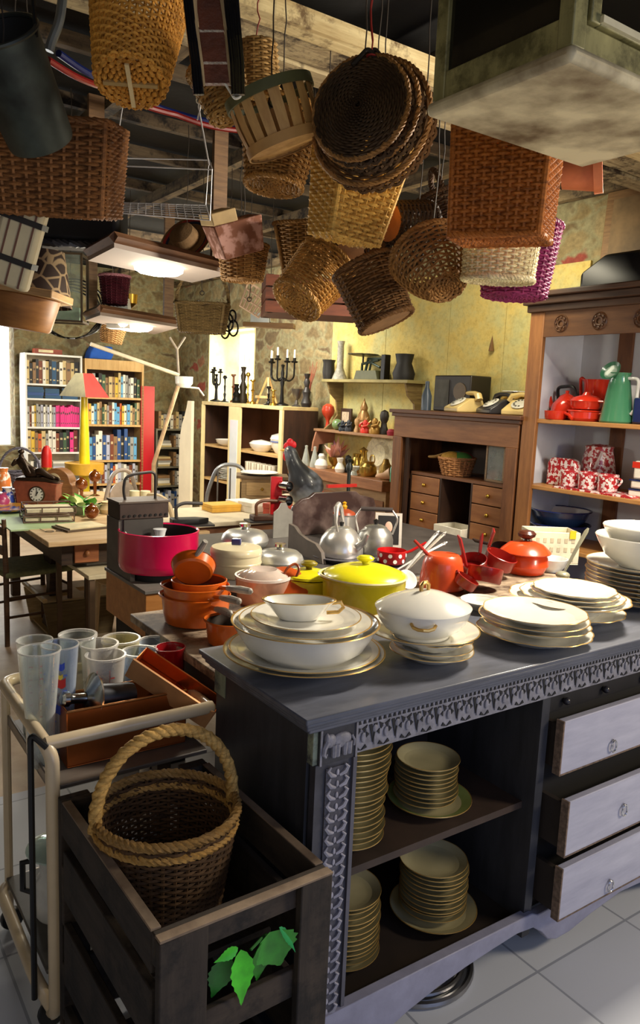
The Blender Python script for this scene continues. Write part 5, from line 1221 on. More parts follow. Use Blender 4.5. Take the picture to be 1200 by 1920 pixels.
p = on_sh(692, 1.761, .13); k = thing('balance_scale', 'old black balance scale with weighing pan on the upper wall shelf', 'scale', p, RW)
mb = MB(); mb.prism([(-.16, 0), (.16, 0), (.13, .075), (-.13, .075)], .1, T(0, .06, 0) @ rotm(PI/2)); mb.build('base', M('#55563c', .5), k, .004)
mb = MB(); mb.tube([(-.1, 0, .07), (-.1, 0, .13), (.12, 0, .16)], .012, 8); mb.tube([(0, 0, .07), (.02, 0, .14), (.14, 0, .1)], .010, 8); mb.tube([(-.05, 0, .075), (-.02, .0, .17), (.2, .0, .17)], .012, 8); mb.build('beam', M('#2c3a34', .4, .5), k)
mb = MB(); mb.lathe([(0, .19), (.06, .192), (.13, .205), (.13, .211), (.05, .199), (0, .197)], 26, o=(-.09, 0, 0)); mb.lathe([(.008, .13), (.008, .19), (0, .19)], 10, o=(-.09, 0, 0)); mb.build('pan', M('#28241f', .4, .7), k)
mb = MB(); mb.cb(.21, 0, .1, .05, .06, .2); mb.build('pillar', IRON, k, .004)
mb = MB(); mb.lathe([(0, 0), (.08, 0), (.09, .05), (.06, .13), (.075, .2), (.05, .2), (0, .12)], 20); single('black_pot', mb, M('#15120f', .6), 'black pot beyond the scale at the right end of the upper wall shelf', 'pot', on_sh(757, 1.761, .13))
# curios on lower wall shelf
dishd('red_goblet', 'red lacquer ball on a turned stand at the left end of the lower wall shelf', 'ornament', on_sh(615, 1.323), [(0, 0), (.035, 0), (.02, .02), (.015, .07), (.03, .1), (.052, .13), (.06, .165), (.05, .2), (.02, .222), (0, .224)], M('#b3381e', .3, coat=.4))
mb = MB(); mb.ball((0, 0, .048), .048, 20, 12); single('green_ball', mb, M('#6f8a5a', .3, coat=.4), 'pale green ball on the lower wall shelf', 'ball', on_sh(633, 1.323, .16))
p = on_sh(648, 1.323, .09); k = thing('picture_frame', 'small dark framed picture on the lower wall shelf', 'picture frame', p, RW)
mb = MB(); mb.box(-.075, .075, 0, .02, 0, .19); mb.build('frame', DBR, k, .003)
mb = MB(); mb.box(-.05, .05, -.003, 0, .03, .16); mb.build('picture', M('#b8a48c', .5, var=.4, vs=30), k)
def figurine(name, label, cat, p, h, m, kind=0):
    k = thing(name, label, cat, p, RW)
    prof = [[(0, 0), (.05, 0), (.055, .02), (.04, .05), (.06, .08), (.05, .12), (.03, .15), (.035, .17), (.025, .19), (.012, .21), (0, .24)],
            [(0, 0), (.04, 0), (.045, .03), (.03, .06), (.025, .085), (.04, .11), (.045, .14), (.035, .17), (0, .185)],
            [(0, 0), (.06, 0), (.065, .03), (.05, .06), (.03, .075), (.035, .1), (.02, .125), (0, .13)]][kind]
    mb = MB(); s = h/prof[-1][1]; mb.lathe([(r*s*.9, z*s) for r, z in prof], 18, 1, .8); mb.build('body', m, k)
    mb = MB()
    if kind != 1:
        for sg in (-1, 1): mb.tube([(sg*.05*s, -.0, .1*s), (sg*.062*s, -.02*s, .075*s), (sg*.02*s, -.05*s, .06*s)], .011*s, 7)
        mb.build('arms', m, k)
    return k
figurine('seated_statue', 'tall gilded seated temple statue on the lower wall shelf', 'statue', on_sh(682, 1.323, .09), .29, M('#8f6a3a', .4, .4, var=.4, vs=40), 0)
figurine('red_figurine', 'small round red figurine in front of the gilded statue', 'figurine', on_sh(686, 1.323, .19), .11, M('#c02a18', .4), 2)
figurine('dark_bust', 'black carved head bust on the lower wall shelf', 'bust', on_sh(721, 1.323, .12), .2, M('#1f1712', .5), 1)
figurine('bronze_figurine', 'small bronze seated figurine left of the black bust', 'figurine', on_sh(704, 1.323, .16), .13, M('#9a7434', .4, .5), 2)
figurine('dark_figurine', 'small dark crouching figurine behind the green ball', 'figurine', on_sh(655, 1.323, .19), .10, M('#23262c', .5), 2)
figurine('tan_figurine', 'small tan standing figurine left of the red one', 'figurine', on_sh(670, 1.323, .2), .12, M('#b08a5a', .5), 1)
figurine('black_figurine', 'small blue-black figurine at the foot of the framed picture', 'figurine', on_sh(643, 1.323, .21), .09, M('#1b222c', .4), 2)
mb = MB(); mb.lathe([(0, 0), (.03, .0), (.035, .03), (.02, .05), (0, .052)], 14); single('red_pincushion', mb, M('#8f2030', .7), 'small dark red pincushion near the right end of the lower wall shelf', 'pincushion', on_sh(735, 1.323, .17))
# mantelpiece
mt = thing('mantelpiece', 'brown wooden mantelpiece and fireboard between the cabinet and the desk', 'mantelpiece', wp(-.06, .40), RW)
mb = MB(); mb.box(0, 1.36, 0, .37, .90, .985); mb.build('mantel_board', WOOD('#6d4226', '#9d6b44', .5, (1.3, 9, 9), 2.4, .1), mt, .005)
mb = MB(); mb.box(.05, 1.34, .06, .37, .0, .90); mb.build('fireboard', WOOD('#8a6a46', '#b8976a', .55, (1.3, 9, 9), 2.4, .1), mt)
mb = MB(); mb.box(.02, .12, .03, .37, 0, .9); mb.build('jamb', BROWN, mt)
mb = MB(); mb.box(.08, 1.32, .05, .06, .76, .82); mb.build('moulding', BROWNX, mt)
def onm(px, off=.22, py=880): p = onw(px, py, off); p.z = .9855; return p
BR2 = M('#b0924a', .28, .9, var=.15)
cone = [(0, 0), (.04, 0), (.042, .02), (.012, .16), (.014, .18), (0, .185)]
dishd('glass_bottle', 'clear conical bottle, leftmost on the mantelpiece', 'bottle', onm(573, .30), cone, GLASS('#e6ece4', mixt=.6))
dishd('glass_bottle', 'clear conical bottle, second from the left on the mantelpiece', 'bottle', onm(589, .30), cone, GLASS('#e6ece4', mixt=.6))
dishd('white_jar', 'squat white ceramic jar with stopper on the mantelpiece', 'jar', onm(602, .30), [(0, 0), (.05, 0), (.06, .03), (.045, .07), (.025, .085), (.03, .11), (.02, .13), (0, .132)], PORC)
k = thing('shell_bouquet', 'pink and peach paper flower bouquet in a brass cup on the mantelpiece', 'bouquet', onm(627, .16), RW)
mb = MB(); mb.lathe([(0, 0), (.04, 0), (.02, .02), (.05, .06), (.06, .1), (0, .09)], 18); mb.build('cup', BR2, k)
for i in range(22):
    mb = MB(); a = rnd.uniform(0, 6.28); e = rnd.uniform(.4, 1.4); d = Vector((math.cos(a)*math.cos(e), math.sin(a)*math.cos(e)*.6, math.sin(e)))
    leaf(mb, Vector((0, 0, .09)), d, (d.z, 0, -d.x), rnd.uniform(.11, .2), .04, .1, False); mb.build('petal', M(['#d99a86', '#e2b6a6', '#c96a3e', '#b78aa0'][i % 4], .6), k, sharp=60)
p = onm(622, .3); dishd('white_vase', 'white swan-neck vase below the paper bouquet', 'vase', onm(637, .33), [(0, 0), (.035, 0), (.045, .03), (.02, .08), (.03, .12), (.025, .12), (0, .06)], PORC)
figurine('black_statuette', 'small black standing statuette in the middle of the mantelpiece', 'statuette', onm(652, .28), .15, IRON, 1)
dishd('brass_bell', 'brass bell-shaped pot with loop on the mantelpiece', 'pot', onm(667, .2), [(0, 0), (.06, 0), (.065, .05), (.05, .09), (.03, .13), (.035, .16), (0, .165)], BR2)
dishd('brass_coffee_pot', 'tall brass coffee pot in front of the pale straw disc', 'pot', onm(680, .15), [(0, 0), (.05, 0), (.06, .06), (.035, .12), (.03, .17), (.04, .19), (0, .22)], BR2)
k = thing('brass_kettle', 'round brass kettle with ring handle in front of the straw disc', 'kettle', onm(690, .28), RW)
mb = MB(); mb.lathe([(0, 0), (.06, 0), (.075, .03), (.07, .08), (.045, .105), (.05, .12), (0, .125)], 24); mb.build('body', BR2, k)
mb = MB(); mb.tube([(.05+.03*math.cos(t*PI/8), 0, .14+.035*math.sin(t*PI/8)) for t in range(16)], .005, 6, True); mb.build('ring_handle', BR2, k)
dishd('glass_dish', 'cut glass dish in the middle front of the mantelpiece', 'dish', onm(664, .34), [(0, 0), (.03, 0), (.02, .03), (.06, .07), (.055, .07), (0, .035)], GLASS('#e9efe9', mixt=.5))
k = thing('straw_disc', 'big pale cream lacy straw disc leaning behind the brass pots', 'straw disc', onm(712, .06)+Z*.15, rot=(math.radians(80), 0, RW))
mb = MB(); mb.lathe([(0, .035), (.09, .03), (.12, .006), (.21, 0), (.215, -.004), (.1, .0), (0, .02)], 40, wob=lambda t: .02*math.sin(17*t)); mb.build('disc', M('#e6dcb8', .7, var=.2, vs=50, bp=.3, bs=120), k)
mb = MB(); mb.lathe([(0, 0), (.012, .01), (.035, .06), (.05, .13), (.046, .13), (0, .02)], 18); single('conch_shell', mb, M('#c9a07a', .45), 'tan cone shell lying on the mantelpiece front', 'shell', onm(704, .36)+Z*.02, rot=(0, PI/2-.25, RW+.6))
dishd('brass_samovar', 'small patterned brass urn at the right of the mantelpiece', 'urn', onm(723, .3), [(0, 0), (.04, 0), (.03, .02), (.055, .05), (.05, .1), (.03, .13), (.02, .16), (0, .165)], M('#8d7038', .4, .8, var=.4, vs=60))
dishd('green_bottle', 'slim green glass bottle at the right end of the mantelpiece', 'bottle', onm(738, .34), [(0, 0), (.025, 0), (.027, .1), (.012, .14), (.012, .19), (0, .192)], M('#2f8a6a', .15, coat=.4))
# secretary desk
SD = wp(1.52, .50); sw = 1.16
se = thing('secretary_desk', 'brown wooden secretary desk with open compartments and small drawers', 'desk', SD, RW)
mb = MB(); mb.box(-.03, sw+.03, -.03, .48, 1.515, 1.54); mb.box(-.015, sw+.015, -.015, .48, 1.49, 1.515); mb.build('cornice', WOOD('#4a2a18', '#6d4429', .5, (1.3, 9, 9), 2.4, .1), se, .004)
mb = MB(); mb.box(0, sw, 0, .48, 1.345, 1.49); mb.build('frieze_drawer', WOOD('#6b4226', '#94643c', .5, (1.3, 9, 9), 2.4, .1), se, .003)
mb = MB(); mb.box(0, .025, .02, .48, 0, 1.345); mb.build('side_panel', BROWN, se)
mb = MB(); mb.box(sw-.025, sw, .02, .48, 0, 1.345); mb.build('side_panel', BROWN, se)
mb = MB(); mb.box(.025, sw-.025, .46, .48, 0, 1.345); mb.build('back_panel', DBR, se)
for x0 in (.0, sw-.09): mb = MB(); mb.box(x0, x0+.09, -.004, .02, .62, 1.345); mb.build('pilaster', BROWN, se, .003)
mb = MB(); mb.box(.10, .14, .03, .05, .70, 1.345); mb.build('inner_stile', DBR, se)
mb = MB(); mb.box(.15, sw-.05, .06, .46, 1.085, 1.105); mb.build('shelf', BROWNX, se)
mb = MB(); mb.box(-.01, sw+.01, -.02, .48, .66, .70); mb.build('writing_board', BROWNX, se, .003)
for x0, x1 in ((.16, .45), (.76, 1.06)):
    mb = MB(); mb.box(x0-.015, x0, .06, .46, .70, 1.085); mb.box(x1, x1+.015, .06, .46, .70, 1.085); mb.build('drawer_divider', DBR, se)
    for i in range(3):
        z0 = .71+.125*i; mb = MB(); mb.box(x0+.004, x1-.004, .055, .40, z0, z0+.118); d = mb.build('drawer', WOOD('#7a4a28', '#a06c40', .5, (1.3, 9, 9), 2.4, .08), se, .003)
        mb = MB(); mb.ball(((x0+x1)/2, .045, z0+.06), .014, 12, 8); mb.build('knob', BRS, d)
mb = MB(); mb.box(0, sw, 0, .46, .05, .66); mb.build('lower_cupboard', BROWNX, se)
mb = MB(); mb.box(.02, sw-.02, .02, .46, 0, .05); mb.build('plinth', DBR, se)
def ons(x, y, z): return SD-AY*x+AX*y+Z*z
bkt = basket('small round tan openwork basket on the desk shelf holding a coloured fan', '#7a4a28', '#c08a58', (.09, .09), (.125, .125), .12, 8, 20, None, ons(.50, .16, 1.108), (0, 0, 0), None, .008, gap=.8)
k = thing('folded_cloths', 'heap of green, blue and red patterned cloth piled in the desk basket', 'cloth', ons(.50, .16, 1.195), RW)
for i, (cl, a) in enumerate((('#3f7a2e', 0), ('#a8432c', 1.2), ('#2f5a8a', 2.2), ('#6d8f3a', 3.3), ('#c79a3c', 4.3))):
    mb = MB(); mb.ball((.04*math.cos(a), .04*math.sin(a), .03), .085, 16, 8, (1.0, .8, .55)); mb.build('cloth', M(cl, .8, var=.3, vs=40), k)
mb = MB(); mb.tube([(-.06, -.05, .06), (-.15, -.06, .03), (-.21, -.06, .025)], [.02, .022, .018], 8, flat=.5); mb.build('cloth_end', M('#b08a4c', .7), k)
k = thing('glass_lantern', 'tan framed glass box standing on the desk shelf', 'display case', ons(.80, .12, 1.1065), RW)
mb = MB()
for x in (0, .15):
    for y in (0, .1): mb.box(x, x+.014, y, y+.014, 0, .29)
mb.box(0, .164, 0, .114, 0, .014); mb.box(0, .164, 0, .114, .276, .29); mb.build('frame', WOOD('#8a6a4a', '#b59a74', .5), k)
mb = MB(); mb.box(.014, .15, .004, .006, .014, .276); mb.build('glass_pane', GLASS('#e8efee', mixt=.75), k)
mb = MB(); mb.box(.02, .144, .09, .1, .014, .276); mb.build('backing', M('#b9b6a6', .6), k)
mb = MB(); mb.lathe([(0, .014), (.03, .014), (.02, .1), (.03, .18), (0, .24)], 14, o=(.08, .05, 0)); mb.build('ornament', M('#d9d4c2', .4), k)
mb = MB(); open_box(mb, .26, .2, .075, .006); single('cream_dish', mb, M('#e9e3d0', .3, coat=.3), 'rectangular cream dish on the desk writing board', 'dish', ons(.48, .0, .7015), RW, bev=.004)
mb = MB(); mb.cb(.05, .04, .03, .1, .08, .06); single('green_box', mb, M('#7f9a80', .6), 'small pale green box at the right of the desk shelf', 'box', ons(1.02, .16, 1.1065), RW, bev=.003)
# telephones on the desk
def phone(label, x, y, m, rz, lift=0):
    k = thing('rotary_telephone', label, 'telephone', ons(x, y, 1.5415+lift), RW+rz)
    mb = MB(); mb.loft([[(-.10, -.11, 0), (.10, -.11, 0), (.10, .10, 0), (-.10, .10, 0)], [(-.10, -.11, .03), (.10, -.11, .03), (.10, .10, .03), (-.10, .10, .03)], [(-.08, .0, .095), (.08, .0, .095), (.08, .085, .095), (-.08, .085, .095)]]); mb.build('body', m, k, .008)
    mb = MB(); mb.lathe([(0, .004), (.05, .004), (.056, 0), (.056, -.004), (0, -.004)], 24, tm=T(0, -.055, .072) @ rotm(.52)); d = mb.build('dial', M('#d9d6ca' if m is not BLK else '#b9b8b2', .35), k)
    mb = MB()
    for i in range(10): a = i*.55; mb.lathe([(0, .0055), (.0075, .005)], 10, tm=T(0, -.055, .072) @ rotm(.52) @ T(.038*math.cos(a), .038*math.sin(a), 0))
    mb.build('finger_holes', M('#3a3630', .5), d, sharp=0)
    mb = MB(); mb.tube([(-.115, .04, .085), (-.1, .04, .115), (-.05, .04, .13), (.05, .04, .13), (.1, .04, .115), (.115, .04, .085)], [.026, .024, .015, .015, .024, .026], 10); mb.build('handset', m, k)
    return k
IVO = M('#d8bd7c', .35, coat=.3, var=.05)
phone('cream rotary telephone facing the room, leftmost of the telephones on the desk', .52, .18, IVO, -.3)
phone('dark grey rotary telephone between the two cream ones on the desk', .80, .20, M('#2d2d32', .35, coat=.3), -.35)
phone('cream low telephone at the right end of the desk top', 1.03, .18, IVO, .25)
phone('cream telephone tucked behind the dark grey one', .72, .37, M('#c9a85c', .35), -.3)
dishd('white_saucer', 'white saucer lying on the telephone behind the dark one', 'saucer', ons(.80, .37, 1.542+.137), [(0, 0), (.06, 0), (.1, .012), (.098, .016), (0, .006)], PORC)
k = thing('old_radio', 'dark box radio with round dial on the left of the desk top', 'radio', ons(.16, .22, 1.5415), RW)
mb = MB(); mb.box(0, .36, 0, .2, 0, .25); mb.build('case', M('#1f1915', .4), k, .008)
mb = MB(); mb.box(.02, .15, -.004, 0, .03, .22); mb.build('glass_pane', M('#6b6a66', .15, .4), k)
mb = MB(); mb.lathe([(0, 0), (.06, 0), (.06, .005), (0, .006)], 20, tm=T(.26, 0, .14) @ rotm(PI/2)); mb.build('dial', M('#55442f', .4), k)
dishd('soda_siphon', 'grey bottle standing in front of the radio', 'bottle', ons(.24, .08, 1.5415), [(0, 0), (.035, 0), (.036, .1), (.015, .16), (.015, .2), (0, .205)], M('#3a4450', .3))
# crockery cupboard
CP = wp(2.70, .50); CWd = 1.9
cu_ = thing('crockery_cupboard', 'tall brown cupboard with carved frieze and whitewashed shelves of enamelware', 'cupboard', CP, RW)
BRL = WOOD('#6f4423', '#a06c3c', .5, (9, 9, 1.3), 2.2, .1)
mb = MB(); mb.box(0, .10, 0, .03, 0, 2.14); mb.build('stile', BRL, cu_, .004)
mb = MB(); mb.box(0, .03, .03, .48, 0, 2.14); mb.build('side_panel', BROWN, cu_)
mb = MB(); mb.box(.03, .036, .03, .46, .5, 2.05); mb.build('side_lining', M('#d3d6de', .6, var=.05), cu_)
mb = MB(); mb.box(.03, CWd, .46, .48, 0, 2.14); mb.build('back_panel', M('#cfd2d4', .6, var=.06), cu_)
for x0 in (.30, .74, 1.2): mb = MB(); mb.box(x0, x0+.09, .44, .46, .5, 2.05); mb.build('back_stile', BROWN, cu_)
mb = MB(); mb.box(CWd-.1, CWd, 0, .48, 0, 2.14); mb.build('stile', BRL, cu_)
mb = MB(); mb.box(.10, CWd-.1, .004, .03, 2.0, 2.14); fz = mb.build('frieze', WOOD('#4f2f18', '#77502d', .5, (1.3, 9, 9), 2.4, .1), cu_)
for x in (.30, .55, .80, 1.05, 1.3):
    mb = MB(); mb.lathe([(.016, .006), (.024, .008), (.028, .002), (.04, .002), (.044, .007), (.05, 0)], 20, tm=T(x-.08, .004, 2.07) @ rotm(PI/2))
    for q in range(8): a = q*PI/4; mb.ball((x-.08+.033*math.cos(a), .002, 2.07+.033*math.sin(a)), .008, 6, 4)
    mb.build('rosette', WOOD('#3c2210', '#66401f', .5), fz)
mb = MB(); mb.box(-.06, CWd, -.07, .48, 2.22, 2.25); mb.box(-.03, CWd, -.045, .48, 2.18, 2.22); mb.box(-.015, CWd, -.02, .48, 2.14, 2.18); mb.build('cornice', WOOD('#2c1a0e', '#4d311c', .5, (1.3, 9, 9), 2.4, .1), cu_, .006)
for z in (1.53, 1.14, .80): mb = MB(); mb.box(.036, CWd-.1, .015, .44, z-.025, z); mb.build('shelf', WOOD('#96632f', '#c48f52', .45, (1.3, 9, 9), 2.2, .08), cu_, .004)
mb = MB(); mb.box(.03, CWd-.1, .03, .46, .0, .5); mb.build('lower_cupboard', BROWN, cu_)
def onk(x, y, z): return CP-AY*x+AX*y+Z*z
def kx(px, py, y):      # pixel -> cupboard x on the plane y inside
    p = onw(px, py, .5-y); return -(p-W0).dot(AY)-2.70
ENR = M('#c8301c', .2, coat=.5, var=.05); EGR = M('#3f7a58', .2, coat=.5, var=.06); EBL = M('#16245a', .2, coat=.5)
S1 = 1.531; S2 = 1.141
x = kx(1052, 780, .16)
k = thing('red_kettle', 'red enamel kettle with black handle on the upper cupboard shelf', 'kettle', onk(x, .20, S1), RW)
mb = MB(); mb.lathe([(0, 0), (.09, 0), (.095, .02), (.08, .09), (.06, .115), (.055, .12), (.04, .14), (.01, .155), (.012, .17), (0, .174)], 30); mb.build('kettle_body', ENR, k)
mb = MB(); mb.tube([(-.07, 0, .05), (-.11, 0, .08), (-.125, 0, .13), (-.15, 0, .15)], [.02, .016, .012, .009], 10); mb.build('spout', ENR, k)
mb = MB(); mb.tube(bend([(-.06, 0, .11), (-.075, 0, .19), (.04, 0, .20), (.08, 0, .12)], .03), .010, 8); mb.build('handle', BLK, k)
x = kx(1040, 780, .06)
k = thing('red_pan', 'small red enamel pan on its side in front of the red kettle', 'pan', onk(x, .07, S1), RW)
mb = MB(); mb.lathe([(0, 0), (.055, 0), (.062, .01), (.066, .05), (.06, .05), (.055, .01), (0, .01)], 26); mb.build('pan_body', ENR, k)
mb = MB(); mb.tube([(.06, 0, .04), (.11, -.02, .03), (.14, -.03, .01)], .009, 8); mb.build('handle', ENR, k)
x = kx(1094, 780, .12)
for i, (lab, zz) in enumerate((('lower red enamel casserole in the stack of two on the upper cupboard shelf', 0), ('upper red lidded casserole of the stack of two on the cupboard shelf', .067))):
    k = thing('red_casserole', lab, 'casserole', onk(x, .14, S1+zz), RW); sc_ = 1-.08*i
    mb = MB(); mb.lathe([(0, 0), (.085*sc_, 0), (.098*sc_, .015), (.1*sc_, .05), (.105*sc_, .055), (.1*sc_, .06), (.06*sc_, .064), (0, .066)] if not i else [(0, 0), (.08, 0), (.09, .02), (.092, .04), (.096, .045), (.08, .065), (.03, .08), (.02, .095), (0, .1)], 30); mb.build('pot_body', ENR, k)
    mb = MB(); mb.tube([(.09, -.02, .045), (.118, -.018, .045), (.118, .018, .045), (.09, .02, .045)], .006, 6); mb.tube([(-.09, -.02, .045), (-.118, -.018, .045), (-.118, .018, .045), (-.09, .02, .045)], .006, 6); mb.build('handles', ENR, k)
x = kx(1115, 775, .3)
k = thing('red_jug', 'tall red enamel measuring jug behind the red casseroles', 'jug', onk(x, .30, S1), RW)
mb = MB(); mb.lathe([(0, 0), (.055, 0), (.06, .01), (.075, .22), (.082, .24), (.075, .24), (.055, .012), (0, .01)], 28); mb.build('jug_body', ENR, k)
mb = MB(); mb.tube(bend([(-.07, 0, .22), (-.12, 0, .26), (-.1, 0, .1), (-.06, 0, .05)], .04), .010, 8); mb.build('handle', ENR, k)
x = kx(1152, 782, .1)
k = thing('green_pitcher', 'tall green enamel pitcher with open spout on the upper cupboard shelf', 'pitcher', onk(x, .12, S1), RW)
mb = MB(); mb.lathe([(0, 0), (.085, 0), (.09, .008), (.083, .05), (.06, .2), (.052, .25), (.06, .27), (.055, .27), (.048, .25), (.05, .1), (0, .02)], 30); mb.build('pitcher_body', EGR, k)
mb = MB(); mb.lathe([(0, .001), (.04, .004), (.056, .018), (.058, .02), (.05, .008), (0, -.004)], 22, tm=T(-.02, -.05, .27) @ rotm(1.0)); mb.build('open_lid', M('#2c5c42', .3, coat=.3), k)
mb = MB(); mb.tube(bend([(.05, 0, .24), (.115, 0, .24), (.11, 0, .08), (.085, 0, .05)], .03), .009, 8); mb.build('handle', M('#cfd0cc', .25, coat=.3), k)
x = kx(1172, 775, .28)
dishd('white_enamel_can', 'white enamel milk can behind the green pitcher', 'can', onk(x, .30, S1), [(0, 0), (.05, 0), (.055, .01), (.05, .2), (.055, .21), (0, .21)], WEN)
x = kx(1184, 783, .1)
mb = MB(); mb.box(0, .14, 0, .12, 0, .14); single('blue_tin', mb, EBL, 'dark blue square enamel tin at the right of the upper cupboard shelf', 'tin', onk(x, .1, S1), RW, bev=.012)
dishd('red_lid_pot', 'red lidded pot behind the blue tin', 'pot', onk(x+.1, .30, S1), [(0, 0), (.07, 0), (.08, .1), (.085, .15), (.05, .2), (0, .215)], ENR)
SPK = SPOT('#b3232a', '#f0e6e2', 42, .5, .535)
x = kx(1046, 903, .12)
k = thing('speckled_bread_box', 'red and white speckled arched tin standing on the middle cupboard shelf', 'tin', onk(x-.10, .14, S2), RW)
mb = MB(); mb.prism([(0, 0), (.20, 0), (.20, .13), (.185, .155), (.16, .165), (.04, .165), (.015, .155), (0, .13)], .05, T(0, .05, 0) @ rotm(PI/2)); mb.build('tin_body', SPK, k, .004)
x = kx(1118, 865, .28)
k = thing('speckled_coffee_pot', 'red and white speckled coffee pot tilted on the middle cupboard shelf', 'coffee pot', onk(x, .30, S2), RW)
mb = MB(); mb.lathe([(0, 0), (.105, 0), (.115, .01), (.10, .12), (.078, .23), (.082, .245), (.05, .255), (0, .26)], 30); mb.build('pot_body', SPK, k)
mb = MB(); mb.tube([(.07, -.07, .22), (.05, -.1, .12)], .008, 7); mb.build('handle', M('#d9c9c4', .3, coat=.4), k)
for i, px in enumerate((1064, 1099, 1137)):
    x = kx(px, 900, .08)
    k = thing('speckled_mug', 'red and white speckled mug, %s of the three on the middle cupboard shelf' % ['left', 'middle', 'right'][i], 'mug', onk(x, .10, S2+.012), RW, 'speckled mugs')
    mb = MB(); mb.lathe([(0, 0), (.048, 0), (.052, .006), (.056, .095), (.052, .095), (.048, .01), (0, .01)], 26); mb.build('mug_body', SPK, k)
    mb = MB(); mb.tube(bend([(.053, 0, .08), (.09, 0, .07), (.05, 0, .02)], .02), .006, 7); mb.build('handle', SPK, k)
x = kx(1050, 905, .05)
mb = MB(); mb.prism([(0, 0), (.52, 0), (.50, .010), (.02, .010)], .17, T(0, .17, 0) @ rotm(PI/2)); single('speckled_tray', mb, SPK, 'flat red and white speckled tray under the three mugs', 'tray', onk(x-.04, .03, S2), RW)
for i, (zz, h_, lab, rb) in enumerate(((0, .045, 'lowest white enamel dish at the right of the middle cupboard shelf', 0), (.046, .05, 'white enamel dish, second up at the right of the middle shelf', 0), (.097, .10, 'white enamel bread bin with red rim on top of the white dishes', 1))):
    x = kx(1178, 912, .1); k = thing('enamel_dish', lab, 'dish', onk(x, .10, S2+zz), RW)
    mb = MB(); mb.box(0.01*i, .3, 0, .18, 0, h_); mb.build('dish_body', M('#ece6d6', .25, coat=.4), k, .012)
    if rb: mb = MB(); mb.box(.015, .302, -.003, .0, h_*.62, h_*.95); mb.build('red_band', ENR, k)
    else: mb = MB(); mb.box(.004, .304, -.003, .183, h_-.006, h_); mb.build('blue_rim', EBL, k)
x = kx(1047, 972, .2)
for i in range(2):
    k = thing('enamel_basin', ['dark blue enamel basin lowest on the bottom cupboard shelf', 'white enamel colander with blue rim nested in the dark basin'][i], 'basin', onk(x, .22, .801+.085*i), RW)
    mb = MB(); mb.lathe([(0, 0), (.10, 0), (.15, .05), (.17, .1), (.18, .103)], 34); mb.build('outside', M('#24385c', .25, coat=.4), k)
    mb = MB(); mb.lathe([(.176, .104), (.165, .1), (.145, .05), (.1, .004), (0, .004)], 34); mb.build('inside', [M('#3a3f4a', .4), WEN][i], k)
    mb = MB(); mb.tube([(.178*math.cos(t*PI/18), .178*math.sin(t*PI/18), .104) for t in range(36)], .005, 6, True); mb.build('rim', EBL, k)
# on the cupboard top
q = onk(.12, .42, 2.2515); k = thing('old_picture', 'brown framed old picture leaning on the wall above the cupboard', 'picture', q, rot=(-.05, 0, RW))
mb = MB(); mb.box(0, .62, 0, .02, 0, .62); mb.build('frame', WOOD('#6a4c2c', '#96744a', .5), k, .004)
mb = MB(); mb.box(.05, .57, -.003, 0, .05, .57); mb.build('canvas', M('#7d6440', .6, var=.4, vs=6), k)
mb = MB(); mb.loft([[(0, 0, 0), (.42, 0, 0), (.42, .2, 0), (0, .2, 0)], [(.0, 0, .10), (.42, 0, .10), (.42, .2, .10), (0, .2, .1)], [(.12, .05, .2), (.34, .05, .2), (.34, .2, .2), (.12, .2, .2)]])
k = single('black_typewriter_case', mb, M('#0f0f12', .35), 'black hump-shaped machine standing on top of the cupboard', 'machine', onk(.24, .10, 2.2515), RW, bev=.02)
# ================================================================== LEFT TABLE AND MIDDLE OF THE ROOM
TB = .75
TP = WOOD('#b08a5c', '#e0c59a', .5, (1.4, 10, 10), 2.2, .08)
lt_ = thing('work_table', 'long wooden table with small drawer covered in bric-a-brac by the bookcases', 'table', L(.285, 2.98), RZ)
mb = MB(); mb.box(0, .98, 0, 2.0, TB-.03, TB); mb.build('table_top', TP, lt_, .005)
mb = MB(); mb.box(-.1, .32, .42, 1.95, TB-.005, TB+.004); mb.build('green_baize', M('#a8bf8e', .6, var=.1), lt_)
mb = MB(); mb.box(.10, .93, .10, 1.9, TB-.16, TB-.03); mb.build('apron', WOOD('#2a1a12', '#43301f', .6), lt_)
mb = MB(); mb.box(.17, .31, .085, .10, TB-.15, TB-.045); d_ = mb.build('drawer', WOOD('#7a4428', '#a8683c', .5), lt_, .003)
mb = MB(); mb.ball((.24, .075, TB-.095), .016, 14, 8); mb.build('knob', WOOD('#8a5030', '#b07a48', .4), d_)
LG = WOOD('#2a1a12', '#4a3423', .6)
mb = MB(); mb.prism([(.0, 0), (.3, 0), (.24, .12), (.17, .3), (.22, .45), (.3, .59), (0, .59), (.08, .45), (.11, .3), (.06, .12)], .06, T(.2, .62, 0) @ YZ); mb.build('leg', LG, lt_)
mb = MB(); mb.box(.86, .92, .5, .56, 0, .6); mb.build('leg', LG, lt_)
for x in (.2, .86): mb = MB(); mb.box(x, x+.06, 1.75, 1.81, 0, .6); mb.build('leg', LG, lt_)
def ot(px, py, z=TB+.001): return atz(px, py, z)
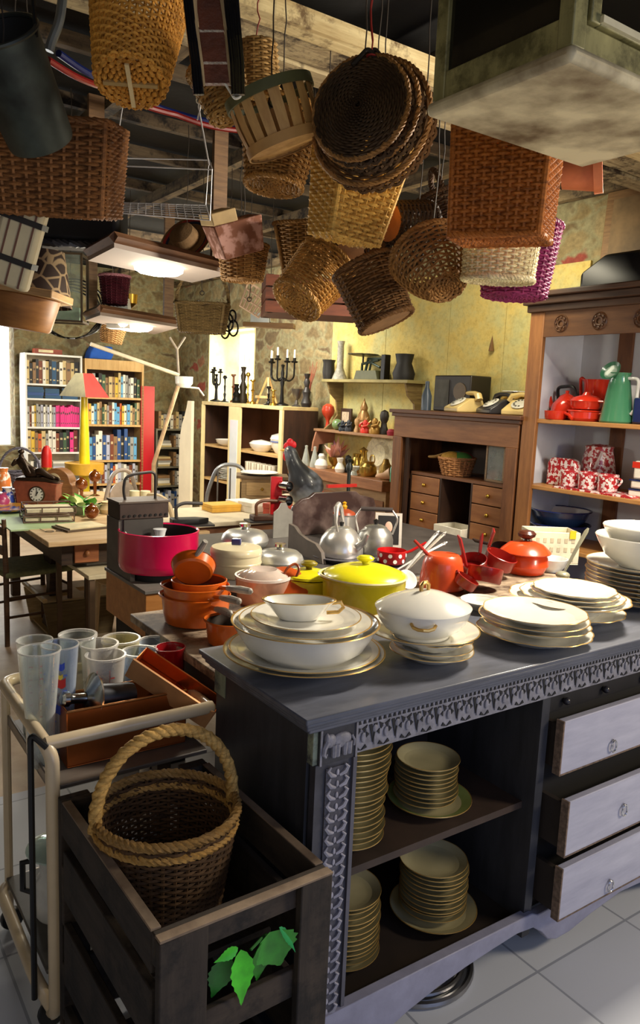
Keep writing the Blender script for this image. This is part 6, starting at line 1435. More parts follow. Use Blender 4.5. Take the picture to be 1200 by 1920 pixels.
# rush chair at the left edge
c = atz(14, 1212, 0); ch = thing('rush_chair', 'dark wooden chair with greenish rush seat cut by the left edge', 'chair', c, RZ+.15)
CHW = WOOD('#3c281a', '#66482f', .5)
mb = MB(); mb.tube([(0, 0, 0), (0, 0, .45), (-.02, -.03, .80)], [.016, .018, .014], 8); mb.build('rear_post', CHW, ch)
mb = MB(); mb.tube([(-.02, .36, 0), (-.02, .36, .45), (-.04, .33, .80)], [.016, .018, .014], 8); mb.build('rear_post', CHW, ch)
for y in (-.01, .40): mb = MB(); mb.tube([(.40, y, 0), (.40, y, .45)], [.014, .018], 8); mb.build('leg', CHW, ch)
mb = MB(); mb.box(-.01, .43, -.03, .42, .43, .465); mb.build('seat', M('#7d7f56', .8, var=.3, vs=30, bp=.3, bs=90), ch, .012)
mb = MB()
for z in (.18, .30): mb.tube([(0, -.0, z), (.4, -.01, z)], .009, 6); mb.tube([(0, .36, z), (.4, .40, z)], .009, 6); mb.tube([(.4, -.01, z+.04), (.4, .40, z+.04)], .009, 6)
mb.build('stretchers', CHW, ch)
for z in (.58, .70): mb = MB(); mb.box(-.03, -.012, -.02, .35, z, z+.05); mb.build('back_slat', CHW, ch)
# magazine crate on the floor
c = atz(130, 1196, 0); k = thing('handled_crate', 'pale plywood carry crate with cut-out handles on the floor under the table', 'crate', c+AX*-.12, RZ)
PLY = WOOD('#a88c5c', '#d6be8c', .55)
mb = MB(); mb.prism([(0, 0), (.40, 0), (.44, .24), (-.04, .24)], .02, T(0, .02, 0) @ rotm(PI/2)); mb.build('end_board', WOOD('#54452c', '#7a6844', .6), k)
mb = MB(); mb.prism([(0, 0), (.40, 0), (.44, .24), (-.04, .24)], .02, T(0, .5, 0) @ rotm(PI/2)); mb.build('end_board', PLY, k)
mb = MB()
for a in ((-.03, .10, .02, .48), (.17, .25, .02, .48), (.33, .43, .02, .48), (.10, .17, .02, .12), (.10, .17, .2, .33), (.10, .17, .42, .48), (.25, .33, .02, .2), (.25, .33, .3, .48)): mb.box(a[0], a[1], a[2], a[3], .236, .25)
mb.build('slotted_top', PLY, k)
mb = MB(); mb.tube([(-.03, .0, .262), (-.03, .52, .262)], .016, 8); mb.build('rail', PLY, k)
mb = MB(); mb.box(.01, .39, .02, .48, .005, .02); mb.build('bottom', PLY, k)
# low pale side table with papers
c = atz(150, 1062, .56); k = thing('side_bench', 'low cream bench stacked with papers between the table and the orange box', 'bench', L(*loc(c)[:2]), RZ)
mb = MB(); mb.box(-.03, .20, -.25, .45, .535, .56); mb.build('bench_top', M('#d9cba8', .5), k, .003)
for x, y in ((-.02, -.24), (.16, -.24), (-.02, .4), (.16, .4)): mb = MB(); mb.box(x, x+.03, y, y+.03, 0, .535); mb.build('leg', M('#6b5540', .6), k)
for i in range(3):
    mb = MB(); mb.box(0, .13, 0, .2, 0, .012); single('magazine', mb, M(['#d9d8cf', '#7f8a94', '#c9c2ae'][i], .5), 'loose magazine, %s from the bottom of the pile on the cream bench' % ORD[i], 'magazine', k.location+AX*(.04+.01*i)+AY*(.02*i)+Z*(.561+.0125*i), RZ+.1*i, 'magazines on the cream bench')
# skin figures
def skin(name, verts, edges, radii, m, parent=None, loc_=None, rot=None, sub=2):
    me = bpy.data.meshes.new(name); me.from_pydata(verts, edges, []); me.materials.append(m)
    o = link(name, me, parent, 0, loc_, rot)
    md = o.modifiers.new('skin', 'SKIN'); md.use_smooth_shade = True
    for v, r in zip(me.skin_vertices[0].data, radii): v.radius = (r, r) if not isinstance(r, tuple) else r; v.use_root = False
    me.skin_vertices[0].data[0].use_root = True
    s = o.modifiers.new('sub', 'SUBSURF'); s.levels = sub; s.render_levels = sub; return o
# clock with bronze reclining figure
p = ot(68, 952); w_ = wpx(82, p)
k = thing('mantel_clock', 'reddish marble mantel clock with white dial on the left table', 'clock', p, -.05)
RM = M('#8f4c34', .35, coat=.2, var=.3, vs=18)
mb = MB(); s = w_
mb.prism([(-.5*s, 0), (.48*s, 0), (.45*s, .08*s), (.46*s, .45*s), (.5*s, .56*s), (.2*s, .6*s), (-.1*s, .6*s), (-.5*s, .6*s), (-.56*s, .5*s), (-.5*s, .4*s), (-.46*s, .08*s)], .11, T(0, .11, 0) @ rotm(PI/2)); mb.build('clock_case', RM, k, .006)
dc = (.02*s, -.002, .31*s)
mb = MB(); mb.lathe([(0, .004), (.16*s, .004), (.165*s, 0)], 32, tm=T(*dc) @ rotm(PI/2)); d_ = mb.build('dial', M('#ece8dc', .4), k)
mb = MB(); mb.lathe([(.16*s, 0), (.165*s, .008), (.185*s, .006), (.19*s, 0)], 32, tm=T(*dc) @ rotm(PI/2)); mb.build('bezel', M('#4c3a26', .35, .7), k)
mb = MB()
for i in range(12):
    a = PI/2-i*PI/6; L0, L1 = (.115*s, .145*s); q0 = Vector((math.cos(a), 0, math.sin(a))); mb.tube([Vector(dc)+q0*L0+Vector((0, -.0055, 0)), Vector(dc)+q0*L1+Vector((0, -.0055, 0))], .0035, 4)
for a, ln in ((PI/2-.1, .11*s), (PI/2-.55, .075*s)):
    q0 = Vector((math.cos(a), 0, math.sin(a))); mb.tube([Vector(dc)+Vector((0, -.008, 0))-q0*.01, Vector(dc)+q0*ln+Vector((0, -.008, 0))], .003, 4)
mb.build('numerals_and_hands', M('#1a1612', .5), d_)
BZ_ = M('#3b2c20', .35, .6, var=.3, vs=30)
fgp = p+Z*(.6*s+.001)+Vector((-.04, .05, 0))
fg = thing('bronze_figure', 'dark bronze reclining robed figure on top of the marble clock', 'statuette', fgp, -.05)
V_ = [(0, 0, .045), (-.05, 0, .085), (-.075, 0, .135), (-.078, -.005, .16), (-.078, -.01, .19), (-.105, -.02, .13), (-.135, -.035, .10), (-.10, -.045, .15), (-.05, -.03, .13), (-.02, -.05, .09), (.01, -.06, .05),
      (.06, -.02, .075), (.12, -.02, .04), (.17, -.025, .022), (.07, .015, .05), (.13, .015, .028), (.19, .01, .016), (-.06, 0, .03)]
E_ = [(0, 1), (1, 2), (2, 3), (3, 4), (2, 5), (5, 6), (6, 7), (2, 8), (8, 9), (9, 10), (0, 11), (11, 12), (12, 13), (0, 14), (14, 15), (15, 16), (0, 17)]
R_ = [.038, .034, .036, .014, .023, .016, .012, .010, .016, .012, .009, .028, .02, .010, .027, .018, .010, .03]
skin('figure_body', V_, E_, R_, BZ_, fg)
mb = MB(); mb.loft([[(-.12, -.05, 0), (.2, -.05, 0), (.22, .05, 0), (-.12, .05, 0)], [(-.10, -.045, .02), (.1, -.045, .03), (.12, .045, .02), (-.09, .045, .03)]]); mb.build('drapery', BZ_, fg, .008)
mb = MB(); mb.ball((-.078, -.008, .20), .022, 14, 8, (1, 1, .8)); mb.build('hair', BZ_, fg)
# wicker trays of papers
p = ot(82, 980)
for i in range(2):
    k = thing('split_cane_tray', ['lower cane letter tray with papers in front of the marble clock', 'upper cane letter tray with papers in front of the marble clock'][i], 'tray', p+AX*(-.12+.01*i)+AY*.0+Z*(.052*i), RZ-.15)
    w_, d0, h_ = .30, .26, .045
    mb = MB()
    for z in (.006, h_):
        mb.tube([(0, 0, z), (w_, 0, z), (w_, d0, z), (0, d0, z)], .005, 6, True)
    for x in (0, w_*.33, w_*.66, w_):
        for y in (0, d0): mb.tube([(x, y, .006), (x, y, h_)], .004, 5)
    for y in (.08, .17): mb.tube([(0, y, .006), (w_, y, .006)], .003, 5)
    mb.build('cane_frame', M('#5c4030', .5), k)
    mb = MB(); mb.box(.012, w_-.012, .012, d0-.012, .012, .03); mb.build('papers', M('#d8ccaa', .7, var=.2), k)
# grey oval basket, lipstick, small clock, colourful tins at the left edge
bp_ = ot(38, 915); basket('grey oval wicker basket with tall hoop handle behind the bronze figure', '#3a3640', '#77737e', (.13, .09), (.16, .11), .13, 10, 22, None, bp_, (0, 0, .2), .20, .008)
p = ot(88, 925); k = thing('giant_lipstick', 'giant red lipstick ornament in gold case behind the marble clock', 'ornament', p)
mb = MB(); mb.lathe([(0, 0), (.05, 0), (.05, .15), (.044, .15), (.044, .21), (0, .21)], 26); mb.build('gold_case', M('#c9a448', .25, .9), k)
mb = MB(); mb.lathe([(.040, .21), (.041, .30), (.036, .345), (.02, .375), (0, .382)], 26); mb.build('red_stick', M('#c4201c', .4), k)
p = ot(118, 925); k = thing('brown_mantel_clock', 'small round-topped brown clock to the right of the giant lipstick', 'clock', p, -.2)
mb = MB(); mb.prism([(-.14, 0), (.14, 0), (.14, .08)]+[(.12*math.cos(t*PI/10), .10+.11*math.sin(t*PI/10)) for t in range(11)]+[(-.14, .08)], .1, rotm(PI/2)); mb.build('case', WOOD('#6a4428', '#94683f', .4), k, .006)
mb = MB(); mb.lathe([(0, .004), (.055, .004), (.06, 0)], 26, tm=T(-.02, -.1005, .11) @ rotm(PI/2)); mb.build('dial', M('#b9ab8a', .4), k)
for i, (px, py, r, h, cl, nm) in enumerate(((6, 925, .06, .2, '#d97a3a', 'orange and white'), (14, 948, .05, .13, '#31479c', 'dark blue'), (2, 950, .06, .10, '#b03a6a', 'magenta'), (26, 945, .045, .11, '#7a2a2a', 'maroon'))):
    dishd('decorated_jar', nm+' decorated jar at the left edge of the work table', 'jar', ot(px, py), [(0, 0), (r, 0), (r*1.1, h*.3), (r*.9, h*.7), (r*.6, h*.85), (r*.7, h), (0, h)], SPOT(cl, '#e6dccb', 22, .52, .58))
mb = MB(); mb.lathe([(0, 0), (.1, 0), (.17, .02), (.18, .03), (.1, .012), (0, .01)], 28); single('painted_plate', mb, SPOT('#c98f2e', '#4a59a0', 14, .5, .55), 'yellow and blue painted plate at the left edge of the work table', 'plate', ot(12, 958))
# cut leaves with amber glass globes
p = ot(158, 962); k = thing('potted_ivy', 'low green and cream variegated plant among the amber globes', 'plant', p)
mb = MB(); mb.lathe([(0, 0), (.09, 0), (.11, .06), (.10, .06), (0, .05)], 18); mb.build('pot', M('#8f9a78', .5), k)
for i in range(34):
    a = rnd.uniform(0, 6.28); e = rnd.uniform(.1, 1.2); d = Vector((math.cos(a)*math.cos(e), math.sin(a)*math.cos(e), math.sin(e)))
    mb = MB(); o = Vector((rnd.uniform(-.08, .08), rnd.uniform(-.08, .08), .05)); leaf(mb, o, d, (-d.y*.2, d.x*.2, 1.3), rnd.uniform(.07, .15), .035, .5, False)
    mb.build('leaf', M(['#6fae3e', '#3f8f2a', '#c9d08a', '#8fbf5a'][i % 4], .5, var=.25), k, sharp=60)
AMB = M('#7a3d0c', .08, .3, coat=.8, var=.4, vs=12)
for i, (px, py, z) in enumerate(((122, 940, 0), (153, 918, .05), (178, 915, .10), (172, 960, 0))):
    q = ot(px, py+14); mb = MB(); mb.ball((0, 0, .05), .047, 20, 12); mb.lathe([(0, .09), (.012, .095), (.012, .106), (0, .107)], 10)
    if z: mb.lathe([(0, -z), (.04, -z), (.012, -z+.01), (.014, .01), (0, .01)], 14)
    single('amber_globe', mb, AMB, ['amber glass globe right beside the marble clock', 'amber glass globe on a stand above the green plant', 'tallest amber glass globe behind the green plant', 'amber glass globe at the front of the green plant'][i], 'globe', q+Z*(z+.002))
mb = MB(); mb.box(-.14, .14, -.1, .1, 0, .012); mb.cur = 1; mb.box(-.12, .12, -.09, .09, .012, .02); single('open_album', mb, [M('#5a4a38', .6), M('#d8c9a0', .7, var=.2)], 'flat cream paper album lying at the front of the work table', 'album', ot(152, 990), RZ+.2)
mb = MB()
for sx_ in (-.03, .03): mb.tube([(sx_+.024*math.cos(t*PI/8), .018*math.sin(t*PI/8), .004) for t in range(16)], .002, 5, True)
mb.tube([(-.054, 0, .004), (-.06, .1, .004)], .002, 4); mb.tube([(.054, 0, .004), (.06, .1, .004)], .002, 4); single('spectacles', mb, M('#3a302a', .4), 'wire spectacles lying at the front edge of the work table', 'spectacles', ot(103, 997), RZ)
mb = MB(); mb.lathe([(0, 0), (.06, 0), (.07, .03), (.05, .07), (.055, .08), (0, .07)], 20); single('straw_cup', mb, M('#cdb68a', .7, bp=.3), 'little straw bowl on the table behind the open album', 'bowl', ot(205, 962))
# candles in boxes
for i, px in enumerate((252, 272)):
    k = thing('boxed_candle', 'thick cream candle in a pale wood sleeve, %s of the pair' % ['left', 'right'][i], 'candle', ot(px, 985), RZ)
    mb = MB(); mb.box(-.035, .035, -.035, .035, 0, .09); mb.build('wood_sleeve', PLY, k)
    mb = MB(); mb.lathe([(0, .09), (.032, .09), (.032, .22), (.0, .215)], 20); mb.build('candle', M('#ece0b4', .5), k)
# chairs behind
def bentchair(label, px, py, z, m, rz, h=.95, kind=0):
    p = atz(px, py, z); k = thing('chair', label, 'chair', (p.x, p.y, 0), rz)
    mb = MB()
    mb.tube(bend([(-.19, 0, .0), (-.19, 0, h*.75), (-.1, .0, h), (.1, 0, h), (.19, 0, h*.75), (.19, 0, 0)], .1), .016, 8); mb.build('back_frame', m, k)
    mb = MB()
    if kind == 0: mb.tube(bend([(-.12, 0, .47), (-.1, 0, h*.8), (.1, 0, h*.8), (.12, 0, .47)], .08), .012, 8)
    elif kind == 1:
        for x in (-.1, 0, .1): mb.tube([(x, 0, .47), (x, 0, h*.97)], .007, 6)
        mb.tube([(-.19, 0, .6), (.19, 0, .6)], .008, 6)
    else: mb.lathe([(0, 0), (.13, 0), (.14, .02), (0, .022)], 24, 1, .8, tm=T(0, .01, h*.8) @ rotm(PI/2))
    mb.build('back_panel', m, k)
    mb = MB(); mb.lathe([(0, .45), (.21, .45), (.22, .465), (.2, .48), (0, .482)], 28, o=(0, -.2, 0)); mb.build('seat', M('#d9c9a0', .6) if kind else m, k)
    for x in (-.15, .15): mb = MB(); mb.tube([(x, -.36, 0), (x*.9, -.34, .45)], .015, 8); mb.build('leg', m, k)
    return k
bentchair('dark carved wooden chair with rounded back behind the work table', 228, 925, .80, M('#8d8176', .35, var=.3), RZ+.5, .98, 2)
bentchair('cream wicker chair with curved top rails between the table and the iron', 290, 935, .93, M('#cdb58c', .6), -.5, .95, 0)
bentchair('grey metal bistro chair with rounded back in front of the cream cabinet', 432, 878, 1.0, M('#8a8c8e', .35, .6), .05, 1.03, 1)
# back table with clutter
c = atz(330, 962, .80)
k = thing('back_table', 'pale-topped table behind the aluminium pans', 'table', L(*loc(atz(470, 975, .80))[:2]), RZ)
bx, by = loc(k.location)[0], loc(k.location)[1]
mb = MB(); mb.box(-.55, 1.0, 0, .62, .77, .80); mb.build('table_top', M('#cdbfa2', .5, var=.12), k, .004)
mb = MB(); mb.box(-.52, .97, .03, .59, .66, .77); mb.build('apron', BROWNX, k)
for x in (-.52, .92):
    for y in (.03, .53): mb = MB(); mb.box(x, x+.05, y, y+.05, 0, .66); mb.build('leg', BROWN, k)
def ob(px, py): return atz(px, py, .801)
for i, (px, py, sz, cl, lab) in enumerate(((415, 957, (.22, .16, .05), '#d9a53c', 'yellow shallow wooden tray'), (450, 950, (.16, .12, .05), '#e6e0d2', 'white paper packet'), (480, 958, (.2, .14, .07), '#e9e4d6', 'long white carton'), (520, 965, (.16, .12, .08), '#a8402e', 'brick red carton'), (505, 955, (.14, .12, .07), '#c49a78', 'tan carton'))):
    mb = MB(); mb.box(-sz[0]/2, sz[0]/2, -sz[1]/2, sz[1]/2, 0, sz[2]*.6); mb.box(-sz[0]/2-.003, sz[0]/2+.003, -sz[1]/2-.003, sz[1]/2+.003, sz[2]*.6, sz[2])
    single('carton', mb, M(cl, .6), lab+' on the pale table behind the aluminium pans', 'carton', ob(px, py), RZ+.1*i, bev=.002)
k = thing('small_drawer_chest', 'small tan wooden chest with one knobbed drawer below the striped cups', 'chest', ob(497, 938)+AY*.05, RZ-.5)
mb = MB(); mb.box(-.16, .16, 0, .2, 0, .16); mb.build('chest_body', WOOD('#7a6240', '#a58a60', .5), k, .004)
mb = MB(); mb.box(-.12, .12, -.006, 0, .03, .13); d_ = mb.build('drawer', WOOD('#8f7448', '#b8996a', .5), k)
mb = MB(); mb.ball((0, -.014, .08), .012, 10, 8); mb.build('knob', BRS, d_)
mb = MB(); mb.box(-.2, .2, -.03, .23, .16, .18); mb.build('chest_top', WOOD('#4a3a28', '#6d583c', .5), k)
plate(plate_me(.15, .02, 0, False), 'white plate lying on top of the small drawer chest', k.location+AX*.03+AY*.1+Z*.1805)
# rooster
c = ob(560, 952)
rp = thing('rooster_figure', 'black and grey rooster figure with red comb behind the marble slab', 'rooster', c+Z*.0, -.1)
GB = SPOT('#23262c', '#6d7480', 5, .48, .62, .4, .2)
s = wpx(64, c)/.20
RP = [(.0, .03, .055), (.02, .03, .075), (.06, .035, .098), (.10, .037, .106), (.14, .033, .10), (.175, .016, .084), (.205, -.012, .064), (.235, -.036, .05), (.265, -.05, .044), (.295, -.06, .04), (.318, -.064, .028), (.33, -.066, .008)]
mb = MB(); mb.loft([[((cx_+r_*math.cos(q*PI/12))*s, r_*.82*math.sin(q*PI/12)*s, z_*s) for q in range(24)] for z_, cx_, r_ in RP]); mb.build('rooster_body', GB, rp, sharp=0)
mb = MB()
for x, z, r in ((-.085, .325, .018), (-.065, .345, .022), (-.045, .335, .018)): mb.ball((x*s, 0, z*s), r*s, 12, 8, (1, .5, 1.2))
mb.build('comb', M('#d8202a', .4), rp)
mb = MB(); mb.ball((-.09*s, 0, .27*s), .018*s, 12, 8, (.8, .6, 1.7)); mb.build('wattle', M('#d8202a', .4), rp)
mb = MB(); mb.lathe([(0, .045), (.012, .01), (.014, 0), (0, -.002)], 10, tm=T(-.09*s, 0, .30*s) @ rotm(0, -PI/2)); mb.build('beak', M('#d9a23a', .4), rp)
mb = MB(); mb.ball((-.075*s, -.028*s, .312*s), .006*s, 8, 6); mb.build('eye', M('#f2efe2', .3), rp)
mb = MB(); mb.lathe([(0, -.03*s), (.09*s, -.03*s), (.09*s, -.004*s), (.0, -.002*s)], 24, o=(.03*s, 0, 0)); mb.build('pedestal', M('#e9d9b0', .5), rp)
rp.location.z += .031*s
mb = MB(); mb.ball((0, 0, .05), .05, 18, 10, (1.6, .9, .8)); single('pale_egg_dish', mb, M('#e6c9a8', .4), 'peach egg-shaped ornament at the foot of the rooster', 'ornament', ob(540, 948))
# red rack with chrome cups
c = atz(553, 988, TT+.001)+AY*.22
k = thing('red_rack', 'red upright rack holding three shiny steel beakers left of the marble slab', 'rack', c, RZ-.3)
h_ = wpx(62, c)
mb = MB(); mb.box(-.035, .035, 0, .02, 0, h_*1.35); mb.box(-.05, .05, -.03, .06, 0, .012); mb.build('red_back', M('#b5161c', .3, coat=.3), k, .003)
for i in range(3):
    mb = MB(); mb.lathe([(0, 0), (.028, 0), (.032, .07), (.029, .07), (.025, .005), (0, .005)], 22, tm=T(.03, -.006, .05+.085*i) @ rotm(PI/2, 0, .5)); mb.build('steel_beaker', M('#c9cacc', .15, 1), k)
# red doll
c = ob(605, 950)+AY*.1; k = thing('rag_doll', 'small doll in a red dress propped beside the rooster', 'doll', c)
mb = MB(); mb.lathe([(0, 0), (.13, 0), (.10, .05), (.05, .10), (.03, .13), (0, .135)], 20, 1, .8, wob=lambda t: .08*math.sin(7*t)); mb.build('red_dress', M('#c01a14', .7), k)
mb = MB(); mb.ball((0, 0, .165), .042, 16, 10); mb.build('head', M('#c9935a', .6), k)
mb = MB(); mb.ball((0, .012, .18), .044, 14, 8, (1, .9, .9)); mb.build('hair', M('#4a2814', .8), k)
mb = MB()
for sg in (-1, 1): mb.tube([(sg*.03, -.01, .11), (sg*.07, -.03, .08), (sg*.085, -.05, .05)], .012, 6)
mb.build('sleeves', M('#c01a14', .7), k)
# things behind the kettles
c = atz(690, 985, TT+.001)+AY*.35; k = thing('red_scale_stand', 'black stand with red crossbar rising behind the wire-handled kettle', 'stand', c+AX*.1, RZ)
mb = MB(); mb.box(-.05, .05, -.04, .04, 0, .02); mb.tube([(0, 0, .02), (0, 0, .30)], .012, 8); mb.lathe([(0, .3), (.02, .3), (.022, .33), (.01, .35), (.018, .37), (0, .38)], 12); mb.build('post', M('#1d2420', .4), k)
mb = MB(); mb.box(-.17, .06, -.012, .012, .19, .21); mb.build('red_crossbar', M('#c9302a', .4), k)
c = atz(775, 1040, TT+.001); k = thing('framed_portrait', 'small dark framed portrait standing by the ladles', 'picture frame', c+AY*.2, rot=(-.2, 0, RZ-.6))
mb = MB(); mb.box(-.07, .07, 0, .012, 0, .18); mb.build('frame', M('#cfc6ba', .4), k)
mb = MB(); mb.box(-.055, .055, -.002, 0, .015, .165); mb.build('portrait', M('#1c1816', .5), k)
mb = MB(); mb.ball((0, -.003, .105), .025, 16, 8, (.8, .15, 1.2)); mb.build('face', M('#d9b09a', .6), k)
# ================================================================== THINGS HUNG FROM THE CEILING
def pxm(n, D): return n*D/FPX
def hang_to_ceiling(k, p, col='#2e251c', x=0, y=0):
    q = Vector((p.x+x, p.y+y, CEIL+.05)); return cord(p, q, col, .0022, par=k)
def hb(label, c1, c2, px, py, D, wb, wt, h, axis=(0, 0, 1), spin=0, rows=None, stakes=None, rad=None, cordcol='#2e251c', disc=None, hookpx=None, head=None, **kw):
    f = lambda w: (pxm(w[0]/2, D), pxm(w[1]/2, D)) if isinstance(w, tuple) else (pxm(w/2, D),)*2
    b, t, hh = f(wb), f(wt), pxm(h, D); ax = Vector(axis).normalized(); c = aty(px, py, D)
    rad_ = pxm(rad, D) if rad else None; rows = rows or max(9, int(hh/.0078)); per = 2*PI*max(t); stakes = stakes or max(14, int(per/.036))//2*2
    k = basket(label, c1, c2, b, t, hh, rows, stakes, rad_, c-ax*(hh/2), hrot(ax, head) if head else aim(ax, spin), bottom=disc is None, **kw)
    if disc:
        mb = MB(); mb.lathe([(0, .0), (b[0]*.97, 0), (b[0], .004), (b[0]*.97, .012), (0, .012)], 28, 1, b[1]/b[0]); mb.build('flat_base', M(disc, .6, var=.25, vs=14, bp=.15, bs=40), k)
    tp = c+ax*(hh*.35) if ax.z > .1 else c-ax*(hh*.5)
    if hookpx: tp = aty(hookpx[0], hookpx[1], D)
    hang_to_ceiling(k, tp, cordcol); return k
T1, T2 = '#4a2c12', '#a87838'     # tan
D1, D2 = '#22140a', '#5c3d20'     # dark
Y1, Y2 = '#8a5c20', '#e0b25a'     # yellow
R1, R2 = '#4a1f0c', '#a65a26'     # reddish
P1_, P2_ = '#7d6a3c', '#dcc792'   # pale
# hamper at the left edge
hb('big brown rectangular wicker hamper hung at the upper left, below the zinc drum', '#3a2010', '#8f6138', 58, 317, 2.55, (170, 285), (190, 315), 150, (.02, -.20, .97), 0, 24, 44, 20, head=(.06, -1))
# cane basket
hb('tall orange cane basket showing its cross-braced oval base', '#7a4812', '#d99a3e', 256, 52, 2.1, (116, 108), (182, 174), 250, (-.04, .46, .89), 0, 34, 36, None, gap=.72, bandcol=('#c98f3c', '#e0b060'))
def base_cross(k, b, col):
    mb = MB(); mb.box(-b*.9, b*.9, -b*.07, b*.07, -.008, -.001); o = mb.build('base_brace', M(col, .6), k); mb = MB(); mb.box(-b*.07, b*.07, -b*.85, b*.85, -.013, -.008); mb.build('base_brace', M('#d9c08a', .6), k)
kk = [o for o in COL.objects if o.get('label', '').startswith('tall orange cane basket')][0]; base_cross(kk, pxm(50, 2.1), '#a88a54')
# leather pannier with black cable bundles
D = 1.9
def pt(px, py, d=0): return aty(px, py, D+d)
c0 = pt(400, 95); k = thing('leather_pannier', 'red-brown leather strip pannier flanked by shiny black tubes, hung right of the cane basket', 'pannier', c0)
mb = MB()
rows = [(368, 412, -10), (374, 420, 60), (380, 428, 120), (384, 432, 160)]
for i in range(3):
    (l0, r0, y0), (l1, r1, y1) = rows[i], rows[i+1]
    q = [pt(l0, y0+2)-c0, pt(r0, y0+2)-c0, pt(r1, y1-3)-c0, pt(l1, y1-3)-c0]; mb.loft([[v+Vector((0, -.004, 0)) for v in q], [v+Vector((0, .012, 0)) for v in q]])
mb.build('leather_panels', M('#5e2c16', .55, var=.45, vs=14, bp=.3), k)
for sx_, off in ((0, -6), (1, 6)):
    mb = MB(); mb.rope([pt(rows[i][sx_]+off, rows[i][2], -.005)-c0 for i in range(4)], .004, .006, 2.5, 2); mb.build('frayed_edge', M('#a08a66', .8, var=.3), k)
for sx_, off in ((0, -14), (1, 14), (1, 22)):
    mb = MB()
    for j in range(3): mb.tube([pt(rows[i][sx_]+off*(1.15-.12*i)+j*5-5, rows[i][2]+(18 if i == 3 else 0), -.01)-c0 for i in range(4)], .0065, 7)
    mb.build('black_tubes', M('#0c0c10', .18, coat=.6), k)
mb = MB(); mb.tube(bend([pt(418, 150)-c0, pt(440, 186)-c0, pt(452, 182)-c0, pt(452, 160)-c0], .02), .003, 6); mb.build('white_loop', M('#e6e0cc', .5), k)
hang_to_ceiling(k, pt(392, 5))
hb('small tan basket hanging behind the lower tip of the leather pannier', T1, '#b08a4c', 418, 175, 2.3, 70, 95, 85, (-.35, .1, .9))
hb('small pale round basket hung mouth down, right of the leather pannier', '#5c4222', '#b8935a', 484, 138, 2.55, 62, 76, 98, (.05, .05, -1), cordcol='#7a1c16')
# chip-wood fruit basket
D = 2.2; c = aty(520, 225, D); ax = Vector((-.36, -.12, .92)).normalized(); R0, R1r, H_ = pxm(66, D), pxm(76, D), pxm(92, D)
k = thing('chip_basket', 'round chip-wood fruit basket of thin slats with green rim, tilted to the left', 'basket', c-ax*H_/2, rot=aim(ax, .3))
CHP = WOOD('#a8783e', '#d9b070', .5, (9, 9, 2), 2.5, .1)
mb = MB()
for i in range(18):
    a0, a1 = 2*PI*i/18+.045, 2*PI*(i+1)/18-.045; v = []
    for z, rr in ((0, R0), (H_*.5, (R0+R1r)/2+.004), (H_, R1r)):
        v += [(rr*math.cos(a0), rr*math.sin(a0), z), (rr*math.cos((a0+a1)/2), rr*math.sin((a0+a1)/2), z), (rr*math.cos(a1), rr*math.sin(a1), z)]
    mb.add(v, [(0, 1, 4, 3), (1, 2, 5, 4), (3, 4, 7, 6), (4, 5, 8, 7)])
mb.build('slats', CHP, k)
mb = MB(); mb.lathe([(R0+.002, -.004), (R0+.006, -.004), (R0+.007, .022), (R0+.003, .022)], 40); mb.build('base_hoop', M('#b58a50', .6), k)
mb = MB(); mb.lathe([(R1r+.001, H_-.02), (R1r+.006, H_-.02), (R1r+.006, H_+.006), (R1r+.001, H_+.006), (R1r-.004, H_), (R1r+.001, H_-.02)], 40); mb.build('green_rim', M('#5f6240', .6), k)
mb = MB(); mb.lathe([(0, .004), (R0, .004)], 30); mb.build('base', CHP, k)
hang_to_ceiling(k, c+ax*.05)
hb('round tan wicker basket showing its base, directly under the chip-wood basket', '#3e2610', '#a57a40', 522, 282, 2.6, (104, 96), (150, 140), 128, (.10, .10, 1), 0, None, None, None, foot=True, bandcol=('#5c3c18', '#b98a48'))
# stack of round trays on a red cord
D = 2.05; trn = Vector((-.36, -.80, .10)).normalized()
for i, (px, py, w, dy, c1, c2, lab) in enumerate(((674, 200, 176, 0, '#20150c', '#4d3a26', 'dark round wicker tray, front one of the three hung on a red cord'), (686, 207, 188, .05, '#24180e', '#553f28', 'dark round wicker tray, middle one of the three hung on a red cord'), (694, 226, 216, .11, '#2c1d10', '#6e5030', 'largest round wicker tray with pierced border, rearmost of the three on a red cord'))):
    c = aty(px, py, D+dy); R = pxm(w/2, D+dy); k = thing('round_tray', lab, 'tray', c, rot=aim(trn))
    mb = MB(); wick_disc(mb, R, R, 20, 40, 0, .012); mb.build('woven_disc', WICK(c1, c2), k, sharp=60)
    mb = MB(); mb.rope(loop(R, R, -.006, None, 90), .0045, .0055, 22, 3, True); mb.build('rope_rim', WICK('#5c3c1a', '#a07440'), k, sharp=60)
    mb = MB(); wick_wall(mb, (R, R), (R*.97, R*.97), .03, 3, 40, None, z0=-.03); 
    for v_ in mb.v: v_.z -= .034
    mb.build('side_wall', WICK(c1, c2), k, sharp=60)
    if i < 2:
        mi = (Matrix.Translation(c) @ aim(trn).to_matrix().to_4x4()).inverted(); a = mi @ aty(px-14, py-w*.44, D+dy); b_ = mi @ aty(px+42, py-w*.44, D+dy); m_ = mi @ aty(px+16, py-w*.62, D+dy)
        mb = MB(); mb.tube(bend([a, a.lerp(m_, .9), b_.lerp(m_, .9), b_], .04), .006, 8); mb.build('loop_handle', M('#1c130c', .6), k)
    cord(aty(696, 105, D+dy), Vector((aty(692, 0, D+.03*i).x, D+.04*i, CEIL-.03)), '#8a1a18', .0022, par=k)
# square yellow hamper beneath
hb('square golden wicker hamper narrowing downward, below the round trays', Y1, Y2, 662, 362, 2.40, (92, 100), (128, 136), 165, (.16, -.10, .98), 0, 24, 28, 10, head=(.48, -.88))
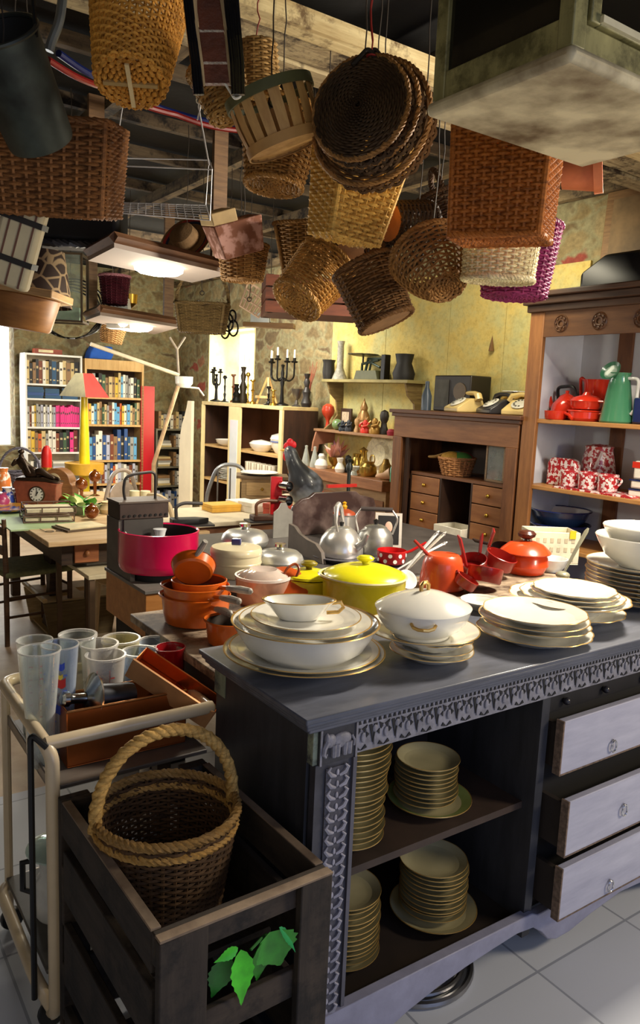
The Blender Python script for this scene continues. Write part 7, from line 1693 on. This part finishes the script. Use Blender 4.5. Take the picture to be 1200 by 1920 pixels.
# big brown hamper at right, pale and purple baskets under it
hb('large glossy brown rectangular wicker hamper hung under the green cabinet', '#54250c', '#b56a2a', 948, 330, 1.9, (118, 160), (128, 172), 220, (.0, -.05, 1), 0, 34, 36, 12, head=(-.42, -.9), rim=.008, foot=True)
hb('small pale cream round basket hung below the large brown hamper', P1_, '#f0dfae', 937, 486, 2.2, (126, 118), (134, 126), 76, (0.02, -.05, 1), 0, 16, 32, foot=True)
hb('purple-red wicker basket behind the pale cream basket', '#3e0d28', '#8a2a5c', 970, 492, 2.62, (124, 112), (152, 140), 124, (.03, .0, 1), 0)
# middle cluster
hb('brown rounded rectangular basket hung left of the pink disc', '#3a2410', '#86602f', 580, 466, 3.4, (95, 80), (118, 100), 82, (-.05, -.1, 1), .2, None, None, 34)
hb('tan round basket tipped so its woven base faces lower left', '#5c3c18', '#c2934e', 584, 530, 2.9, (96, 88), (118, 108), 100, (.52, .45, .72), .2, foot=True)
hb('dark brown basket tilted right with flat wooden base, beside the tipped tan basket', '#25150a', '#76522c', 704, 552, 2.6, (108, 100), (124, 116), 108, (-.42, .12, .90), 0, disc='#8a6a48', foot=True)
hb('little dark basket with pinkish round base facing the room', D1, D2, 660, 470, 3.0, 62, 78, 70, (.05, .93, .3), 0, disc='#b08a6c', foot=True)
hb('black-brown basket with orange disc base, upper one right of the golden hamper', '#120c08', '#3a2a1c', 762, 420, 2.55, (66, 66), (82, 80), 84, (.80, .58, .1), 0, disc='#a86a34')
hb('black-brown basket with dull disc base, lower one behind the orange disc basket', '#120c08', '#33261a', 736, 462, 2.72, (62, 62), (80, 76), 80, (.78, .6, -.1), 0, disc='#6b4a30')
hb('wide round-bottomed tan basket with radial base, left of the pale cream basket', '#3e2612', '#9a6e3a', 822, 508, 2.36, (66, 62), (150, 140), 92, (-.28, .55, .62), 0, bulge=.012)
hb('dark basket with hoop handle behind the wide round-bottomed one', '#1c120a', '#4a321c', 832, 408, 2.85, (80, 70), (104, 90), 66, (-.3, .1, .92), .3, handle=.10)
hb('small brown basket hung behind the lamp board post', '#4a2e16', '#9a7240', 455, 494, 3.5, (72, 62), (90, 78), 62, (0, 0, 1))
mb = MB(); mb.loft([[(-.09, -.07, 0), (.09, -.07, 0), (.09, .07, 0), (-.09, .07, 0)], [(-.11, -.08, .14), (.11, -.08, .14), (.11, .08, .14), (-.11, .08, .14)]]); p = aty(450, 440, 3.4)
k = thing('floral_box', 'pink and brown floral cloth-covered box hung above the small brown basket', 'box', p-Z*.08, rot=(.2, -.35, .4)); mb.build('box_body', SPOT('#7a4a34', '#b08478', 22, .48, .6, .8, 0), k, .006)
mb = MB(); mb.box(-.11, .0, -.085, .085, .14, .19, ); mb.build('lid', M('#b59a6c', .7), k, .004); hang_to_ceiling(k, p+Z*.06)
# red-brown slatted crate
p = aty(585, 563, 4.2); k = thing('slatted_crate', 'dark reddish slatted crate hung behind the tipped tan basket', 'crate', p-Z*.09, .15)
mb = MB()
for z in (0, .065, .13): mb.box(-.26, .26, -.17, -.155, z, z+.055); mb.box(-.26, .26, .155, .17, z, z+.055); mb.box(-.26, -.245, -.155, .155, z, z+.055); mb.box(.245, .26, -.155, .155, z, z+.055)
mb.build('slats', WOOD('#3d1c10', '#7a3f24', .6, (1.3, 9, 9), 2.4, .1), k)
for x in (-.25, .22):
    for y in (-.15, .12): mb = MB(); mb.box(x, x+.03, y, y+.03, 0, .19); mb.build('corner_post', DBR, k)
mb = MB(); mb.box(-.245, .245, -.15, .15, 0, .01); mb.build('base', M('#5a2f1c', .7), k); hang_to_ceiling(k, p+Z*.10)
mb = MB()
for i in range(7): mb.tube([(.02*i-.06, 0, 0), (.028*i-.085, .02, .14)], .006, 5)
for z in (.0, .05, .1, .14): mb.tube([(-.065-.15*z, 0.02*z/.14, z), (.065+.15*z, .02*z/.14, z)], .006, 5)
p = aty(468, 560, 4.4); k = thing('white_slat_basket', 'white and pink slatted wedge basket right of the lamp boards', 'basket', p-Z*.07, rot=(0, .5, .2)); mb.build('slats', M('#d9b89a', .6), k); hang_to_ceiling(k, p)
# basket of bottles
kk = hb('brown rectangular basket with hoop handle carrying two grey bottles, right of the lower lamp', '#2a1e12', '#77603a', 379, 598, 4.5, (82, 52), (96, 62), 50, (0, 0, 1), 0, None, None, 18, handle=.22, hookpx=(379, 548))
for i, px in enumerate((372, 408)):
    q = aty(px, 588, 4.5+.03*i); mb = MB(); mb.lathe([(0, 0), (.03, 0), (.034, .1), (.016, .14), (.018, .16), (0, .165)], 16); single('grey_bottle', mb, M('#8f8d88', .3, .4), 'grey round-shouldered bottle, %s of the two in the hung basket' % ['left', 'right'][i], 'bottle', (q.x, q.y, aty(379, 598, 4.5).z-.06))
hb('dark red pot-shaped basket hung between the two lamp boards', '#240a10', '#551a26', 215, 545, 5.0, (42, 42), (54, 52), 50, (0, 0, 1), bandcol=('#8a4a58', '#c98a92'))
hb('tan straw pot basket hung under the lower lamp board', T1, '#b58a56', 210, 626, 6.2, (36, 36), (50, 50), 34, (.1, 0, 1))
# zinc drum
D = 2.1; ax = Vector((-.12, -.62, .62)).normalized(); c = aty(38, 168, D); R = pxm(68, D); h_ = pxm(185, D)
k = thing('zinc_drum', 'dark grey-green zinc bucket hung tipped in the top left corner', 'bucket', c-ax*h_/2, rot=aim(ax))
ZN = M('#353d38', .5, .35, var=.85, vs=6)  # strong noise contrast paints a lit grey-green patch on the dark zinc
mb = MB(); mb.lathe([(0, 0), (R*.86, 0), (R*.88, .006), (R*.98, h_*.9), (R, h_)], 40); mb.build('bucket_wall', ZN, k)
mb = MB(); mb.lathe([(R*.98, h_), (R*.96, h_*.9), (R*.84, .01), (0, .01)], 40); mb.build('inside', M('#101214', .7), k)
mb = MB(); mb.tube([(R*math.cos(t*PI/20), R*math.sin(t*PI/20), h_) for t in range(40)], .006, 7, True); mb.build('rim', M('#3a3f3c', .4, .6), k)
mb = MB(); mb.tube([(R, 0, h_*.95), (R*.7, .12, h_+.06), (0, .2, h_+.1), (-R*.7, .12, h_+.06), (-R, 0, h_*.95)], .005, 7); mb.build('bail', M('#2a2c2c', .4, .6), k); hang_to_ceiling(k, c+ax*.1)
mb = MB(); mb.tube(bend([aty(118, -10, 2.3), aty(112, 40, 2.3), aty(96, 80, 2.3), aty(92, 96, 2.3)], .05), .013, 10); single('grey_pipe', mb, M('#6f767a', .35, .5), 'bent grey metal spout hanging beside the zinc bucket', 'pipe')
# black suitcase, tartan bag
p = aty(134, 425, 3.6); k = thing('black_case', 'black padded case with plaited edge hung under the brown hamper', 'case', p-Z*.09, rot=(0, 0, .08))
mb = MB(); mb.box(-.235, .235, -.12, .12, 0, .22); mb.build('case_body', M('#0b0b0d', .6, var=.3), k, .03)
mb = MB(); mb.rope([Vector((-.235+.47*i/20, -.125, -.005)) for i in range(21)], .009, .011, 5, 3); mb.build('plaited_edge', M('#2b2c33', .5), k); hang_to_ceiling(k, p+Z*.1)
p = aty(34, 455, 2.5); k = thing('tartan_bag', 'cream checked bag with dark straps hanging at the left edge', 'bag', p, rot=(.1, .30, .1))
mb = MB(); mb.box(-.065, .065, -.03, .03, -.14, .13); mb.build('bag_body', M('#c9bd9a', .8, var=.1), k, .014)
mb = MB()
for x in (-.035, .0, .04): mb.box(x, x+.006, -.0315, .0315, -.135, .125)
mb.build('check_stripes', M('#6b4a3c', .8), k)
mb = MB()
for z in (-.065, .06): mb.box(-.068, .068, -.034, .034, z, z+.018)
mb.build('straps', M('#1a1614', .6), k); hang_to_ceiling(k, p+Z*.1)
# giraffe lampshade and brown wooden shade
def giraffe():
    m, nt, b, tc = base_mat('giraffe_print'); vo = nt.nodes.new('ShaderNodeTexVoronoi'); vo.feature = 'DISTANCE_TO_EDGE'; vo.inputs['Scale'].default_value = 16
    nt.links.new(tc.outputs['Object'], vo.inputs['Vector']); r = ramp(nt, vo.outputs['Distance'], [(.05, C('#9a8260')), (.09, C('#33231a'))]); nt.links.new(r.outputs['Color'], b.inputs['Base Color']); b.inputs['Roughness'].default_value = .8; return m
p = aty(78, 520, 3.5); k = thing('giraffe_shade', 'giraffe-patterned drum lampshade hung behind the tartan bag', 'lampshade', p-Z*.13, .0)
mb = MB(); mb.lathe([(.13, 0), (.10, .24), (.098, .24), (.128, 0)], 36); mb.build('shade', giraffe(), k)
mb = MB(); mb.tube([(-.1, 0, .235), (.1, 0, .235)], .003, 5); mb.build('shade_ring', IRON, k); hang_to_ceiling(k, p+Z*.105)
p = aty(42, 585, 3.2); k = thing('wooden_bucket', 'smooth orange-brown wooden shade with flat lid hung at the left edge', 'bucket', p-Z*.07, rot=(0, .12, 0))
mb = MB(); mb.lathe([(0, 0), (.10, 0), (.11, .01), (.135, .13), (.13, .135), (0, .13)], 36); mb.build('bucket_body', WOOD('#7a4f26', '#b0783e', .5, (2, 2, 9), 2.2, .1), k)
mb = MB(); mb.box(-.17, .15, -.13, .13, .135, .165); mb.build('flat_lid', WOOD('#9a7648', '#c9a06a', .5), k, .004); hang_to_ceiling(k, p+Z*.09)
# white wire rack
D = 3.0; A = lambda px, py, d=0: aty(px, py, D+d); c = A(300, 350); k = thing('wire_rack', 'white wire shelf rack hung by loops above the upper lamp board', 'rack', c)
WW = M('#c9c9cc', .4, .3); fr_ = [A(210, 310)-c, A(398, 318)-c, A(394, 413)-c, A(212, 398)-c]; bk_ = [A(214, 296, .25)-c, A(392, 300, .25)-c, A(386, 385, .25)-c, A(216, 380, .25)-c]
mb = MB(); mb.tube(fr_, .0028, 6, True); mb.tube(bk_, .0028, 6, True)
for u, v in zip(fr_, bk_): mb.tube([u, v], .0028, 6)
mb.build('wire_frame', WW, k)
mb = MB()
for i in range(1, 12): f_ = i/12; mb.tube([fr_[3].lerp(fr_[2], f_), bk_[3].lerp(bk_[2], f_)], .0018, 5)
for i in range(1, 6): f_ = i/6; mb.tube([fr_[3].lerp(bk_[3], f_), fr_[2].lerp(bk_[2], f_)], .0018, 5)
mb.build('wire_shelf', WW, k)
mb = MB(); mb.tube([A(392, 310)-c, A(372, 200)-c, A(374, 185)-c, A(378, 190)-c, A(370, 225)-c], .003, 5); mb.build('hanging_loop', WW, k); mb = MB(); mb.tube([A(214, 300)-c, A(232, 185)-c], .0025, 5); mb.build('hanging_loop', WW, k)
cord(A(374, 186), Vector((A(374, 186).x, A(374, 186).y, CEIL+.05)), '#b9b2a0', .002, par=k); cord(A(232, 186), Vector((A(232, 186).x, A(232, 186).y, CEIL+.05)), '#b9b2a0', .002, par=k)
# lamp boards
def lampboard(label, corners, z, posts, lampc, lampw, power):
    P = [atz(px, py, z) for px, py in corners]; c = sum(P, Vector())/4; k = thing('lamp_board', label, 'lamp', c)
    q = [p-c for p in P]; mb = MB(); mb.loft([q, [v+Z*.022 for v in q]]); mb.build('white_board', M('#94857a', .65, var=.04), k)
    mb = MB()
    for u, v in zip(q, q[1:]+q[:1]): mb.tube([u+Z*.04, v+Z*.04], .022, 4)
    mb.build('wood_edge', WOOD('#4f331e', '#80583a', .6), k)
    l = atz(lampc[0], lampc[1], z)-c; d = (q[2]-q[0]).normalized(); s = Vector((-d.y, d.x, 0)); w = lampw
    mb = MB(); ring = lambda r, zz: [l+d*(w*r*math.cos(t*PI/14))+s*(w*.42*r*math.sin(t*PI/14))+Z*zz for t in range(28)]
    mb.loft([ring(1, -.001), ring(.97, -.02), ring(.75, -.035), ring(.3, -.042)]); mb.build('glowing_lamp', EMIT('#fff6d8', 24), k)
    for i, (pp, top) in enumerate(posts):
        b_ = atz(pp[0], pp[1], z+.03)-c; t_ = Vector((b_.x, b_.y, CEIL+.03-c.z)); mb = MB(); mb.box(-.035, .035, -.012, .012, 0, t_.z-b_.z, T(b_.x, b_.y, b_.z) @ Matrix.Rotation(RZ, 4, 'Z')); mb.build('hanger_post', WOOD('#5c4028', '#8f6c46', .6), k)
    pl_ = point('board_lamp', c+l-Z*.42, power, (1, .93, .78), .08); return k
lampboard('upper white lamp board with glowing bulb hung on wooden posts', ((165, 489), (214, 464), (430, 514), (360, 530)), 2.15, (((180, 486), 0), ((408, 505), 0)), (298, 500), pxm(44, 3.6), 17)
lampboard('lower white lamp board with glowing bulb, further back', ((160, 601), (188, 591), (336, 614), (290, 627)), 2.02, (((172, 598), 0), ((315, 612), 0)), (252, 610), pxm(32, 5.4), 20)
# straw sombrero
p = aty(350, 452, 4.0); k = thing('striped_hat', 'wide straw hat with red and blue band hung behind the lamp board', 'hat', p, rot=aim((-.35, -.75, .5)))
mb = MB(); mb.lathe([(.15, .012), (.1, .0), (.075, 0), (.065, .06), (.03, .075), (0, .077)], 34); mb.build('hat_body', M('#8f6f4a', .8, bp=.3, bs=120, var=.25, vs=25), k)
mb = MB(); mb.lathe([(.135, .012), (.12, .008)], 34); mb.build('red_band', M('#9a2c22', .8), k)
mb = MB(); mb.lathe([(.12, .0082), (.108, .004)], 34); mb.build('blue_band', M('#23283e', .8), k); hang_to_ceiling(k, p+Z*.02)
# coil of wire, framed glass, small odds
p = aty(133, 590, 5.4); k = thing('wire_coil', 'loose coil of dark cable hung left of the lower lamp board', 'cable coil', p)
mb = MB()
for i in range(5):
    r_ = .19+.012*i; mb.tube([(r_*math.cos(t*PI/20), .03*math.sin(t+i), r_*.85*math.sin(t*PI/20)+.01*i) for t in range(40)], .006, 6, True)
mb.build('coils', M('#15130f', .4), k); hang_to_ceiling(k, p+Z*.17)
p = aty(118, 545, 5.0); k = thing('glass_lantern', 'square glass lantern with dark frame hung left of the lower lamp board', 'lantern', p-Z*.2, .1)
mb = MB()
for x in (-.14, .13):
    for y in (-.1, .09): mb.box(x, x+.012, y, y+.012, 0, .42)
for z in (0, .41): mb.box(-.14, .142, -.1, -.09, z, z+.012); mb.box(-.14, .142, .09, .1, z, z+.012); mb.box(-.14, -.13, -.09, .09, z, z+.012); mb.box(.13, .142, -.09, .09, z, z+.012)
mb.build('frame', M('#4a3a26', .5), k)
mb = MB(); mb.box(-.128, .13, -.096, -.094, .012, .41); mb.build('glass_pane', GLASS('#dfe6dc', mixt=.8), k)
mb = MB(); mb.box(-.06, .1, .0, .05, .012, .10); mb.build('pale_block', M('#b9d0c0', .5), k)
mb = MB(); mb.tube([(-.09, 0, .02), (-.06, .02, .4)], .02, 8); mb.build('blue_tube', M('#4a7a9a', .4), k); hang_to_ceiling(k, p+Z*.21)
p = aty(226, 588, 5.2); k = thing('white_lantern', 'small white tapered lantern hung above the lower lamp board', 'lantern', p-Z*.1)
mb = MB(); mb.loft([[(-.08, -.06, 0), (.08, -.06, 0), (.08, .06, 0), (-.08, .06, 0)], [(-.05, -.04, .2), (.05, -.04, .2), (.05, .04, .2), (-.05, .04, .2)]]); mb.build('body', M('#d9dcd6', .4), k); hang_to_ceiling(k, p+Z*.09)
p = aty(243, 575, 5.3); k = thing('gilt_trophy', 'small gilt cup hung above the lower lamp board', 'trophy', p-Z*.08)
mb = MB(); mb.lathe([(0, 0), (.04, 0), (.015, .03), (.015, .07), (.05, .1), (.055, .16), (.05, .16), (0, .1)], 18); mb.build('cup', BRS, k); hang_to_ceiling(k, p+Z*.05)
p = aty(428, 605, 4.6); k = thing('iron_hooks', 'bunch of black iron rings hung right of the bottle basket', 'iron rings', p)
mb = MB()
for i, (x, z, r_) in enumerate(((0, 0, .05), (.03, -.03, .045), (-.02, -.05, .04), (.02, .04, .035))): mb.tube([(x+r_*.6*math.cos(t*PI/8), .01*i, z+r_*math.sin(t*PI/8)) for t in range(16)], .006, 6, True)
mb.build('rings', IRON, k); hang_to_ceiling(k, p+Z*.06)
p = aty(505, 606, 5.2); k = thing('wooden_ledge', 'short brown wooden ledge hung before the window', 'ledge', p, -.1)
mb = MB(); mb.box(-.17, .17, -.05, .05, -.03, .0); mb.build('ledge_board', WOOD('#6a4a28', '#96744a', .5), k, .003)
mb = MB(); mb.box(-.12, .0, -.04, .04, 0.0, .06); mb.build('white_box', M('#c9d0d0', .5), k); hang_to_ceiling(k, p)
# hanging glazed cabinet at top right
ZB = 2.10
A0 = atz(1070, 108, ZB); B0 = atz(792, 208, ZB); w_ = (B0-A0).dot(AY); dpt = .43
k = thing('hanging_cabinet', 'green-cream painted glazed cabinet with stained underside hung at the top right', 'cabinet', A0, RZ)
GC = WOOD('#6f6a40', '#a39a64', .55, (8, 8, 2), 2.5, .12, '#59532e'); HT = .62
mb = MB(); mb.box(-.008, dpt, -.008, w_+.008, -.006, .018); mb.build('underside_board', SPOT('#67502e', '#e2d3a8', 6, .34, .60, .7, 0, 9), k, .01)
for x, y in ((0, 0), (0, w_-.028), (dpt-.03, 0), (dpt-.03, w_-.028)): mb = MB(); mb.box(x, x+.03, y, y+.028, .018, HT); mb.build('corner_post', GC, k, .002)
mb = MB(); mb.box(.002, .022, .028, w_-.028, .018, .062); mb.build('bottom_rail', GC, k, .002)
mb = MB(); mb.box(.008, .012, .028, w_-.028, .062, HT); mb.build('side_glass', M('#16140e', .15, coat=.3), k)
mb = MB(); mb.box(.03, dpt-.03, .002, .022, .018, .055); mb.build('front_rail', GC, k, .002)
for x0, x1 in ((.034, .20), (.205, .385)):
    mb = MB(); mb.box(x0, x0+.022, -.004, .014, .058, HT); mb.box(x1-.022, x1, -.004, .014, .058, HT); mb.box(x0+.022, x1-.022, -.004, .014, .058, .075); d_ = mb.build('door', GC, k, .002)
    mb = MB(); mb.box(x0+.022, x1-.022, .004, .008, .075, HT); mb.build('door_glass', M('#1a160f', .15, coat=.3), d_)
    mb = MB(); mb.box(x0+.02, x1-.02, -.010, -.004, .060, .070); mb.build('pale_sill', M('#cfc6a4', .5), d_)
mb = MB(); mb.box(dpt-.012, dpt, .028, w_-.028, .018, HT); mb.build('far_side', GC, k)
mb = MB(); mb.box(.03, dpt-.03, w_-.012, w_, .018, HT); mb.build('back', GC, k)
mb = MB(); mb.box(0, dpt, 0, w_, HT, HT+.02); mb.build('top_board', GC, k)
for y in (.1, w_-.1): cord(A0+AX*.2+AY*y+Z*(HT+.02), A0+AX*.2+AY*y+Z*(CEIL+.05-ZB), '#2a2420', .004, par=k)
# terracotta pot lying above the cupboard
p = aty(1085, 322, 2.9); k = thing('terracotta_pot', 'terracotta pot slung on its side behind the large brown hamper', 'pot', p, rot=aim((.8, -.3, .1)))
mb = MB(); mb.lathe([(0, -.06), (.05, -.06), (.075, .05), (.085, .05), (.085, .08), (.075, .08), (.05, -.05), (0, -.05)], 28); mb.build('pot_body', M('#b0663c', .6, var=.2), k); hang_to_ceiling(k, p+Z*.03)
# standing pop-art lamp behind the table
p = aty(158, 780, 7.0); k = thing('pyramid_lamp', 'yellow floor lamp with red and cream pyramid shade in front of the bookcases', 'floor lamp', (p.x, p.y, 0), -.25)
zt = aty(158, 700, 7.0).z; zb = aty(158, 744, 7.0).z; zm = aty(158, 868, 7.0).z; w_ = pxm(38, 7.0); t_ = pxm(11, 7)
mb = MB(); v = [(-w_, -w_*.7, zb), (w_, -w_*.7, zb), (w_, w_*.7, zb), (-w_, w_*.7, zb), (-t_, -t_, zt), (t_, -t_, zt), (t_, t_, zt), (-t_, t_, zt)]
mb.m = Matrix.Rotation(-.35, 4, 'Z'); mb.cur = 0; mb.add(v, [(1, 2, 6, 5), (3, 0, 4, 7)]); mb.cur = 1; mb.add(v, [(0, 1, 5, 4), (2, 3, 7, 6), (4, 5, 6, 7)]); mb.build('shade', [M('#c4352c', .6), M('#e6dcae', .6)], k, sharp=0)
mb = MB(); mb.lathe([(0, .0), (.17, 0), (.16, .025), (.035, .04), (.05, zm), (.03, zb+.03), (0, zb+.03)], 20); mb.build('yellow_pole', M('#e0c81c', .4, coat=.2), k)
mb = MB(); mb.lathe([(.17, zm-.1), (.175, zm), (.17, zm), (.16, zm-.1)], 26); mb.lathe([(0, zm-.005), (.17, zm-.005)], 26); mb.build('drum_tray', M('#d0a030', .5), k)
# ================================================================== LIGHT AND CAMERA
area('work_lamp_light', (1.5, 3.1, 2.45), (.3, 2.5, .9), .35, 100, (1, .90, .74))
area('door_daylight', (2.2, -.9, 1.5), (1.2, 1.5, 0), 1.8, 26, (.46, .60, 1))
area('room_fill', (-.6, -.8, 2.3), (0, 3.5, 1.6), 3.0, 14, (1, .90, .78))
area('left_window_light', FAR_C+AX*-2.6-AY*.15+Z*1.7, FAR_C+AX*-1.6-AY*4, 1.0, 60, (1, .98, .92), 1.5)
area('side_lamp', (2.6, 1.5, 1.75), (.2, 2.4, 2.0), .5, 38, (1, .86, .64))
area('wall_lamp', (.9, 4.4, 2.6), (.9, 5.8, 1.4), .5, 18, (1, .90, .66))
area('back_room_light', (-.9, 6.2, 2.55), (-1.2, 7.6, .6), .9, 85, (1, .92, .78))
area('window_light', wp(-1.97, -.25, 1.6), wp(-1.97, 2, 1.4), .8, 26, (1, .97, .85), 1.2)
w = bpy.data.worlds.new('dim_room_air'); bpy.context.scene.world = w; w.use_nodes = True
w.node_tree.nodes['Background'].inputs['Color'].default_value = (.55, .50, .45, 1); w.node_tree.nodes['Background'].inputs['Strength'].default_value = .13
cam = bpy.data.cameras.new('camera'); cam.sensor_fit = 'VERTICAL'; cam.sensor_height = 36; cam.lens = FPX/1920*36; cam.clip_start = .02
co = bpy.data.objects.new('camera', cam); COL.objects.link(co)
rx = cr; up = cu; bk = -cf
co.matrix_world = Matrix(((rx.x, up.x, bk.x, CAM.x), (rx.y, up.y, bk.y, CAM.y), (rx.z, up.z, bk.z, CAM.z), (0, 0, 0, 1)))
sc = bpy.context.scene; sc.camera = co
sc.cycles.max_bounces = 7; sc.cycles.diffuse_bounces = 3; sc.cycles.glossy_bounces = 3; sc.cycles.transparent_max_bounces = 16
sc.view_settings.view_transform = 'Standard'; sc.view_settings.look = 'Medium High Contrast' if False else 'None'
sc.view_settings.exposure = 0.0
